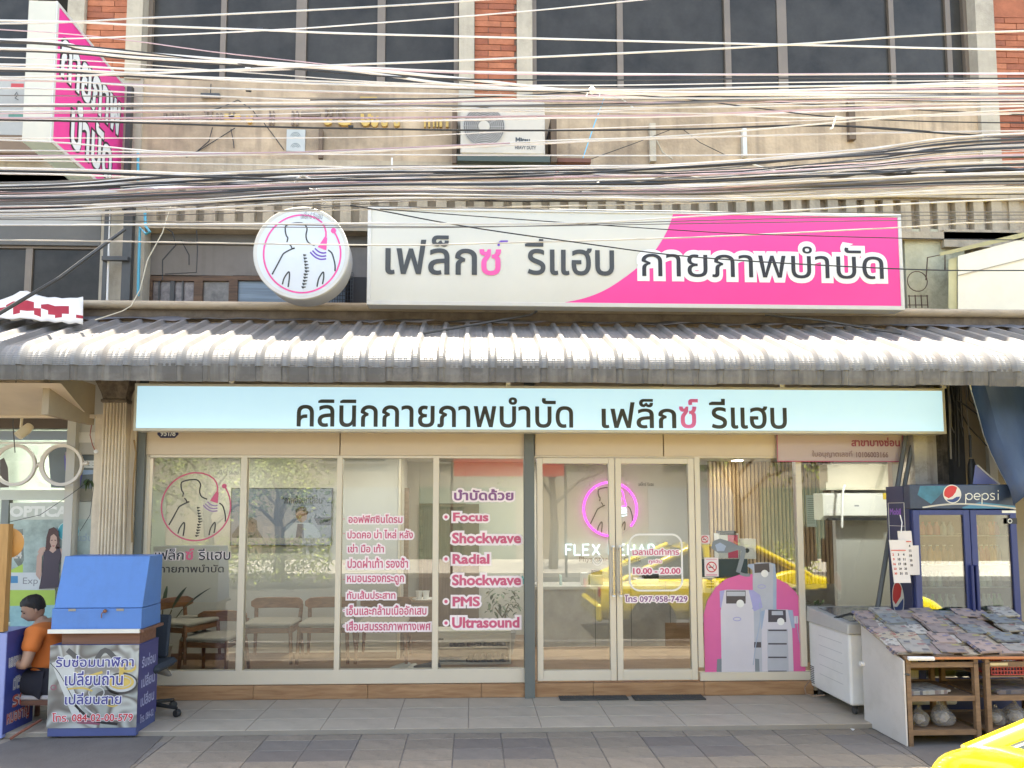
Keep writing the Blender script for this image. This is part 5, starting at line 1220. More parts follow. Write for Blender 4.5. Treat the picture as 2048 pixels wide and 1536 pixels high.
bb = (x0_+(x1_-x0_)*.5, x0_+(x1_-x0_)*.93, z1_-(z1_-z0_)*.27, z1_-(z1_-z0_)*.13)
lettering('lettering', '“ภาพข้อเข่าเสื่อม”', bb, TY-.003, em2('caption', (.02,.02,.04)), tv, bold=.02)
# wooden arm chairs
chw = wood('chair_wood', (.17,.07,.03), (.29,.135,.06), .4, (3, 3, 12), .05); cush = M('seat_pad', (.30,.27,.22), .85, bump=.2)
def make_chair():
    c = emp('wooden_chair', (0, 0, F0), 'x', 'chair', 'waiting chairs along the clinic wall')
    F_ = F0
    for sx in (-1, 1):
        B().tube([(sx*.25, -.24, F_), (sx*.232, -.215, F_+.375)], [.016, .021], 8).obj('leg', chw, c, smooth=True)
        B().tube([(sx*.25, .25, F_), (sx*.225, .19, F_+.36), (sx*.235, .22, F_+.53)], [.016, .022, .02], 8).obj('leg', chw, c, smooth=True)
        B().hexa([(sx*.235-.012, -.22, F_+.30), (sx*.235+.012, -.22, F_+.30), (sx*.235+.012, .2, F_+.30), (sx*.235-.012, .2, F_+.30)], [(sx*.235-.012, -.22, F_+.35), (sx*.235+.012, -.22, F_+.35), (sx*.235+.012, .2, F_+.35), (sx*.235-.012, .2, F_+.35)]).obj('side_rail', chw, c)
    bx('front_rail', chw, c, -.222, .222, -.225, -.205, F_+.30, F_+.35, .003)
    B().box(-.245, .245, -.24, .2, F_+.355, F_+.40).obj('seat', cush, c, bevel=.02, seg=2, smooth=True)
    rings = []
    for i in range(17):
        t = -1+i/8; a = t*1.15
        x, y = .265*math.sin(a)/math.sin(1.15), .24-.17*(1-math.cos(a))*1.0
        h = .055 if abs(t) < .75 else .055-.03*(abs(t)-.75)*4
        rings.append([(x, y-.012, F_+.545-h), (x, y+.012, F_+.545-h), (x, y+.014, F_+.545+h), (x, y-.012, F_+.545+h)])
    B().loft(rings).obj('backrest', chw, c, bevel=.004, smooth=True)
    return c
ch0 = make_chair()
spots = [(430, .45, 'wooden chair in the far left window, beside the plant', -8), (545, .45, 'wooden chair behind the second window, left of the two there', 0), (655, .45, 'wooden chair seen behind the mullion between the second and third windows', 0), (768, .45, 'wooden chair behind the third window, near the small cabinet', 0)]
for i, (u, yy, lab, rz) in enumerate(spots):
    x_ = P(u, 1280, yy)[0]
    c = ch0 if i == 0 else copy_tree(ch0)
    c.location = (x_, yy, F0); c.rotation_euler = (0, 0, R(rz)); c['label'] = lab
arm = copy_tree(ch0); arm.location = (P(352,1280,.35)[0], .55, F0); arm.rotation_euler = (0, 0, R(70)); arm['label'] = 'wooden chair turned sideways in front of the plant, behind the office chair'
# cabinet with cups
cbn = emp('side_cabinet', (P(850,1300,1.3)[0], 1.5, F0), 'low wooden cabinet with paper cups on top behind the third window', 'cabinet')
x0_, x1_, z0_, z1_ = pr(800, 1202, 872, 1330, 1.45)
cbw = wood('cabinet_wood', (.30,.19,.11), (.40,.27,.17), .5)
bx('carcass', cbw, cbn, x0_, x1_, 1.46, 1.85, F0, z1_-.02); bx('door', cbw, cbn, x0_+.01, x1_-.01, 1.44, 1.458, F0+.03, z1_-.04, .002); bx('top', cbw, cbn, x0_-.01, x1_+.01, 1.43, 1.86, z1_-.019, z1_)
tr = T(B().lathe((P(848,1200,1.6)[0], 1.6, z1_), [(.13, 0), (.14, .012), (.001, .012)], 24).obj('tray', white), 'white tray on the low cabinet', 'tray')
for k, u in enumerate((838, 852)):
    T(B().lathe((P(u,1200,1.58)[0], 1.58, z1_+.013), [(.03, 0), (.042, .09), (.038, .09), (.028, .006)], 16).obj('paper_cup', white, smooth=True), 'white cup on the tray, %s of the pair' % ('left' if k == 0 else 'right'), 'cup')
# shoe rack
sr = emp('shoe_rack', (P(958,1330,.9)[0], .9, F0), 'low cream shoe shelf holding slippers behind the fourth window', 'shelf')
rk = M('rack_cream', (.58,.54,.46), .5)
x0_, x1_, z0_, z1_ = pr(874, 1262, 1022, 1326, .8)
bx('top', rk, sr, x0_, x1_, .8, 1.1, z1_-.015, z1_); bx('front_board', rk, sr, x0_, x1_, .795, .81, z1_-.12, z1_-.018); bx('shelf', rk, sr, x0_, x1_-.02, .8, 1.1, F0+.17, F0+.185); bx('side', rk, sr, x1_-.018, x1_, .81, 1.1, F0, z1_-.125); bx('side', rk, sr, x0_, x0_+.018, .81, 1.1, F0, z1_-.125); bx('base', rk, sr, x0_, x1_, .8, 1.1, F0, F0+.02)
bx('back', M('rack_dark', (.13,.11,.09), .8), sr, x0_+.02, x1_-.02, 1.08, 1.1, F0+.02, z1_-.12)
pb('badge', ink, sr, 877, 1277, 887, 1280, .793, .001)
def shoe(x, y, z, m, lab, rz=0, grp=None, s=1.0):
    b = B(); rings = []
    for t, w_, h in ((-.13,.02,.02),(-.12,.034,.045),(-.06,.037,.055),(0,.04,.05),(.06,.047,.04),(.11,.043,.03),(.13,.02,.015)):
        rings.append([(w_*s*math.cos(R(a)), -t*s, max(0, h*s*math.sin(R(a)))+.003) for a in range(0, 181, 30)])
    b.loft(rings); o = b.obj('slipper', m, smooth=True); o.location = (x, y, z); o.rotation_euler = (0, 0, R(rz)); T(o, lab, 'shoe', grp); return o
ordw = ['first','second','third','fourth','fifth','sixth','seventh']
bs = M('slipper_black', (.03,.03,.035), .6); gs = M('slipper_grey', (.17,.17,.18), .7); lg = M('shoe_pale', (.5,.48,.43), .7)
for i, u in enumerate((907, 922, 941, 955, 975, 989, 1003)): shoe(P(u,1290,.9)[0], .93, F0+.186, bs, 'dark slipper on the upper level of the shoe shelf, %s from the left' % ordw[i], 0, 'slippers on the upper shelf')
for i, u in enumerate((941, 954, 967, 980, 993, 1006)): shoe(P(u,1330,.9)[0], .93, F0+.021, bs, 'dark slipper on the lower level of the shoe shelf, %s from the left' % ordw[i], 0, 'slippers on the lower shelf')
shoe(P(800,1335,.6)[0], .62, F0, lg, 'pale shoe on the clinic floor below the third window, leftmost', -50); shoe(P(822,1335,.6)[0], .55, F0, lg, 'pale shoe on the clinic floor beside the black shoe', -20); shoe(P(852,1335,.6)[0], .6, F0, bs, 'black shoe on the clinic floor below the third window', -75, s=1.2)
# plants
leafm = M('dark_leaf', (.045,.085,.03), .45, var=.25, vsc=20); leafm2 = M('mid_leaf', (.07,.12,.035), .5, var=.3, vsc=20); stem = M('plant_stem', (.10,.09,.04), .8)
def leaf(b, p0, d, L, wd, droop=.3):
    d = Vector(d).normalized(); s_ = d.cross(Vector((0, 0, 1))); s_ = s_.normalized() if s_.length > .01 else Vector((1, 0, 0)); pts = []; p = Vector(p0)
    rows = []
    for i in range(7):
        t = i/6; w_ = wd*math.sin(math.pi*min(1, t*.93+.05))**.8
        q_ = p+d*L*t-Vector((0, 0, 1))*droop*L*t*t
        rows.append([q_-s_*w_+Vector((0,0,.15*w_)), q_-Vector((0,0,.1*w_)), q_+s_*w_+Vector((0,0,.15*w_))])
    b.loft(rows, cap=False, close=False)
pl1 = emp('potted_plant', (P(318,1320,.6)[0], .62, F0), 'broad leaved green plant in a pot in the far left window', 'plant')
px_ = P(316, 1300, .6)[0]
b = B().lathe((px_, .62, F0), [(.09, 0), (.13, .25), (.12, .25), (.11, .22)], 20).obj('pot', white, pl1, smooth=True)
b = B(); qq = random.Random(5)
ends = []
for (du, dv, L, w_) in ((330,1192,.34,.07),(395,1188,.45,.06),(360,1190,.3,.08),(300,1210,.3,.08),(345,1260,.35,.09),(370,1235,.3,.09),(290,1240,.3,.09)):
    e_ = Vector(Q3(du, dv, .62)); r0 = Vector((px_, .62, F0+.24)); md = r0.lerp(e_, .6)+Vector((0, 0, .06))
    b.tube([r0, r0.lerp(md, .5)+Vector((0, 0, .03)), md], .006, 5)
b.obj('stems', stem, pl1)
for (du, dv, L, w_) in ((330,1192,.30,.05),(400,1186,.38,.05),(362,1186,.3,.06),(300,1210,.3,.06),(348,1262,.35,.075),(372,1240,.3,.07),(290,1240,.3,.07)):
    e_ = Vector(Q3(du, dv, .62)); r0 = Vector((px_, .62, F0+.24)); md = r0.lerp(e_, .6)+Vector((0, 0, .06)); b = B(); d = (e_-md); leaf(b, md, d, L, w_, .15); b.obj('leaf', leafm, pl1, smooth=True)
pl2 = emp('small_tree_plant', (P(1012,1262,1.3)[0], 1.3, F0), 'small leafy indoor tree behind the last list window', 'plant')
px_ = P(1008, 1300, 1.3)[0]
B().lathe((px_, 1.3, F0), [(.1, 0), (.14, .26), (.12, .26)], 20).obj('pot', M('pot_grey', (.3,.29,.27), .7), pl2, smooth=True)
b = B().tube([(px_, 1.3, F0+.2), (px_+.02, 1.3, F0+.5), Q3(1005,1235,1.3)], [.014, .012, .01], 6).tube([Q3(1005,1235,1.3), Q3(990,1215,1.3)], .008, 5).tube([Q3(1005,1235,1.3), Q3(1018,1208,1.3)], .008, 5).obj('trunk', stem, pl2)
qq = random.Random(8); b = B()
for i in range(70):
    c0 = Vector(Q3(qq.uniform(974,1038), qq.uniform(1178,1225), 1.3+qq.uniform(-.12,.12))); leaf(b, c0, (qq.uniform(-1,1), qq.uniform(-1,1), qq.uniform(-.6,.5)), qq.uniform(.05,.1), .018, .4)
o = b.obj('foliage', leafm, pl2); o['kind'] = 'stuff'
sb_ = emp('green_bottle', (P(1045,1165,1.7)[0], 1.7, P(1045,1165,1.7)[1]), 'teal spray bottle at the edge of the fourth window', 'bottle')
c0 = P(1045, 1168, 1.7); B().lathe((c0[0], 1.7, c0[1]), [(.022, 0), (.025, .06), (.01, .085), (.01, .1)], 12).obj('body', M('teal_plastic', (.05,.35,.35), .3), sb_); bx('nozzle', white, sb_, c0[0]-.03, c0[0]+.012, 1.69, 1.71, c0[1]+.1, c0[1]+.12)
bx('bottle_shelf', wallm, room, P(1010,1100,1.7)[0], P(1072,1100,1.7)[0], 1.66, 1.76, c0[1]-.02, c0[1]-.001)
# clutter plant & shelf under right window
cl2 = emp('leafy_tabletop_plant', (P(1630,1215,.9)[0], .9, P(1630,1216,.9)[1]), 'little dark plant and tray behind the freezer at the right window', 'plant')
b = B()
for i in range(16): leaf(b, Q3(1622+qq.uniform(-8,25), 1212+qq.uniform(-10,2), .9), (qq.uniform(-1,1), qq.uniform(-.5,.5), qq.uniform(.1,.9)), .09, .012, .3)
b.obj('foliage', leafm, cl2); pb('tray', steel, cl2, 1612, 1214, 1680, 1222, .8, .3)
bx('low_cabinet', marble, room, P(1608,1250,.8)[0], P(1672,1250,.8)[0], .8, 1.1, F0, P(1630,1222,.8)[1])
# ============================================================ columns between the shops
colm = M('column_paint', (.66,.56,.42), .8, var=.08, vsc=5, bump=.3, dirt=.4, dcol=(.36,.28,.2), dsc=4, streak=.35)
lc_ = emp('fluted_column', (P(225,1200,-.1)[0], -.1, 0), 'cream fluted column with flaking capital left of the clinic window', 'column')
ca, cb = P(204,950,-.12)[0], P(250,950,-.12)[0]
pts = []
for i in range(7):
    w_ = (cb-ca)/7; xx = ca+i*w_
    pts += [(xx+.004, -.16), (xx+w_*.3, -.17), (xx+w_*.7, -.17), (xx+w_-.004, -.16), (xx+w_, -.148)]
ztop_ = P(220,806,-.15)[1]
B().prism(pts+[(cb, .1), (ca, .1)], -.0, ztop_, 'z').obj('shaft', colm, lc_)
cpm = M('flaking_capital', (.20,.16,.12), .95, var=.5, vsc=14, bump=1.0, bsc=25, dirt=.7, dcol=(.05,.04,.03), dsc=8)
rings = []
for k, (e_, zz) in enumerate(((0, 0), (.012, .01), (.012, .03), (.0, .04), (.01, .09), (.035, .16), (.05, .2), (.03, .26), (.05, .32))):
    rings.append([(ca-e_, -.165-e_, ztop_+zz), (cb+e_, -.165-e_, ztop_+zz), (cb+e_, .1, ztop_+zz), (ca-e_, .1, ztop_+zz)])
B().loft(rings).obj('capital', cpm, lc_)
bx('side_pilaster', colm, lc_, P(192,950,-.05)[0], ca-.004, -.1, .12, 0, P(200,830,-.05)[1]); bx('side_pilaster', colm, lc_, cb+.004, P(273,950,-.03)[0], -.06, .12, 0, 3.1)
tub('conduit', [(252,800,-.16),(250,900,-.16),(247,1110,-.16)], .008, colm, 'painted conduit running down beside the fluted column', 'pipe')
tub('rusty_conduit', [(268,880,-.1),(272,905,-.1),(267,960,-.1),(264,1040,-.1),(264,1085,-.1)], .007, M('rust_yellow', (.3,.19,.08), .7), 'yellowish rusty conduit between the column and the clinic window', 'pipe')
tub('loose_wire', [(192,905,-.12),(185,890,-.12),(180,870,-.12),(183,850,-.14)], .004, M('thin_red', (.3,.06,.04), .6), 'thin reddish wire left of the fluted column', 'wire')
rc = emp('right_column', (P(1852,1200,-.05)[0], -.05, 0), 'peeling pale column right of the clinic, between the slanted poles and the black cables', 'column')
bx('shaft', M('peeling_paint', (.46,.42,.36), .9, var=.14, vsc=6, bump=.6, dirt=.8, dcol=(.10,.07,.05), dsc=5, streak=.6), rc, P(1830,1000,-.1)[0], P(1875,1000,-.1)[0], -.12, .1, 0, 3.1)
bx('dark_block', M('dark_mottled_plaster', (.09,.075,.06), .95, var=.5, vsc=9, bump=.9, dirt=.6, dcol=(.3,.25,.19), dsc=6, streak=.5), rc, P(1875,1000,-.1)[0]+.002, P(1902,1000,-.1)[0], -.09, .1, 0, 3.1)  # dark mottled block beside the column shaft
bx('dark_block', M('flat_black', (.03,.03,.03), .8, var=.3), rc, P(1902,1000,-.1)[0]+.002, P(1926,1000,-.1)[0], -.16, .1, 0, 3.1)
qv = random.Random(4)
for i in range(15):
    u0 = qv.uniform(1880, 1950); u1 = u0+qv.uniform(-5, 90)*(1 if i % 2 else .2); yv = -.22+qv.uniform(-.08,.05)
    tub('hanging_cable', [(u0, 762, yv), (u0+qv.uniform(-4,8), 800, yv), (u0+(u1-u0)*.45, 850+qv.uniform(-30,10), yv), (u1, 905+qv.uniform(-50,40), yv+.05)], qv.uniform(.004,.009), [black, cm['k'], cm['g'], M('tan_cable', (.26,.2,.14), .6)][i % 4], 'tangled %s cable drooping under the right end of the awning, strand %s' % (['black','sooty','grey','tan'][i % 4], ['one','two','three','four','five','six','seven','eight','nine','ten','eleven','twelve','thirteen','fourteen','fifteen'][i]), 'cable', 'tangled cables at the right end of the awning')
tub('hanging_pipe', [(1940,870,-.3),(1941,915,-.3)], .012, black, 'thin black rod hanging above the black cylinder on the drinks fridge', 'rod')
T(B().lathe((P(1945,960,-.3)[0], -.3, P(1945,972,-.3)[1]), [(.035, 0), (.038, .1), (.036, .2), (.02, .26)], 14).obj('black_cylinder', black, smooth=True), 'black cylinder standing at the column above the drinks fridge', 'cylinder')
tub('slanted_pole', [(1812,870,-.1),(1752,1235,-.25)], .022, M('pole_grey', (.12,.125,.12), .5), 'dark grey pole leaning from the pale blue sign down to the freezer', 'pole')
tub('slanted_pole', [(1828,870,-.06),(1800,1020,-.1)], .02, M('pole_grey', (.12,.125,.12)), 'second dark pole leaning behind the drinks fridge', 'pole')
# blue tarpaulin
tpm = M('blue_tarpaulin', (.025,.055,.13), .45, var=.3, vsc=3, bump=.5, bsc=6, stretch=(1,1,.5))
b = B(); rows = []
edge = [(1938,764),(1955,820),(1968,870),(1982,905),(2002,945),(2018,975),(2028,1010)]
for j, (u, v) in enumerate(edge):
    rows.append([Q3(u+(2300-u)*i/12, v+(-10 if i else 0)+8*math.sin(i*1.3+j*.6)*(i > 0), -.62-.12*math.sin(i*.9+j*.25)-.02*j) for i in range(13)])
rows.insert(0, [Q3(1930+(2300-1930)*i/12, 740, -.75) for i in range(13)])
o = b.loft(rows, cap=False, close=False).obj('tarpaulin', tpm, smooth=True); md = o.modifiers.new('thickness', 'SOLIDIFY'); md.thickness = .002; T(o, 'large blue tarpaulin hanging in folds above the drinks fridge at right', 'tarpaulin')
o = B().tube([Q3(u, v, -.63) for u, v in edge], .007, 6).obj('tarpaulin_hem', signframe, o)
T(B().prism([P(u, v, -.5) for u, v in [(1955,930),(1998,968),(1950,968)]], -.5, -.47).obj('folded_banner', M('lilac_banner', (.32,.34,.62), .6)), 'lilac folded banner lying on top of the drinks fridge', 'banner')
tub('white_strip', [(1955,930,-.51),(1975,948,-.51),(1999,968,-.51)], .008, white, 'white strip on the edge of the lilac banner', 'strip')
bx('right_shop_wall', M('tan_wall', (.33,.28,.2), .8, var=.1), bld, P(1926,1000,.05)[0], 14, .05, .2, 0, 3.4)
# roof slab between awning and upper wall (floor of the first storey)
bx('first_floor_slab', stucco2, bld, -14, 14, .16, 9, 2.98, 3.3)
bx('rear_wall', M('dim_plaster', (.3,.28,.25), .9), bld, -14, 14, 8.9, 9, 0, 8.6)
bx('end_wall', M('dim_plaster', (.3,.28,.25)), bld, -14.1, -14, 0, 9, 0, 8.6); bx('end_wall', M('dim_plaster', (.3,.28,.25)), bld, 14, 14.1, 0, 9, 0, 8.6)
bx('header_beam', stucco2, bld, -14, 14, .045, .155, 3.06, 3.75)

# ============================================================ optical shop at left
op = emp('optical_shop', (-4.3, .15, 0), 'optical shop window with pale lettering and posters, left of the fluted column', 'shopfront')
OY = .12
oL, oR = -7.5, P(193,1000,OY)[0]
bx('fascia', M('shop_fascia_brown', (.12,.09,.07), .7), op, oL, oR, OY-.02, OY+.1, P(100,857,OY)[1], P(100,833,OY)[1])
bx('soffit_rail', M('soffit_cream', (.62,.52,.40), .7), op, oL, P(190,840,-.35)[0], -.38, -.33, P(100,836,-.36)[1], P(100,829,-.36)[1])
b = B().hexa([Q3(-400,834,-.35)[:1]+(-.35,P(100,834,-.35)[1]), (P(176,834,-.35)[0],-.35,P(100,834,-.35)[1]), (P(176,834,-.35)[0],-.33,P(100,834,-.35)[1]), Q3(-400,834,-.33)[:1]+(-.33,P(100,834,-.35)[1])],
                [Q3(-400,764,-1.1)[:1]+(-1.1,P(60,766,-1.1)[1]), (P(120,766,-1.1)[0],-1.1,P(60,766,-1.1)[1]), (P(120,766,-1.1)[0],-1.08,P(60,766,-1.1)[1]), Q3(-400,764,-1.08)[:1]+(-1.08,P(60,766,-1.1)[1])])
b.obj('soffit_panel', M('soffit_cream', (.62,.52,.40)), op)
bx('end_board', M('board_khaki', (.34,.27,.18), .8, var=.1), op, P(178,800,-.3)[0], P(190,800,-.3)[0], -1.0, -.3, P(180,850,-.3)[1], P(180,770,-.3)[1])
T(B().tube([Q3(-20,789,-.8), Q3(22,783,-.8)], .02, 8).obj('tube_lamp', emit('tube_glow', (1, .97, .9), 4)), 'lit tube lamp on the cream soffit at the far left', 'light')
fm2 = M('optic_frame_grey', (.20,.22,.21), .5)
bx('frame', fm2, op, P(3,1000,OY)[0], P(18,1000,OY)[0], OY, OY+.06, 0, P(100,1000,OY)[1])
bx('transom', M('optic_transom', (.52,.55,.48), .5), op, oL, P(153,985,OY)[0], OY-.01, OY+.06, P(100,1000,OY)[1], P(100,980,OY)[1])
bx('transom_side', M('optic_panel', (.26,.25,.2), .6), op, P(154,985,OY)[0], oR, OY, OY+.05, P(170,1002,OY)[1], P(170,962,OY)[1])
bx('glass_pane', shopglass, op, oL, oR, OY+.062, OY+.07, 0, P(100,857,OY)[1])
bx('rear_wall', M('optic_back', (.45,.50,.47), .7, var=.25, vsc=2), op, oL, oR, 1.6, 1.65, 0, 3.0); bx('floor', M('optic_floor', (.4,.38,.33), .4), op, oL, oR, OY, 1.6, -.05, .0)
bx('ceiling', white, op, oL, oR, OY+.08, 1.6, 2.9, 2.95); bx('side_wall', M('optic_back', (.45,.50,.47)), op, oR, oR+.03, OY+.08, 1.6, 0, 3.0); bx('side_wall', M('optic_back', (.45,.50,.47)), op, oL-.03, oL, OY+.08, 1.6, 0, 3.0)
qs = random.Random(21)
for k in range(4):
    zz = .5+k*.42; sh_ = bx('display_shelf', white, op, P(20,1000,1.3)[0], P(190,1000,1.3)[0], 1.3, 1.6, zz, zz+.02)
l = bpy.data.lights.new('optical_shop_lamp', 'AREA'); l.shape = 'RECTANGLE'; l.size = 2.0; l.size_y = .3; l.energy = 14; l.color = (.92, 1, .97); o = bpy.data.objects.new('optical_shop_lamp', l); COL.objects.link(o); o.location = (-4.4, .9, 2.86)
bx('ceiling_light', emit('strip_glow', (.9, 1, .95), 3), op, P(0,900,1.0)[0], P(170,900,1.0)[0], 1.0, 1.06, 2.84, 2.88)
qf = OY-.002
def opp(pts, m, k, name='print', par=None, Y=qf):
    return B().prism([P(u, v, Y) for u, v in pts], Y-.0006*k, Y-.0006*k-.0004).obj(name, m, par or op)
opp([(0,862),(190,862),(190,880),(0,880)], M('optic_band_blue', (.28,.34,.42), .5), 1, 'top_band')
opp([(0,884),(190,884),(190,888),(0,888)], white, 1, 'light_strip')
opp([(20,1006),(190,1003),(190,1038),(20,1040)], M('optic_band_pale', (.50,.52,.45), .5), 1, 'name_band')
lettering('lettering', 'OPTICAL', pr(20,1012,152,1034,qf), qf-.0008, M('optic_letter', (.72,.72,.66), .5), op, bold=.05, thick=.0006)
opp([(96,896),(192,892),(192,978),(102,975)], M('optic_poster_grey', (.16,.19,.20), .5), 1, 'upper_poster')
opp([(128,912),(140,900),(152,904),(158,920),(166,945),(160,975),(140,972),(130,940)], M('poster_violet', (.14,.13,.42), .5), 2, 'poster_figure')
opp([(130,905),(140,898),(148,904),(150,918),(142,924),(132,918)], M('poster_skin', (.38,.30,.36), .5), 3, 'poster_face')
opp([(158,940),(190,940),(190,948),(158,950)], M('poster_paleblue', (.35,.48,.66), .5), 2, 'caption_bar')
lettering('lettering', 'SEE', pr(162,921,190,936,qf), qf-.001, sw, op, bold=.08, thick=.0006)
opp([(0,920),(8,915),(16,935),(18,975),(0,975)], M('poster_umber', (.10,.08,.07), .5), 1, 'dark_poster')
lettering('lettering', '951/7', pr(153,860,196,871,qf), qf-.001, M('navy_ink', (.03,.03,.09), .5), op, bold=.06, thick=.0006)
lettering('lettering', 'ขาย', pr(8,1070,48,1083,qf), qf-.001, M('cream_ink', (.6,.56,.48), .5), op, bold=.05, thick=.0006)
lettering('lettering', 'แว่น', pr(155,1067,186,1082,qf), qf-.001, M('greyblue_ink', (.3,.38,.42), .5), op, bold=.03, thick=.0006)
lettering('lettering', '624', pr(20,1103,44,1117,qf), qf-.001, M('cream_ink', (.6,.56,.48)), op, bold=.05, thick=.0006)
opp([(20,1040),(190,1038),(190,1146),(20,1146)], M('optic_haze_print', (.34,.42,.38), .5, var=.35, vsc=5), .5, 'frosted_print')
opp([(28,1060),(46,1058),(48,1120),(40,1138),(28,1120)], M('optic_mirror', (.15,.17,.15), .4, var=.4, vsc=12), 1.4, 'mirror_print')
opp([(22,1140),(46,1128),(46,1147),(22,1147)], M('lime_print', (.42,.58,.1), .5), 1.6, 'lime_patch')
opp([(20,1145),(110,1145),(110,1180),(20,1180)], M('optic_white_band', (.6,.62,.6), .5), 2, 'white_band')
opp([(20,1152),(36,1152),(36,1166),(20,1166)], M('optic_logo_blue', (.06,.25,.45), .5), 3, 'logo_block')
lettering('lettering', 'Exp', pr(46,1155,76,1172,qf), qf-.0014, M('mid_grey_ink', (.25,.25,.25)), op, bold=.0, thick=.0006)
opp([(20,1180),(110,1180),(110,1210),(20,1212)], M('lime_print', (.42,.58,.1)), 1, 'lime_band'); opp([(20,1212),(110,1210),(110,1262),(20,1262)], M('mint_print', (.3,.52,.52), .5, var=.2, vsc=5), 1, 'mint_band')
opp([(20,1262),(110,1262),(110,1400),(20,1400)], M('optic_dado', (.3,.27,.22), .6, var=.1), 1, 'lower_panel')
# teal tag
c0 = P(137,1063,qf); B().prism([(c0[0]+.098*math.cos(R(a)), c0[1]+.092*math.sin(R(a))) for a in range(0, 360, 20)], qf-.002, qf-.0026).obj('teal_badge', M('teal_badge', (.05,.36,.42), .5), op)
b = B(); ribbon(b, [(c0[0]+.102*math.cos(R(a)), c0[1]+.096*math.sin(R(a))) for a in range(0, 361, 20)], .008, qf-.0032); b.obj('badge_rim', M('badge_rim', (.4,.62,.62), .5), op)
# printed woman: flat cut-out standing against the glass
ws = emp('woman_poster', (P(105,1180,OY)[0], OY-.03, P(105,1180,OY)[1]), 'printed cut-out of a long haired woman in a dark dress, optical shop window', 'poster')
wk_ = M('print_skin', (.50,.32,.25), .5); hr_ = M('print_hair', (.07,.03,.03), .5); dr_ = M('print_dress', (.055,.04,.06), .5)
wY = OY-.02
def wp_(pts, m, k, name): B().prism([P(u, v, wY) for u, v in pts], wY-.001*k, wY-.001*k-.001).obj(name, m, ws)
wp_([(93,1075),(98,1058),(108,1054),(117,1062),(119,1085),(121,1100),(112,1108),(100,1106),(90,1104),(92,1090)], hr_, 1, 'printed_hair')
wp_([(72,1150),(74,1112),(82,1100),(88,1100),(90,1106),(84,1112),(83,1150),(80,1160)], wk_, 1, 'printed_arm')
wp_([(75,1105),(80,1096),(90,1093),(92,1098),(84,1108)], wk_, 2, 'printed_hand')
wp_([(112,1092),(124,1098),(134,1108),(152,1098),(154,1102),(136,1116),(122,1112)], wk_, 1, 'printed_arm')
wp_([(88,1104),(97,1100),(110,1100),(120,1096),(124,1112),(118,1130),(120,1175),(78,1178),(84,1150),(86,1128)], dr_, 2, 'printed_dress')
wp_([(100,1084),(102,1072),(108,1068),(114,1074),(115,1086),(110,1097),(104,1095)], wk_, 3, 'printed_face')
wp_([(102,1094),(110,1094),(113,1100),(106,1106),(99,1101)], wk_, 2.5, 'printed_neck')
wp_([(105,1091),(110,1091),(109,1093),(106,1093)], M('print_lips', (.4,.07,.08), .5), 4.2, 'printed_mouth'); wp_([(102.5,1080),(106,1079.5),(106,1081),(102.5,1081.5)], hr_, 4.2, 'printed_eye'); wp_([(109.5,1079.5),(113,1080),(113,1081.5),(109.5,1081)], hr_, 4.2, 'printed_eye')
# rings
ringm = M('ring_white', (.64,.58,.50), .45, var=.03)
gl_ = emp('spectacle_ornament', (P(80,930,-.1)[0], -.1, P(80,975,-.1)[1]), 'pair of big cream rings shaped like spectacles hung before the optical shop', 'ornament')
for u in (30, 124):
    c0 = P(u, 930, -.1); r_ = .2
    B().lathe((c0[0], 0, c0[1]), [(r_-.03, -.11), (r_, -.12), (r_, -.09), (r_-.03, -.09), (r_-.03, -.11)], 40, 'y', cap=False).obj('ring', ringm, gl_, smooth=True)
b = B().tube([Q3(71,935,-.1), Q3(77,928,-.1), Q3(83,935,-.1)], .018, 8).obj('bridge', ringm, gl_, smooth=True); B().tube([Q3(165,928,-.1), Q3(176,926,-.1)], .018, 8).obj('temple', ringm, gl_)
sp_ = emp('spotlight', (P(45,838,-.3)[0], -.3, P(45,838,-.3)[1]), 'cream adjustable spotlight under the soffit at left', 'light')
spm = M('spot_cream', (.62,.53,.36), .4)
B().tube([Q3(44,834,-.34), Q3(42,856,-.34)], .012, 8).obj('stem', spm, sp_); B().tube([Q3(60,852,-.36), Q3(52,860,-.4), Q3(36,872,-.45)], [.035, .043, .04], 14).obj('head', spm, sp_, smooth=True)
tub('cord', [(32,762,-.5),(28,800,-.4),(26,850,-.3),(30,905,-.2)], .005, steel, 'grey cord hanging from the awning in front of the left ring', 'wire')
tub('stretched_cord', [(18,1044,-.1),(80,1030,-.1),(140,990,-.1),(178,962,-.1)], .003, steel, 'thin dark cord stretched diagonally across the optical shop window', 'wire')
tub('cord', [(187,975,-.1),(180,1030,-.1),(160,1062,-.1)], .0025, steel, 'thin cord curving down beside the fluted column', 'wire')
T(B().ball(Q3(192,903,-.18), .02, 10, 7).obj('bulb', white, smooth=True), 'small white bulb beside the fluted column', 'bulb')
o = B(); 
for i in range(14): leaf(o, Q3(180+qs.uniform(-8,6), 960+qs.uniform(-4,4), -.1), (qs.uniform(-1,1), qs.uniform(-.5,.5), qs.uniform(-1,-.1)), .07, .01, .3)
T(o.obj('hanging_plant', leafm), 'small dark hanging greenery beside the fluted column', 'plant')

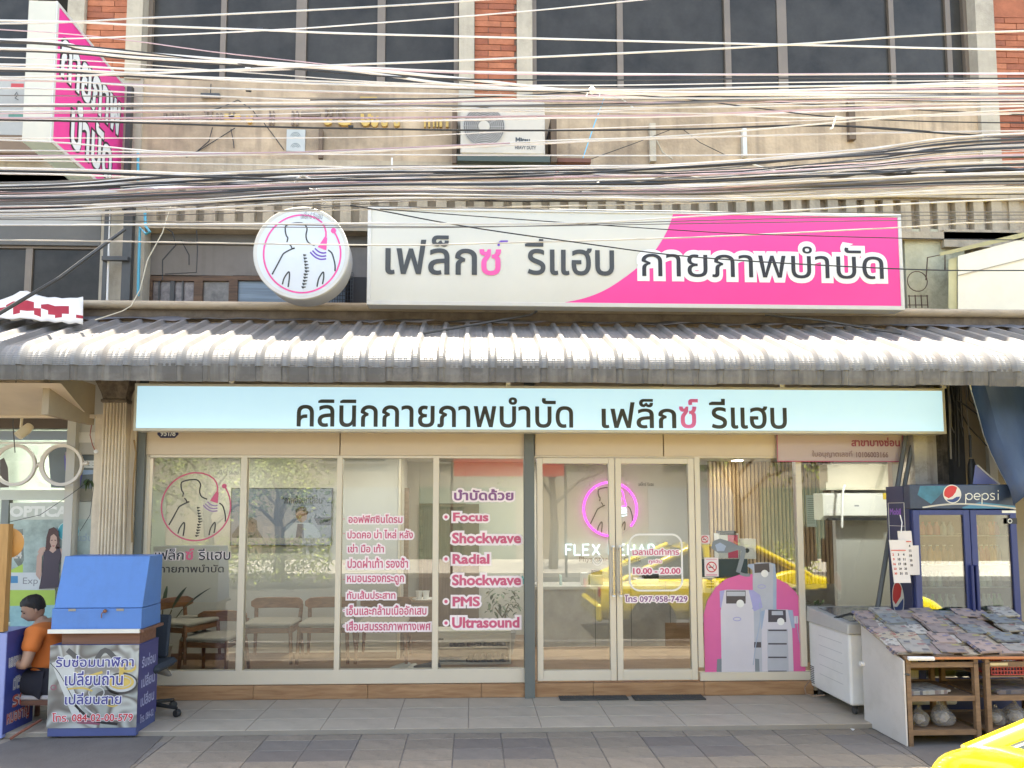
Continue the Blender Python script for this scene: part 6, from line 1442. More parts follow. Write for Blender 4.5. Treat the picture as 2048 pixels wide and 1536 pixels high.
# ============================================================ blue watch-repair stall
SYb = -1.0
bs_ = emp('watch_repair_stall', (P(185,1458,SYb)[0], SYb, GZ), 'bright blue lidded stall box over a printed watch repair banner, beside the column', 'stall')
bluem = M('stall_blue', (.075,.20,.50), .45, var=.04, vsc=2, dirt=.35, dcol=(.06,.13,.30), dsc=5, streak=.15)
xa, xb = P(97,1380,SYb)[0], P(275,1380,SYb)[0]; DS = .34
zt0 = P(185,1290,SYb)[1]; 
bx('base_box', M('stall_base_blue', (.07,.09,.22), .6), bs_, xa+.004, xb, SYb, SYb+DS, .02+GZ, zt0, .004)
for x_ in (xa+.03, xb-.07): bx('foot', steel, bs_, x_, x_+.04, SYb+.02, SYb+DS-.02, GZ, GZ+.02)
bx('mid_box', wood('stall_brown', (.15,.07,.045), (.22,.11,.07), .7), bs_, xa+.07, xb-.01, SYb+.03, SYb+DS-.02, zt0+.001, P(185,1266,SYb)[1])
zsl = P(185,1264,SYb)[1]
bx('edge_strip', M('strip_white', (.68,.66,.58), .5), bs_, xa-.012, xb+.01, SYb-.03, SYb-.012, zsl-.006, zsl+.026)
bx('tray', wood('stall_brown', (.15,.07,.045), (.22,.11,.07)), bs_, xa-.01, xb+.035, SYb-.011, SYb+DS+.02, zsl-.004, zsl+.018)
# lid: lower upright band and slanted upper part
zl0 = zsl+.02; zl1 = P(185,1217,SYb)[1]; zl2 = P(190,1112,SYb+.12)[1]
B().prism([(SYb-.005, zl0), (SYb-.002, zl1), (SYb+.0, zl1), (SYb+DS, zl1), (SYb+DS+.01, zl0)], xa+.0, xb+.012, 'x').obj('lower_lid', bluem, bs_, bevel=.003)
B().hexa([(xa+.01, SYb+.004, zl1+.004), (xb+.012, SYb+.004, zl1+.004), (xb+.012, SYb+DS, zl1+.004), (xa+.01, SYb+DS, zl1+.004)], [(xa+.03, SYb+.09, zl2), (xb+.02, SYb+.09, zl2), (xb+.015, SYb+DS, zl2), (xa+.03, SYb+DS, zl2)]).obj('upper_lid', bluem, bs_, bevel=.003)
B().ball(Q3(210,1222,SYb-.02), .016, 8, 6).tube([Q3(208,1222,SYb-.02), Q3(203,1228,SYb-.02), Q3(203,1236,SYb-.02)], .004, 5).obj('padlock', M('rusty_lock', (.22,.1,.05), .6, metal=.4), bs_, smooth=True)
for hx_ in (xa+.16, xb-.16):
    bx('hinge', M('hinge_steel', (.3,.29,.27), .4, metal=.6), bs_, hx_-.03, hx_+.03, SYb-.006, SYb-.0035, zl1-.02, zl1-.001)
# banner on the front
BYb = SYb-.004
def ban_mat(name):
    m = bpy.data.materials.new(name); m.use_nodes = True; N = m.node_tree.nodes; L = m.node_tree.links; p = N['Principled BSDF']
    tc = N.new('ShaderNodeTexCoord'); mp = N.new('ShaderNodeMapping'); L.new(tc.outputs['Object'], mp.inputs[0]); mp.inputs['Scale'].default_value = (2.4, 1, 3.2); mp.inputs['Rotation'].default_value = (0, R(38), 0)
    n_ = N.new('ShaderNodeTexNoise'); n_.inputs['Scale'].default_value = 1.1; n_.inputs['Detail'].default_value = 1.0; n_.inputs['Distortion'].default_value = .8; L.new(mp.outputs[0], n_.inputs[0])
    cr = N.new('ShaderNodeValToRGB'); L.new(n_.outputs['Fac'], cr.inputs[0]); e_ = cr.color_ramp; e_.interpolation = 'EASE'
    e_.elements[0].position = .25; e_.elements[0].color = (.10, .10, .10, 1); e_.elements[1].position = .75; e_.elements[1].color = (.45, .47, .45, 1)
    for ps_, c_ in ((.42, (.30,.33,.31,1)), (.50, (.13,.12,.11,1)), (.56, (.42,.44,.41,1)), (.62, (.22,.21,.19,1))): x_ = e_.elements.new(ps_); x_.color = c_
    L.new(cr.outputs[0], p.inputs['Base Color']); p.inputs['Roughness'].default_value = .35; return m
bn = bx('front_banner', ban_mat('watch_banner'), bs_, xa, xb+.002, BYb, BYb+.003, P(185,1458,SYb)[1]+.01, zt0)
BY2 = BYb-.0005
cgold = M('print_gold', (.52,.38,.10), .4, var=.2, vsc=10); csil = M('print_silver', (.45,.47,.47), .35, var=.2, vsc=9); cdk = M('print_dark_gear', (.08,.08,.08), .5)
def disc(u, v, r_, m, k, ry=None, name='gear_print', a0=0, a1=360, parent=bs_, Y=None, wd=None):
    Y = Y or BY2; c0 = P(u, v, Y); ry = ry or r_
    if wd: b = B(); ribbon(b, [(c0[0]+r_*math.cos(R(a)), c0[1]+ry*math.sin(R(a))) for a in range(a0, a1+1, 10)], wd, Y-.0003*k); return b.obj(name, m, parent)
    return B().prism([(c0[0]+r_*math.cos(R(a)), c0[1]+ry*math.sin(R(a))) for a in range(0, 360, 15)], Y-.0003*k, Y-.0003*k-.0002).obj(name, m, parent)
disc(243,1368,.13,cdk,1,.085); disc(243,1366,.115,csil,2,.07); disc(243,1364,.10,cgold,3,.058); disc(243,1364,.075,csil,4,.04,wd=.006); disc(243,1366,.125,ink,3,.08,wd=.006)
disc(215,1395,.10,cdk,1,.06); disc(193,1385,.06,csil,2,.045,wd=.008); disc(225,1405,.05,cgold,2,.03,wd=.012); disc(255,1335,.06,cgold,1,.03,wd=.02); disc(134,1340,.06,M('print_pale', (.5,.52,.5), .4),1,.12)
def band(pts, wd, m, k, Y=None, par=None): b = B(); ribbon(b, smooth_pts([P(u, v, Y or BY2) for u, v in pts], 5), wd, (Y or BY2)-.0003*k); b.obj('band_print', m, par or bs_)
band([(114,1322),(124,1350),(138,1385),(152,1420),(166,1440)], .085, M('print_pale', (.5,.52,.5)), 1); band([(101,1326),(118,1346),(136,1378),(160,1425)], .006, ink, 2)
band([(135,1300),(180,1330),(210,1300),(240,1330)], .04, cdk, 1); band([(205,1344),(175,1352),(150,1345)], .02, cgold, 2); band([(245,1332),(242,1350)], .035, cgold, 5); band([(135,1378),(165,1376),(185,1382)], .014, cgold, 3); band([(150,1410),(185,1440),(235,1448)], .02, ink, 2); band([(170,1415),(200,1435),(250,1440)], .012, csil, 3)
disc(107,1375,.02,M('print_plum2', (.25,.08,.12), .5),2,.018,wd=.008); band([(155,1443),(200,1446)], .03, M('print_plum2', (.25,.08,.12)), 2)
navy = M('print_navy', (.05,.05,.22), .5)
def ban(t_, u0, v0, u1, v1, m, hm=None, Y=None, par=None, bold=.02, h=.065):
    Y = Y or BY2-.003; bb = pr(u0, v0, u1, v1, Y); hs = (bb[3]-bb[2])*h*.8
    lettering('halo', t_, (bb[0]-hs, bb[1]+hs, bb[2]-hs, bb[3]+hs), Y, hm or M('banner_white', (.72,.72,.74), .5), par or bs_, bold=h, thick=.0004)
    lettering('lettering', t_, bb, Y, m, par or bs_, bold=bold, thick=.0009)
ban('รับซ่อมนาฬิกา', 112, 1311, 268, 1334, navy); ban('เปลี่ยนถ่าน', 130, 1342, 246, 1371, navy); ban('เปลี่ยนสาย', 130, 1385, 243, 1409, navy); ban('โทร. 084-02-00-579', 104, 1425, 266, 1443, M('banner_red', (.55,.04,.05), .5))
# side banner
bx('side_banner', M('side_navy', (.055,.055,.17), .5, var=.08), bs_, xb+.0025, xb+.005, SYb+.004, SYb+DS, P(185,1452,SYb)[1]+.015, zt0+.0)
fs = ((xb+.005, SYb, 0), (0, 1, 0), (0, 0, 1), (1, 0, 0))
for t_, z0__, z1__ in (('รับซ่อม',.50,.60),('เปลี่ยน',.34,.44),('เปลี่ยน',.19,.29),('โทร. 084-02',.06,.13)):
    lettering('lettering', t_, (.05, DS-.05, z0__, z1__), 0, M('dim_lilac_ink', (.36,.38,.55), .5), bs_, bold=.02, frame=fs, thick=.001)

# ============================================================ left kiosk with banner
KY = -1.0
kx = P(9,1360,KY)[0]
ki = emp('banner_kiosk', (kx-.2, KY, GZ), 'blue bannered vendor counter with a wooden post at the far left edge', 'stall')
bm_ = M('banner_blue', (.035,.05,.20), .45, var=.25, vsc=3); 
kz = P(20,1265,KY)[1]
bx('counter_box', M('banner_lavender', (.24,.28,.52), .5, var=.08), ki, kx-.9, kx, KY, KY+.36, GZ+.01, P(5,1267,KY)[1], .004)
bx('side_banner', bm_, ki, kx+.002, kx+.006, KY+.002, KY+.38, GZ+.04, P(5,1267,KY)[1]+.01)
fs = ((kx+.006, KY, 0), (0, 1, 0), (0, 0, 1), (1, 0, 0))
kg = M('banner_grey_ink', (.36,.36,.36), .5); kr = M('banner_red_ink', (.45,.08,.05), .5); kw_ = M('banner_halo', (.62,.6,.56), .5)
for t_, a, m in (('เลเซอร์จักษุ',(.03,.35,.48,.62),kg),('มีไว้ทอ',(.10,.28,.32,.43),kg),('รถ',(.10,.27,.18,.28),kr),('หมอชาญ',(.04,.33,.04,.15),kr)):
    lettering('halo', t_, a, 0, kw_, ki, bold=.06, frame=fs, thick=.001); lettering('lettering', t_, a, 0, m, ki, bold=.02, frame=fs, thick=.002)
pw = wood('post_wood', (.34,.17,.05), (.48,.27,.09), .5, (12, 12, 1))
kp = emp('wooden_post', (P(8,1265,KY)[0], KY+.02, P(5,1267,KY)[1]), 'varnished yellow wooden post standing on the left kiosk', 'post')
pb('shaft', pw, kp, -6, 1048, 12, 1264, KY+.02, .06); pb('crossbar', pw, kp, -80, 1130, -6, 1142, KY+.03, .04); pb('crossbar', pw, kp, -80, 1080, -6, 1090, KY+.03, .04)
c0 = P(16,1086,KY+.12); T(B().lathe((c0[0], 0, c0[1]), [(.001, KY+.10), (.09, KY+.105), (.125, KY+.13), (.09, KY+.15), (.001, KY+.155)], 28, 'y').obj('orange_disc', M('orange_hat', (.62,.30,.08), .6), smooth=True), 'round orange hat hung behind the wooden post at far left', 'hat')

# ============================================================ office chair
oc = emp('office_chair', (P(300,1420,-.55)[0], -.55, 0), 'dark office swivel chair half hidden behind the blue stall', 'chair')
ocx, ocy = P(296,1400,-.52)[0], -.52
ocb = M('office_fabric', (.03,.04,.055), .85, bump=.3)
x0_, x1_, z0_, z1_ = pr(268, 1232, 334, 1316, ocy+.1)
B().hexa([(x0_, ocy+.16, z0_), (x1_, ocy+.1, z0_), (x1_, ocy+.15, z0_), (x0_, ocy+.22, z0_)], [(x0_, ocy+.2, z1_), (x1_, ocy+.16, z1_), (x1_, ocy+.2, z1_), (x0_, ocy+.25, z1_)]).obj('backrest', ocb, oc, bevel=.035, seg=3, smooth=True)
bx('seat', ocb, oc, ocx-.25, ocx+.17, ocy-.22, ocy+.2, .40, .47, .03); B().tube([(ocx, ocy, .09), (ocx, ocy, .40)], .025, 10).obj('gas_column', black, oc)
for k in range(5):
    a = R(72*k-8); ex, ey = ocx+.27*math.cos(a), ocy+.27*math.sin(a)
    lg_ = B().tube([(ocx, ocy, .11), (ex, ey, .075)], [.022, .014], 6).obj('leg', black, oc); B().lathe((0,0,0), [(.001,-.02),(.03,-.02),(.033,0),(.03,.02),(.001,.02)], 14, 'x').xf(Matrix.Translation((ex, ey, .033))@Matrix.Rotation(a+1.2, 4, 'Z')).obj('caster', black, lg_)
b = B(); rings = []
for i in range(8):
    t = i/7; c_ = Vector(Q3(306+t*37, 1330+t*20, -.35)); r_ = .05*(1-t)**.6+.008
    rings.append([c_+Vector((0, r_*math.cos(R(a)), r_*(1.1)*math.sin(R(a)))) for a in range(0, 360, 45)])
T(b.loft(rings).obj('grey_bag', M('grey_cloth', (.2,.18,.155), .9, bump=.4), smooth=True), 'slumped grey cloth bag tip poking out behind the blue stall', 'bag')
# ============================================================ seated man
def skin_mesh(vs_, es_, rad, sub=2):
    me = bpy.data.meshes.new('tmp'); me.from_pydata([tuple(v) for v in vs_], es_, []); o = bpy.data.objects.new('tmp', me); COL.objects.link(o)
    md = o.modifiers.new('skin', 'SKIN'); sv = me.skin_vertices[0].data
    for i, r_ in enumerate(rad): sv[i].radius = r_ if isinstance(r_, tuple) else (r_, r_)
    sv[0].use_root = True
    s2 = o.modifiers.new('sub', 'SUBSURF'); s2.levels = sub; s2.render_levels = sub
    dg = bpy.context.evaluated_depsgraph_get(); ev = o.evaluated_get(dg); m2 = ev.to_mesh()
    vv = [tuple(v.co) for v in m2.vertices]; ff = [list(p.vertices) for p in m2.polygons]; ev.to_mesh_clear(); bpy.data.objects.remove(o); return vv, ff
mx, my = P(92,1340,-.62)[0], -.62
def V_(dx, dy, z): return Vector((mx+dx, my+dy, z))
man = emp('person', (mx, my, GZ), 'seated man in orange t-shirt looking down at a phone, between the stalls', 'person')
sk = M('skin', (.42,.25,.165), .55, var=.06, vsc=8)
pel = V_(.02, 0, .34); chest = V_(.0, 0, .66); neck = V_(-.055, 0, .83); hd = V_(-.12, -.02, .945)
shL, shR = V_(.0, -.17, .765), V_(-.01, .17, .77)     # near (camera side) and far shoulder
elL, elR = V_(-.02, -.26, .50), V_(-.06, .22, .52); wrL, wrR = V_(-.245, -.14, .56), V_(-.27, .06, .58)
kL, kR = V_(-.36, -.14, .38), V_(-.34, .12, .40); aL, aR = V_(-.30, -.15, .07), V_(-.28, .12, .08)
vs_ = [pel, V_(.03,0,.48), chest, V_(-.02,0,.76), neck, V_(-.08,0,.875), shL, elL, wrL, shR, elR, wrR, V_(.0,-.1,.33), kL, aL, V_(0,.1,.33), kR, aR, aL+Vector((-.14,-.01,-.055)), aR+Vector((-.14,0,-.055)), wrL+Vector((-.05,.01,.015)), wrR+Vector((-.05,0,.015))]
es_ = [(0,1),(1,2),(2,3),(3,4),(4,5),(3,6),(6,7),(7,8),(3,9),(9,10),(10,11),(0,12),(12,13),(13,14),(0,15),(15,16),(16,17),(14,18),(17,19),(8,20),(11,21)]
rad = [(.13,.15),(.115,.14),(.12,.16),(.09,.13),.052,.05,.058,.042,.03,.058,.042,.03,.088,.062,.042,.088,.062,.042,.03,.03,(.036,.02),(.036,.02)]
v0, f0_ = skin_mesh(vs_, es_, rad)
b = B().add(v0, f0_)
# head: rings along the vertical, facing -X, tipped forward
rings = []
for (h, fr_x, bk_x, wd_, jaw) in ((-.115,-.035,.03,.035,0),(-.10,-.075,.055,.052,0),(-.07,-.088,.075,.064,0),(-.04,-.086,.086,.072,0),(-.015,-.088,.094,.075,0),(.02,-.090,.098,.077,0),(.055,-.085,.096,.075,0),(.085,-.068,.083,.064,0),(.105,-.04,.058,.044,0),(.115,-.01,.02,.015,0)):
    ring = []
    for k in range(20):
        a = 2*math.pi*k/20; cx_ = math.cos(a); x_ = (bk_x if cx_ > 0 else -fr_x)*cx_; y_ = wd_*math.sin(a)
        # nose, brow, lips, eye sockets
        if k == 10:
            if abs(h+.04) < .012: x_ -= .030
            if abs(h+.015) < .01: x_ -= .014
            if abs(h+.07) < .01: x_ -= .007
        if k in (8, 12) and abs(h-.0+.015) < .01: x_ += .010
        if k in (9, 11) and abs(h-.02) < .01: x_ -= .003
        ring.append((x_, y_, h))
    rings.append(ring)
k0 = len(b.v); b.loft(rings)
for sy in (-1, 1): b.ball((.012, sy*.078, -.02), .022, 8, 6, (.6, .35, 1.15))
HM = Matrix.Translation(hd)@Matrix.Rotation(R(34), 4, 'Z')@Matrix.Rotation(R(-20), 4, 'Y')@Matrix.Scale(.90, 4)
b.xf(HM, k0)
# fingers
def hand(b, wr, d, up, curl=.6, s=1.0):
    d = Vector(d).normalized(); up = Vector(up).normalized(); sd = d.cross(up).normalized()
    for k, (off, L_) in enumerate(((-.03,.06),(-.01,.07),(.01,.066),(.03,.052))):
        p0 = wr+d*.055+sd*off*.9; p1 = p0+d*L_*.45; p2 = p1+(d*.5+up*curl)*L_*.35; p3 = p2+(up*curl-d*.1)*L_*.3
        b.tube([p0-d*.02, p0, p1, p2, p3], [.009, .0095, .009, .008, .006], 6)
    p0 = wr+d*.01+sd*.03; b.tube([p0, p0+sd*.022+d*.02, p0+sd*.026+d*.045+up*.012, p0+sd*.016+d*.062+up*.02], [.012, .0115, .010, .007], 6)
hand(b, wrL+Vector((-.03,.0,.01)), (-.8,.3,.25), (.2,.1,1)); hand(b, wrR+Vector((-.03,0,.01)), (-.8,-.3,.25), (.2,-.1,1))
b.obj('body', sk, man, smooth=True)
# hair
hr = B(); rings = []
for (h, fr_x, bk_x, wd_) in ((-.03,.02,.100,.080),(.0,.0,.106,.083),(.03,-.055,.108,.084),(.06,-.092,.106,.082),(.09,-.082,.094,.072),(.115,-.052,.068,.05),(.127,-.012,.022,.016)):
    ring = []
    for k in range(24):
        a = 2*math.pi*k/24; cx_ = math.cos(a); x_ = max((bk_x if cx_ > 0 else -fr_x)*cx_, fr_x if cx_ > 0 else -9) if fr_x > -.03 else (bk_x if cx_ > 0 else -fr_x)*cx_
        if fr_x > -.03: x_ = bk_x*cx_ if cx_ > .0 else -.0+(.0)*cx_+(.0)
        ring.append((x_, (wd_+.001*(k % 2))*math.sin(a), h+.004*math.sin(k*2.3)))
    rings.append(ring)
hr.loft(rings).xf(HM).obj('hair', M('black_hair', (.012,.010,.009), .6, bump=.6, bsc=90), man, smooth=True)
eb = B()
for sy in (-.03, .03): eb.box(-.098, -.088, sy-.017, sy+.017, .008, .014)
eb.xf(HM).obj('eyebrows', M('black_hair', (.012,.010,.009)), man)
ey = B()
for sy in (-.03, .03): ey.ball((-.0815, sy, -.012), .0065, 8, 6)
ey.xf(HM).obj('eyes', M('eye_dark', (.03,.02,.02), .3), man)
mo_ = B().box(-.093, -.088, -.02, .02, -.073, -.069).xf(HM).obj('mouth', M('lip_brown', (.2,.07,.05), .5), man)
orange = M('orange_shirt', (.62,.17,.035), .85, var=.06, bump=.35, bsc=14)
vs_ = [V_(.02,0,.38), V_(.03,0,.50), V_(.0,0,.66), V_(-.02,0,.77), V_(-.045,0,.80), shL, shL.lerp(elL, .62), shR, shR.lerp(elR, .62)]
v0, f0_ = skin_mesh(vs_, [(0,1),(1,2),(2,3),(3,4),(3,5),(5,6),(3,7),(7,8)], [(.155,.18),(.145,.165),(.14,.18),(.115,.15),(.065,.075),.082,.075,.082,.075])
B().add(v0, f0_).obj('shirt', orange, man, smooth=True)
vs_ = [V_(.02,0,.33), V_(.0,-.1,.33), V_(-.30,-.135,.385), V_(.0,.1,.33), V_(-.28,.12,.395)]
v0, f0_ = skin_mesh(vs_, [(0,1),(1,2),(0,3),(3,4)], [(.14,.14),.115,.088,.115,.088])
B().add(v0, f0_).obj('shorts', M('navy_shorts', (.018,.018,.026), .85, bump=.4, bsc=18), man, smooth=True)
T(B().box(-.035, .035, -.004, .004, -.07, .07).xf(Matrix.Translation((wrL+wrR)/2+Vector((-.07,0,.08)))@Matrix.Rotation(R(65), 4, 'Z')@Matrix.Rotation(R(25), 4, 'X')).obj('phone', black, bevel=.002), 'black phone held by the seated man', 'phone')
so_ = emp('stool', (mx, my, GZ), 'low wooden stool under the seated man', 'stool')
bx('seat', wood('stall_brown', (.15,.07,.045), (.22,.11,.07)), so_, mx-.17, mx+.17, my-.17, my+.17, .17, .21); 
for sx, sy in ((-1,-1),(1,-1),(-1,1),(1,1)): bx('leg', wood('stall_brown', (.15,.07,.045), (.22,.11,.07)), so_, mx+sx*.14-.015, mx+sx*.14+.015, my+sy*.14-.015, my+sy*.14+.015, GZ, .17)
T(bx('cushion', M('pale_cushion', (.5,.46,.44), .9), None, mx-.18, mx+.18, my-.18, my+.18, .212, .25, .012), 'pale cushion on the low stool of the seated man', 'cushion')
tub('wooden_stick', [(20,1478,-1.05),(45,1462,-.98),(82,1440,-.85)], .012, M('stick_red', (.2,.07,.04), .7), 'reddish wooden stick lying on the ground between the kiosk and the stall', 'stick')
T(B().ball(G(60,1463,GZ)+(GZ+.008,), .008, 6, 5).obj('pebble', white), 'tiny white pebble on the ground by the wooden stick', 'pebble')
# ============================================================ chest freezer
fx0, fy0 = 3.30, -.74
fzr = emp('chest_freezer', (fx0+.4, -.36, 0), 'white chest freezer with grey sliding lid beside the machine poster', 'freezer')
fw_ = M('freezer_white', (.74,.72,.68), .35, var=.04, dirt=.2, dcol=(.35,.33,.28), dsc=2); fgy = M('freezer_lid_grey', (.46,.44,.40), .4, var=.06)
B().box(fx0, fx0+.95, fy0, .0, .085, .70).obj('body', fw_, fzr, bevel=.02, seg=2)
B().hexa([(fx0-.02,fy0-.02,.70),(fx0+.97,fy0-.02,.70),(fx0+.97,.02,.70),(fx0-.02,.02,.70)],[(fx0-.01,fy0-.01,.79),(fx0+.96,fy0-.01,.79),(fx0+.96,.01,.845),(fx0-.01,.01,.845)]).obj('lid_frame', fgy, fzr, bevel=.012, seg=2)
B().hexa([(fx0+.06,fy0+.08,.7965),(fx0+.88,fy0+.08,.7965),(fx0+.88,-.08,.84),(fx0+.06,-.08,.84)],[(fx0+.06,fy0+.08,.803),(fx0+.88,fy0+.08,.803),(fx0+.88,-.08,.846),(fx0+.06,-.08,.846)]).obj('sliding_glass', M('freezer_glass', (.14,.14,.14), .12), fzr)
for k in range(10): bx('vent_slat', steel, fzr, fx0-.003, fx0+.001, -.09-.0*k, -.02, .12+k*.017, .128+k*.017)
for xx, yy in ((.06,-.68),(.85,-.68),(.06,-.08),(.85,-.08)): B().lathe((fx0+xx, yy, .033), [(.001,-.012),(.03,-.012),(.03,.012),(.001,.012)], 12, 'x').box(fx0+xx-.02, fx0+xx+.02, yy-.02, yy+.02, .06, .086).obj('caster', steel, fzr)
b = B()
for k in range(5): b.box(fx0-.0015, fx0-.0003, -.62, -.2, .60-k*.09, .603-k*.09)
b.obj('faded_print', M('faint_grey', (.42,.42,.41), .5), fzr)
tub('freezer_cord', [(1620,1360,-.1),(1609,1375,-.2),(1612,1388,-.3),(1630,1392,-.35),(1650,1390,-.4)], .006, M('cord_brown', (.25,.16,.1), .6), 'brown power cord looping on the porch behind the freezer', 'cord')
tub('black_cable', [(1668,1236,-.5),(1700,1228,-.55),(1745,1240,-.6)], .01, black, 'black cable lying on the freezer lid', 'cord')

# ============================================================ drinks fridge
RY_ = -.75
fx, fx2 = P(1825,1100,RY_)[0], P(2037,1100,RY_)[0]; FD = .36; ftop = P(1930,969,RY_)[1]; fhd = P(1930,1018,RY_)[1]
fr_g = emp('drinks_fridge', ((fx+fx2)/2, RY_, 0), 'dark blue two-door drinks fridge with red white and blue ball emblem, at right', 'fridge')
fnav = M('fridge_navy', (.028,.035,.09), .35, var=.1, vsc=1.5); fdr = M('fridge_door_blue', (.03,.045,.15), .35, var=.08)
bx('header', M('fridge_header', (.04,.06,.10), .3, var=.5, vsc=1.6), fr_g, fx, fx2, RY_, RY_+.1, fhd, ftop, .006)
bx('side_panel', fnav, fr_g, fx, fx+.03, RY_+.03, RY_+FD, .04, fhd); bx('side_panel', fnav, fr_g, fx2-.03, fx2, RY_+.03, RY_+FD, .04, fhd)
bx('top_panel', fnav, fr_g, fx, fx2, RY_+.102, RY_+FD, fhd, ftop-.01); bx('back_panel', M('fridge_liner', (.10,.115,.10), .4), fr_g, fx+.03, fx2-.03, RY_+FD-.03, RY_+FD, .04, fhd); bx('base', fnav, fr_g, fx+.03, fx2-.03, RY_+.02, RY_+FD-.03, .04, .22)
for xx in (fx+.05, fx2-.1):
    for yy in (RY_+.06, RY_+FD-.1): bx('foot', black, fr_g, xx, xx+.05, yy, yy+.05, 0, .04)
# header art
def fhp(pts, m, k, name='header_print'): B().prism([P(u, v, RY_) for u, v in pts], RY_-.0006*k, RY_-.0006*k-.0004).obj(name, m, fr_g)
fhp([(1840,972),(1895,972),(1880,990),(1862,1008),(1835,990)], M('header_teal', (.04,.18,.25), .3, var=.4, vsc=4), 1); fhp([(1925,1014),(1960,1004),(2030,1012),(2030,1017),(1925,1017)], M('header_teal2', (.05,.2,.3), .3), 1)
band([(1845,1015),(1890,1009),(1935,1008),(1990,1012),(2032,1017)], .014, M('header_cream', (.5,.46,.38), .4), 2, Y=RY_-.0012, par=fr_g)
def globe(cx_, cz_, r_, Y, par, frame=None):
    rd, bl_, wh_ = M('ball_red', (.55,.03,.03), .35), M('ball_blue', (.02,.05,.16), .35), M('ball_cream', (.66,.62,.52), .35)
    B().prism([(cx_+r_*math.cos(R(a)), cz_+r_*math.sin(R(a))) for a in range(0, 360, 12)], Y-.0022, Y-.0026).obj('ball_field', wh_, par)
    rr_ = r_*.9
    top = [(cx_+rr_*math.cos(R(a)), cz_+rr_*math.sin(R(a))) for a in range(50, 206, 12)]+[(cx_-rr_*.45, cz_-rr_*.52), (cx_+rr_*.05, cz_-rr_*.25), (cx_+rr_*.42, cz_+rr_*.2)]
    B().prism(top, Y-.0028, Y-.0032).obj('ball_top', rd, par)
    bot = [(cx_+rr_*math.cos(R(a)), cz_+rr_*math.sin(R(a))) for a in range(222, 352, 12)]+[(cx_+rr_*.5, cz_-rr_*.35), (cx_, cz_-rr_*.62)]
    B().prism(bot, Y-.0028, Y-.0032).obj('ball_bottom', bl_, par)
c0 = P(1904, 988, RY_); globe(c0[0], c0[1], .083, RY_, fr_g)
wl = M('wordmark_cream', (.72,.70,.60), .4)
b = B(); uw, vb_ = 1934.0, 1001.0
def rib_(pts): ribbon(b, [P(u, v, RY_) for u, v in pts], .0085, RY_-.0024)
def ring_(cx_, r_=6.2, a0=0, a1=360): return [(cx_+r_*math.cos(R(a)), 993-r_*math.sin(R(a))) for a in range(a0, a1+1, 15)]
rib_(ring_(1938)); rib_([(1931,988),(1931,1008)])
rib_(ring_(1954, 6.2, 0, 320)); rib_([(1948,993),(1960,993)])
rib_(ring_(1970)); rib_([(1963.6,988),(1963.6,1008)])
rib_([(1989,988),(1984,986.6),(1980,989),(1983,992.5),(1988,994.5),(1988.5,998),(1984,999.6),(1979.5,998)])
rib_([(1996,987),(1996,1000)]); rib_([(1996,980.5),(1996,983)])
b.obj('wordmark', wl, fr_g)
# doors with see-through panes
fglass = glass('fridge_glass', (.78,.84,.82), 1.5, 3.0)
mid = P(1944,1150,RY_)[0]
for (a, b_, hs) in ((fx+.012, mid-.004, 1), (mid+.004, fx2-.012, -1)):
    z0_, z1_ = .24, fhd-.008; st = .055
    d = B().box(a, a+st, RY_-.012, RY_+.028, z0_, z1_).box(b_-st, b_, RY_-.012, RY_+.028, z0_, z1_).box(a+st, b_-st, RY_-.010, RY_+.026, z0_, z0_+.08).box(a+st, b_-st, RY_-.010, RY_+.026, z1_-.045, z1_).obj('door', fdr, fr_g, bevel=.003)
    bx('glass_pane', fglass, d, a+st, b_-st, RY_+.004, RY_+.01, z0_+.08, z1_-.045)
    hx = b_-.018 if hs > 0 else a+.018; bx('handle', M('handle_blue', (.02,.03,.12), .4), d, hx-.012, hx+.012, RY_-.045, RY_-.012, .9, 1.3, .005)
pb('door_strip', wl, fr_g, 2004, 1021, 2032, 1026, RY_-.0135, .001)
c0 = P(2022,1042,RY_); b = B(); ribbon(b, arc(c0[0]-.02, c0[1], .018, 0, 360, 16), .006, RY_-.0135); b.obj('door_mark', wl, fr_g); bx('door_badge', black, fr_g, c0[0]-.05, c0[0]+.045, RY_-.0125, RY_-.0122, c0[1]-.026, c0[1]+.026)
# side print
fs = ((fx-.0005, RY_+.03+.33, 0), (0, -1, 0), (0, 0, 1), (-1, 0, 0))
def sidep(pts, m, k, name='side_print'):
    B().add([(fx-.0005-.0005*k, RY_+.36-p[0], p[1]) for p in pts], [tuple(range(len(pts)))]).obj(name, m, fr_g)
sidep([(.05+.09*math.cos(R(a))+.07, .98+.16*math.sin(R(a))) for a in range(0, 360, 15)], M('ball_cream', (.66,.62,.52)), 1); sidep([(.12+.08*math.cos(R(a)), .98+.145*math.sin(R(a))) for a in range(40, 200, 15)]+[(.08,.92),(.16,1.0)], M('ball_red', (.55,.03,.03)), 2); sidep([(.12+.08*math.cos(R(a)), .98+.145*math.sin(R(a))) for a in range(215, 370, 15)]+[(.1,.9)], M('ball_blue', (.02,.05,.16)), 2)
lettering('lettering', 'Si', (.05, .2, .60, .73), 0, wl, fr_g, bold=.06, frame=fs, thick=.002)
lettering('lettering', 'Mobil', (.05, .22, 1.74, 1.80), 0, M('violet_ink', (.3,.12,.5), .4), fr_g, bold=.04, frame=fs, thick=.002)
b = B()
for p0, p1 in (((.03,1.45),(.03,1.85)),((.03,1.85),(.27,1.85)),((.27,1.85),(.27,1.45)),((.03,1.64),(.27,1.64))):
    a_ = Vector((fx-.002, RY_+.36-p0[0], p0[1])); c_ = Vector((fx-.002, RY_+.36-p1[0], p1[1])); b.tube([a_, c_], .003, 4)
b.obj('side_outline', wl, fr_g)
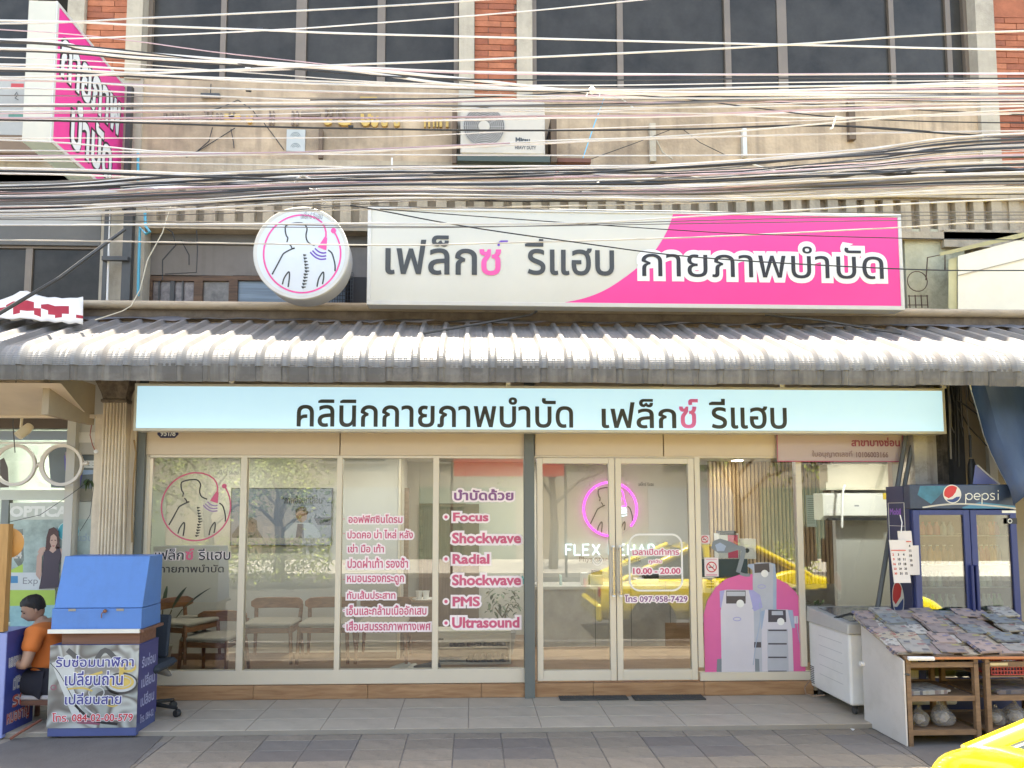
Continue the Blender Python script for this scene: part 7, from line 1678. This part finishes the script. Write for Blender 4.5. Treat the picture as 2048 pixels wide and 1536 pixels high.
# shelves and drinks
qd = random.Random(9)
for k, vv in enumerate((1070, 1127, 1172, 1232)):
    zz = P(1930, vv, RY_+.15)[1]
    bx('wire_shelf', M('shelf_wire_white', (.5,.5,.48), .4), fr_g, fx+.035, fx2-.035, RY_+.06, RY_+FD-.04, zz-.008, zz)
cans = [M('can_red', (.5,.05,.04), .3), M('can_orange', (.6,.28,.05), .3), M('can_brown', (.25,.14,.05), .3), M('can_green', (.1,.3,.08), .3), M('bottle_clear', (.45,.5,.48), .15), M('can_dark', (.06,.03,.025), .3), M('can_cream', (.6,.52,.4), .3)]
bot_mesh = {}
def bottle(x, y, z, h, r_, mi, lab, grp, cap):
    k = (round(h, 3), mi)
    if k not in bot_mesh:
        B_ = B().lathe((0,0,0), [(r_*.9, 0), (r_, .01), (r_, h*.62), (r_*.4, h*.86), (r_*.4, h*.93)], 10); B_.cur = 1; B_.lathe((0,0,0), [(r_*.46, h*.93), (r_*.46, h)], 10)
        o = B_.obj('bottle', [cans[mi], cap], smooth=True); bot_mesh[k] = o.data
    else: o = bpy.data.objects.new('bottle', bot_mesh[k]); COL.objects.link(o)
    o.location = (x, y, z); return T(o, lab, 'bottle', grp)
names = {1070:'top',1127:'second',1172:'third',1232:'lowest'}
for vv, h, ml, mr in ((1070,.12,(0,0,4),(0,5,0)),(1127,.17,(2,1,2),(4,0,1)),(1172,.13,(5,4,5),(4,4,5)),(1232,.2,(4,3,4),(5,4,3))):
    zz = P(1930, vv, RY_+.15)[1]
    for side, xa_, xb_, ms in (('left', fx+.08, mid-.06, ml), ('right', mid+.06, fx2-.08, mr)):
        n_ = 6 if side == 'left' else 6
        for i in range(n_):
            xx = xa_+(xb_-xa_)*(i+.5)/n_; mi = ms[(i*len(ms))//n_]
            bottle(xx, RY_+.12, zz+.001, h, .028, mi, 'drink bottle on the %s shelf behind the %s fridge door, %s from the left' % (names[vv], side, ordw[i]), 'bottles on the %s shelf behind the %s fridge door' % (names[vv], side), white if vv == 1127 else cans[mi])
tb_ = T(bx('dark_bag', M('bag_black', (.02,.018,.018), .7), None, P(1976,1200,RY_+.1)[0], P(2008,1200,RY_+.1)[0], RY_+.06, RY_+.1, P(1990,1231,RY_)[1], P(1990,1186,RY_)[1], .02), 'dark bag behind the bottles at the bottom of the right fridge door', 'bag')
bpy.data.objects.remove(tb_)
# calendars hanging on the fridge side
pap = M('calendar_paper', (.66,.60,.55), .8, var=.05)
def calendar(u0, v0, u1, v1, Y, lab, grid=True, lean=0, red=True):
    x0_, x1_, z0_, z1_ = pr(u0, v0, u1, v1, Y)
    e_ = emp('calendar', ((x0_+x1_)/2, Y, z1_), lab, 'calendar')
    B().hexa([(x0_+lean,Y,z0_),(x1_+lean,Y+.01,z0_),(x1_+lean,Y+.016,z0_),(x0_+lean,Y+.006,z0_)],[(x0_,Y-.0,z1_),(x1_,Y+.01,z1_),(x1_,Y+.016,z1_),(x0_,Y+.006,z1_)]).obj('sheet', pap, e_)
    if grid:
        for r_ in range(5):
            for c_ in range(3):
                f_ = (c_+.5)/3.2; xx = x0_+(x1_-x0_)*f_+lean*(r_+1.5)/7; zz = z1_-(z1_-z0_)*(.34+r_*.11)
                m_ = (M('calendar_red', (.6,.08,.05), .6) if c_ == 0 else ink)
                lettering('numeral', str(c_+2+r_*7), (xx-.012, xx+.012, zz-.011, zz+.011), Y+.01*f_-.001, m_, e_, bold=.05, thick=.0004, keep=True)
        bx('month_bar', M('calendar_red', (.6,.08,.05)), e_, x0_+.012, x1_-.012, Y-.002, Y-.001, z1_-(z1_-z0_)*.25, z1_-(z1_-z0_)*.23)
    return e_
calendar(1797, 1062, 1826, 1150, RY_-.10, 'smaller calendar sheet behind the front one on the fridge side', lean=.02)
calendar(1780, 1080, 1815, 1166, RY_-.13, 'front calendar sheet with red and black numbers hanging at the fridge side', lean=.03)
c_ = calendar(1824, 1091, 1840, 1150, RY_-.03, 'narrow paper slip hanging beside the calendars on the fridge', grid=False)
tub('calendar_wire', [(1800,1030,RY_-.08),(1804,1045,RY_-.1),(1802,1066,RY_-.12)], .004, white, 'white wire hook holding the calendars', 'hook')

# ============================================================ newspaper tables
tw = wood('table_wood', (.13,.075,.04), (.22,.13,.07), .6, (2, 12, 12))
TYf, TYb = -1.42, -.86
tl, tr_ = P(1815,1400,TYf)[0], P(1960,1400,TYf)[0]
zf = P(1880,1316,TYf)[1]; zbk = .835
def news_table(x0_, x1_, lab):
    t = emp('newspaper_table', ((x0_+x1_)/2, TYf, GZ), lab, 'table'); lg = .035
    for xx in (x0_, x1_-lg):
        bx('leg', tw, t, xx, xx+lg, TYf, TYf+lg, GZ, zf-.045); bx('leg', tw, t, xx, xx+lg, TYb-lg, TYb, GZ, zbk-.045)
        B().hexa([(xx,TYf,zf-.043),(xx+lg,TYf,zf-.043),(xx+lg,TYb,zbk-.043),(xx,TYb,zbk-.043)],[(xx,TYf,zf-.012),(xx+lg,TYf,zf-.012),(xx+lg,TYb,zbk-.012),(xx,TYb,zbk-.012)]).obj('side_rail', tw, t)
    for zz, nm in ((zf-.055, 'top_rail'), (P(1880,1398,TYf)[1], 'middle_rail'), (P(1880,1466,TYf)[1], 'lower_rail')):
        bx(nm, tw, t, x0_+lg, x1_-lg, TYf+.004, TYf+.028, zz-.018, zz+.022); 
        if nm != 'top_rail':
            bx('shelf', tw, t, x0_+.004, x1_-.004, TYf+.036, TYb-.036, zz-.006, zz+.012); bx('back_rail', tw, t, x0_+lg, x1_-lg, TYb-.03, TYb-.01, zz-.018, zz+.022)
    bx('back_rail', tw, t, x0_+lg, x1_-lg, TYb-.03, TYb-.01, .42, .46)
    B().hexa([(x0_-.01,TYf-.015,zf-.011),(x1_+.01,TYf-.015,zf-.011),(x1_+.01,TYb+.01,zbk-.011),(x0_-.01,TYb+.01,zbk-.011)],[(x0_-.01,TYf-.015,zf),(x1_+.01,TYf-.015,zf),(x1_+.01,TYb+.01,zbk),(x0_-.01,TYb+.01,zbk)]).obj('top_board', tw, t)
    return t
t1 = news_table(tl, tr_, 'wooden two-shelf table under the newspapers, left one with the white side board')
x2 = P(1974,1400,TYf)[0]; t2 = news_table(x2, x2+.75, 'wooden table under the newspapers at the right edge, holding a red basket')
bx('front_lath', M('orange_lath', (.45,.17,.07), .6), t1, tl+.19, x2+.7, TYf-.03, TYf-.018, zf-.004, zf+.012)
wbm = M('white_board', (.56,.52,.48), .5, var=.06, vsc=2, dirt=.35, dcol=(.3,.26,.2), dsc=3)
wb2 = emp('side_board', (tl-.02, TYf, GZ), 'white sloped board closing the left side of the newspaper tables', 'board')
B().prism([(TYf+.0, GZ+.005), (TYf+.0, zf-.02), (TYb+.02, zbk-.03), (TYb+.02, GZ+.005)], tl-.022, tl-.008, 'x').obj('panel', wbm, wb2, bevel=.003)
B().tube([(tl-.02, TYf+.01, zf-.12), (tl+.02, TYf-.01, zf-.125)], .008, 6).obj('hinge', steel, wb2); B().lathe((tl-.022-.0, TYb-.0, .47), [(.001,-.03),(.02,-.03),(.02,0)], 10, 'x').obj('knob', white, wb2)
# newspapers: overlapping tilted sheets
def paper_mat(name, base, acc, sc):
    if name in _mats: return _mats[name]
    m = bpy.data.materials.new(name); m.use_nodes = True; N = m.node_tree.nodes; L = m.node_tree.links; p = N['Principled BSDF']
    tc = N.new('ShaderNodeTexCoord'); mp = N.new('ShaderNodeMapping'); L.new(tc.outputs['Object'], mp.inputs[0]); mp.inputs['Scale'].default_value = (sc, sc*1.7, 1)
    v = N.new('ShaderNodeTexVoronoi'); v.distance = 'CHEBYCHEV'; v.inputs['Scale'].default_value = 1.0; v.inputs['Randomness'].default_value = .35; L.new(mp.outputs[0], v.inputs['Vector'])
    cr = N.new('ShaderNodeValToRGB'); cr.color_ramp.interpolation = 'CONSTANT'; sp = N.new('ShaderNodeSeparateColor'); L.new(v.outputs['Color'], sp.inputs[0]); L.new(sp.outputs[0], cr.inputs[0])
    e_ = cr.color_ramp; e_.elements[0].color = (*base, 1); e_.elements[1].position = .45; e_.elements[1].color = (base[0]*.8, base[1]*.8, base[2]*.82, 1)
    for ps_, c_ in ((.66, tuple(a_*.6+b_*.3 for a_, b_ in zip(acc, base))), (.74, (base[0]*.9, base[1]*.85, base[2]*.8)), (.86, (.13,.12,.13)), (.92, (base[0]*.5+acc[0]*.3, base[1]*.5+acc[1]*.3, base[2]*.5+acc[2]*.3))): x_ = e_.elements.new(ps_); x_.color = (*c_, 1)
    w_ = N.new('ShaderNodeTexWave'); w_.bands_direction = 'Y'; w_.inputs['Scale'].default_value = sc*5; w_.inputs['Distortion'].default_value = .5; L.new(tc.outputs['Object'], w_.inputs['Vector'])
    mr = N.new('ShaderNodeMapRange'); mr.inputs['To Min'].default_value = .72; mr.inputs['To Max'].default_value = 1.0; L.new(w_.outputs['Fac'], mr.inputs[0])
    vm = N.new('ShaderNodeVectorMath'); vm.operation = 'SCALE'; L.new(cr.outputs[0], vm.inputs[0]); L.new(mr.outputs[0], vm.inputs['Scale']); L.new(vm.outputs[0], p.inputs['Base Color']); p.inputs['Roughness'].default_value = .7; _mats[name] = m; return m
pm = [paper_mat('newsprint_grey', (.33,.30,.26), (.30,.08,.08), 22), paper_mat('newsprint_pink', (.38,.28,.24), (.12,.15,.3), 28), paper_mat('newsprint_blue', (.22,.23,.23), (.4,.3,.1), 30), paper_mat('newsprint_cream', (.42,.35,.26), (.35,.06,.06), 36), paper_mat('magazine_mix', (.28,.22,.2), (.45,.4,.08), 22), paper_mat('newsprint_pale', (.46,.42,.36), (.2,.1,.1), 38)]
qn = random.Random(17); slope = math.atan2(zbk-zf, TYb-TYf); cnt = 0
descr = ['greyish newspaper', 'pinkish newspaper', 'bluish newspaper', 'cream newspaper', 'colourful magazine', 'pale newspaper']
rows_ = [(.02, 10), (.15, 10), (.29, 9), (.42, 9), (.53, 8)]
rown = ['front row', 'second row', 'middle row', 'fourth row', 'rear row']
for rI in range(len(rows_)-1, -1, -1):
    d0, n_ = rows_[rI]
    for i in range(n_):
        xx = tl-.05+(4.75-tl)*(i+.5)/n_+qn.uniform(-.03, .03); mi = (i*5+rI*3+qn.randrange(2)) % 6
        w_, d_ = qn.uniform(.15, .21), qn.uniform(.12, .18); t_ = qn.uniform(.006, .022)
        b = B(); nn = 5; rows = []
        lay = 1 if t_ < .012 else 2
        for L_ in range(lay):
            off = qn.uniform(-.008, .008)
            gridv = []
            for (zz_, fl) in ((0, 0), (t_/lay, 1)):
                pass
            b.box(-w_/2+off, w_/2+off, -d_/2+off*.6, d_/2+off*.6, L_*t_/lay+.0005, (L_+1)*t_/lay)
        rise = (4-rI)*.0; yy = TYf+.07+d0*1.0*(TYb-TYf-.02)/.56; zz = zf+(yy-TYf)*math.tan(slope)+.004+rI*.006+qn.uniform(0, .006)+(.02 if i % 2 else 0)
        o = b.jit(.0025, cnt).obj('newspaper', pm[mi]); o.location = (xx, yy, zz); o.rotation_euler = (slope+qn.uniform(-.03,.05), qn.uniform(-.03,.03), qn.uniform(-.16,.16)); cnt += 1
        where = ('near the left end', 'left of the middle', 'right of the middle', 'near the right edge')[min(3, int(i/n_*4))]
        T(o, descr[mi]+' in the '+rown[rI]+' of the display, '+['first','second','third','fourth','fifth','sixth','seventh','eighth','ninth','tenth'][i]+' from the left', 'newspaper', 'newspapers on the sloping tables')
# stacks overhanging the left edge
for k in range(6):
    f_ = k/5; yy = TYb-.02-f_*.46; zz = zf+(yy-TYf)*math.tan(slope)+.012
    b = B()
    for L_ in range(3): b.box(-.10+qn.uniform(-.01,.01), .09, -.05, .06, L_*.009, L_*.009+.007)
    o = b.obj('newspaper_stack', pm[(k*2+3) % 6]); o.location = (tl+.03, yy, zz); o.rotation_euler = (slope, -.06, qn.uniform(-.1,.1)); T(o, 'thin stack of papers at the left edge of the display, '+['rearmost', 'second from the rear', 'third from the rear', 'third from the front', 'second from the front', 'frontmost'][k], 'newspaper stack', 'paper stacks on the left edge')
wp = B().box(-.1, .1, -.012, .012, 0, .02).obj('price_card', white); wp.location = (tl+.1, TYf-.03, zf-.005); wp.rotation_euler = (.4, 0, -.05); T(wp, 'small white card at the front left corner of the newspaper display', 'card')
# magazines on the shelves, plastic bags, basket
zsm, zsl_ = P(1880,1398,TYf)[1]+.012, P(1880,1466,TYf)[1]+.012
for x_, k, lab in ((tl+.22, 0, 'flat pile of magazines on the middle shelf of the left table'), (x2+.3, 1, 'flat pile of magazines on the middle shelf of the right table')):
    b = B()
    for L_ in range(4): a = qn.uniform(-.02,.02); b.box(-.17+a, .17+a, -.12, .13, L_*.008, L_*.008+.0065)
    o = b.obj('magazine_pile', pm[5-k]); o.location = (x_, TYf+.2, zsm+.001); o.rotation_euler = (0, 0, .1); T(o, lab, 'magazines')
plas = bpy.data.materials.new('clear_plastic_bag'); plas.use_nodes = True; pn = plas.node_tree.nodes['Principled BSDF']; pn.inputs['Base Color'].default_value = (.5,.48,.46,1); pn.inputs['Roughness'].default_value = .18; pn.inputs['Alpha'].default_value = .38
nz = plas.node_tree.nodes.new('ShaderNodeTexNoise'); nz.inputs['Scale'].default_value = 14; nz.inputs['Detail'].default_value = 3; nz.inputs['Distortion'].default_value = 1.5; bp_ = plas.node_tree.nodes.new('ShaderNodeBump'); bp_.inputs['Strength'].default_value = 1; bp_.inputs['Distance'].default_value = .03; plas.node_tree.links.new(nz.outputs['Fac'], bp_.inputs['Height']); plas.node_tree.links.new(bp_.outputs[0], pn.inputs['Normal'])
stuff_m = M('bag_content', (.42,.38,.34), .8, var=.4, vsc=20)
def bag(u, v, r_, lab, sx=1.0):
    x_ = P(u, v, TYf+.14)[0]; e_ = emp('plastic_bag', (x_, TYf+.14, zsl_), lab, 'bag', 'clear plastic bags under the tables'); b = B(); rings = []; qb = random.Random(int(u))
    for h, k in ((0,.7),(.03,.95),(.08,1.0),(.12,.9),(.16,.66),(.185,.38),(.20,.2),(.22,.2),(.245,.08)):
        rings.append([(x_+r_*sx*k*(1+qb.uniform(-.2,.2))*math.cos(R(a)), TYf+.14+r_*k*(1+qb.uniform(-.2,.2))*math.sin(R(a)), zsl_+.004+h*r_/.11*(1+(qb.uniform(-.05,.05) if h > .2 else 0))) for a in range(0, 360, 24)])
    b.loft(rings).jit(.007, int(u)+5).obj('film', plas, e_, smooth=False, sub=1); B().ball((x_, TYf+.14, zsl_+.07*r_/.11+.012), r_*.62, 8, 6, (1, .9, .8)).jit(.008, int(u)).obj('contents', stuff_m, e_)
bag(1838, 1430, .072, 'clear plastic bag on the lowest shelf, leftmost under the left table'); bag(1883, 1425, .092, 'clear knotted plastic bag on the lowest shelf, larger one under the left table'); bag(1990, 1425, .075, 'clear plastic bag at the left end under the right table'); bag(2030, 1425, .09, 'clear plastic bag at the photo edge under the right table')
bk = emp('red_basket', (x2+.27, TYf+.12, .48), 'red plastic lattice basket hanging under the right table top', 'basket')
rdp = M('basket_red', (.42,.05,.045), .45); xA, xB_ = P(1992,1330,TYf)[0], x2+.62; zA_, zB_ = P(2010,1352,TYf)[1], P(2010,1322,TYf)[1]
b = B()
for i in range(22): xx = xA+(xB_-xA)*i/21; b.box(xx-.003, xx+.003, TYf+.05, TYf+.055, zA_, zB_)
for k in range(5): zz = zA_+(zB_-zA_)*k/4; b.box(xA, xB_, TYf+.0455, TYf+.0495, zz-.003, zz+.003)
b.obj('front_lattice', rdp, bk); bx('rim', rdp, bk, xA-.01, xB_, TYf+.04, TYf+.06, zB_+.001, zB_+.014); bx('bottom', rdp, bk, xA, xB_, TYf+.056, TYf+.3, zA_-.006, zA_+.002); bx('basket_shelf', tw, t2, x2+.036, x2+.7, TYf+.04, TYb-.04, zA_-.02, zA_-.008)
T(bx('note_strip', M('note_yellow', (.55,.45,.25), .7), None, x2+.04, x2+.18, TYf-.002, TYf+.003, zf-.06, zf-.04), 'yellow paper strip under the top of the right table', 'paper')
T(B().prism([G(u, v, GZ) for u, v in [(1698,1456),(1710,1459),(1706,1462)]], GZ+.002, GZ+.004, 'z').obj('paper_scrap', white), 'white paper scrap on the pavement near the side board', 'litter')

# ============================================================ yellow taxi at lower right
tx = emp('yellow_taxi', (4.1, -4.75, GZ-.13), 'bright yellow car whose rear corner enters the lower right of the photo', 'car')
ym = M('taxi_yellow', (.80,.62,.008), .22, var=.0, coat=1.0, spec=.6); RZ = GZ-.13
cy0, cy1 = -5.35, -3.65      # street side, kerb side
X0 = 1.93
bpf = [(0,.35),(.0,.62),(.03,.86),(.12,.93),(.62,.985),(.98,1.22),(1.25,1.37),(1.9,1.43),(2.6,1.36),(3.25,.99),(3.9,.90),(4.25,.78),(4.42,.55),(4.42,.28)]
zo = .0
def sect(x, z):  # width factor with height
    return 1.0 if z < .95 else 1-.30*(z-.95)/.5
# lower body shell with wheel arches, sides built as prisms
rings = []
xs_ = [0,.03,.12,.35,.62,.98,1.25,1.9,2.6,3.0,3.25,3.9,4.25,4.42]
def top(x):
    for (a, za), (b_, zb_) in zip(bpf, bpf[1:]):
        if a <= x <= b_ and b_ > a: return za+(zb_-za)*(x-a)/(b_-a)
    return .5
def deck(x): return min(top(x), .95 if x < 3 else top(x))
wy = (cy1-cy0)/2; cyc = (cy0+cy1)/2
for x in xs_:
    dk = deck(x); e_ = .10 if x < .05 or x > 4.3 else (.04 if x < .2 or x > 4.1 else 0)
    rings.append([(X0+x, cyc-wy+e_+.05, RZ+.25), (X0+x, cyc-wy+e_, RZ+.45), (X0+x, cyc-wy+e_, RZ+dk*.78), (X0+x, cyc-wy+e_+.05, RZ+dk-.04), (X0+x, cyc-wy+e_+.12, RZ+dk), (X0+x, cyc+wy-e_-.12, RZ+dk), (X0+x, cyc+wy-e_-.05, RZ+dk-.04), (X0+x, cyc+wy-e_, RZ+dk*.78), (X0+x, cyc+wy-e_, RZ+.45), (X0+x, cyc+wy-e_-.05, RZ+.25)])
B().loft(rings).obj('body', ym, tx, smooth=True, merge=True, sub=2)
rings = []
for x, z in ((1.38,1.37),(1.6,1.42),(2.0,1.43),(2.5,1.37)):
    w2 = wy-.24; rings.append([(X0+x, cyc-w2, RZ+z-.03), (X0+x, cyc-w2+.08, RZ+z), (X0+x, cyc+w2-.08, RZ+z), (X0+x, cyc+w2, RZ+z-.03)])
B().loft(rings).obj('roof', ym, tx, smooth=True, merge=True, sub=2)
cg = M('car_glass', (.03,.04,.045), .06); 
def quad3(pts, m, nm, th=.01): o = B().add(pts, [(0,1,2,3)]).obj(nm, m, tx); md = o.modifiers.new('t', 'SOLIDIFY'); md.thickness = th; return o
wT = wy-.24; wB = wy-.10
quad3([(X0+.38,cyc-wB+.02,RZ+.925),(X0+.38,cyc+wB-.02,RZ+.925),(X0+1.42,cyc+wT-.03,RZ+1.36),(X0+1.42,cyc-wT+.03,RZ+1.36)], cg, 'rear_window')
quad3([(X0+3.28,cyc-wB+.08,RZ+.965),(X0+3.28,cyc+wB-.08,RZ+.965),(X0+2.5,cyc+wT-.03,RZ+1.36),(X0+2.5,cyc-wT+.03,RZ+1.36)], cg, 'windscreen')
for sg in (-1, 1):
    for (a, b_, c_, d_) in ((.60, 1.66, 1.46, 1.66), (1.72, 2.95, 1.72, 2.45)):
        quad3([(X0+a, cyc+sg*wB, RZ+.96), (X0+b_, cyc+sg*wB, RZ+.96), (X0+d_, cyc+sg*(wT+.005), RZ+1.38), (X0+c_, cyc+sg*(wT+.005), RZ+1.36)], cg, 'side_window')
    for p_ in (((X0+.27, .86),(X0+1.44, 1.375)), ((X0+1.69, .955),(X0+1.69, 1.4)), ((X0+3.25,.955),(X0+2.47,1.375))):
        B().tube([(p_[0][0], cyc+sg*(wB+.0), RZ+p_[0][1]), (p_[1][0], cyc+sg*(wT+.01), RZ+p_[1][1])], .058, 12).obj('pillar', ym, tx, smooth=True)
    for wx in (.78, 3.45):
        b = B().lathe((X0+wx, cyc+sg*(wy-.10), RZ+.31), [(.2, -.1), (.3, -.1), (.315, -.07), (.315, .07), (.3, .1), (.2, .1)], 28, 'y').obj('wheel', M('tyre', (.025,.025,.025), .8), tx, smooth=True)
        B().lathe((X0+wx, cyc+sg*(wy-.10), RZ+.31), [(.001, sg*.075), (.05, sg*.09), (.06, sg*.07), (.17, sg*.06), (.205, sg*.09), (.205, -sg*.05)], 28, 'y').obj('rim', M('alloy', (.35,.35,.35), .3, metal=.8), b, smooth=True)
        B().lathe((X0+wx, cyc+sg*(wy+.0), RZ+.31), [(.34, -.012), (.355, -.004), (.355, .004), (.335, .004)], 28, 'y').obj('wheel_arch', black, tx)
        B().lathe((X0+wx, cyc+sg*(wy+.002), RZ+.34), [(.001, 0), (.345, 0), (.345, -.004)], 28, 'y').obj('wheel_well', black, tx) if False else None
    B().prism([(X0-.012, RZ+.66), (X0+.02, RZ+.66), (X0+.02, RZ+.80), (X0-.012, RZ+.80)], cyc+sg*(wy-.2), cyc+sg*(wy-.12)).obj('tail_light', M('tail_red', (.5,.02,.02), .15), tx)
bx('bumper', ym, tx, X0-.05, X0+.06, cyc-wy+.1, cyc+wy-.1, RZ+.28, RZ+.55, .04)
b = B()
for xx in (.98, 1.69, 2.6): b.box(X0+xx-.004, X0+xx+.004, cyc+wy-.001, cyc+wy+.002, RZ+.35, RZ+.9)
b.obj('door_seams', black, tx)
lettering('lettering', 'TAXI', (X0+1.85, X0+2.35, RZ+.55, RZ+.72), 0, ink, tx, bold=.05, frame=((0, cyc+wy, 0), (1, 0, 0), (0, 0, 1), (0, 1, 0)), thick=.003) if False else None

# ============================================================ across the street (behind the camera, seen in the glass)
lf = [M('leaf_sunlit', (.30,.36,.06), .55, var=.3, vsc=9), M('leaf_deep', (.10,.16,.04), .55, var=.3, vsc=9)]; bark = M('bark', (.13,.10,.07), .9, bump=.8, bsc=20, var=.25)  # brighter leaf colour carries the sunlight shining through the leaves
def tree(x, y, h, cr, seed, lab, n_=2600, ls=.11):
    qt = random.Random(seed); t = emp('street_tree', (x, y, GZ), lab, 'tree', 'trees across the street')
    b = B(); b.tube([(x, y, GZ), (x+.05, y, h*.25), (x-.04, y+.05, h*.5), (x, y, h*.8)], [.16, .13, .10, .04], 8)
    ends = []
    for k in range(8):
        a = k*2.4; z0_ = h*(.35+.05*k); e_ = Vector((x+cr*.75*math.cos(a), y+cr*.75*math.sin(a), z0_+cr*.5)); b.tube([(x, y, z0_), ((x+e_.x)/2, (y+e_.y)/2, z0_+cr*.35), e_], [.06, .04, .015], 6); ends.append(e_)
    b.obj('trunk', bark, t, smooth=True)
    cl = [(e_, cr*qt.uniform(.32,.5)) for e_ in ends]+[(Vector((x+qt.uniform(-.5,.5)*cr, y+qt.uniform(-.5,.5)*cr, h*qt.uniform(.6,1.0))), cr*qt.uniform(.35,.5)) for _ in range(7)]
    for part in range(2):
        b = B()
        for i in range(n_//2):
            c_, r_ = cl[qt.randrange(len(cl))]; d = Vector((qt.gauss(0,1), qt.gauss(0,1), qt.gauss(0,.8))).normalized()*r_*qt.uniform(.35,1.05)**.6; p = c_+d
            u_ = Vector((qt.gauss(0,1), qt.gauss(0,1), qt.gauss(0,1))).normalized(); v_ = u_.cross(Vector((qt.gauss(0,1), qt.gauss(0,1), qt.gauss(0,1)))).normalized(); s_ = ls*qt.uniform(.6,1.3)
            b.add([p-u_*s_*.5, p+v_*s_*.28, p+u_*s_*.5, p-v_*s_*.28], [(0,1,2,3)])
        b.obj('crown', lf[part], t)
tree(-7.2, -12.6, 3.6, 1.9, 1, 'bushy street tree across the road, left of the others')
tree(-5.0, -11.6, 3.4, 1.3, 2, 'lower leafy street tree across the road near the road edge')
tree(2.6, -15.5, 5.6, 2.2, 3, 'tall street tree across the road, behind the fence')
tree(8.0, -14.0, 5.6, 2.4, 4, 'street tree across the road at the right', ls=.13)
qh = random.Random(77)
for k, (hx0, hx1, hz) in enumerate(((-7.6, -3.6, .95), (4.0, 9.0, .8))):
    b = B()
    for i in range(2600):
        p = Vector((qh.uniform(hx0, hx1), -11.4+qh.uniform(-.4, .4), GZ+hz*qh.random()**.7*(1+.3*math.sin(i))))
        u_ = Vector((qh.gauss(0,1), qh.gauss(0,1), qh.gauss(0,1))).normalized(); v_ = u_.cross(Vector((qh.gauss(0,1), qh.gauss(0,1), qh.gauss(0,1)))).normalized(); s_ = .11
        b.add([p-u_*s_*.6, p+v_*s_*.2, p+u_*s_*.6, p-v_*s_*.2], [(0,1,2,3)])
    o = b.obj('roadside_shrubs', lf[0]); o['kind'] = 'stuff'
ob = emp('facing_building', (0, -20, GZ), 'plain pale building on the far side of the street', 'building')
bx('wall', M('facing_wall', (.30,.27,.22), .9, var=.15, vsc=.6), ob, -22, 22, -22, -20, GZ, 6.2)
for i in range(9):
    w_ = bx('window', M('window_frame_far', (.3,.28,.25), .6), ob, -19+i*4.4, -16.4+i*4.4, -20.0, -19.94, 3.6, 5.0); bx('pane', darkglass, w_, -18.9+i*4.4, -16.5+i*4.4, -19.945, -19.93, 3.7, 4.9)
    bx('shutter', [M('shutter_grey', (.3,.32,.33), .5), M('shutter_green', (.14,.2,.15), .5), M('shutter_tan', (.3,.24,.16), .5)][i % 3], ob, -19.6+i*4.4, -15.9+i*4.4, -19.99, -19.92, GZ, 2.7)
rbn = emp('red_street_banner', (1.2, -12.6, 3.0), 'red banner hung between posts across the street', 'banner')
bx('cloth', M('banner_cloth_red', (.6,.05,.035), .8), rbn, -.5, 2.6, -12.62, -12.6, 2.75, 3.5)
for xx in (-.55, 2.62): B().tube([(xx, -12.6, GZ), (xx, -12.6, 4.6)], .04, 8).obj('post', steel, rbn)
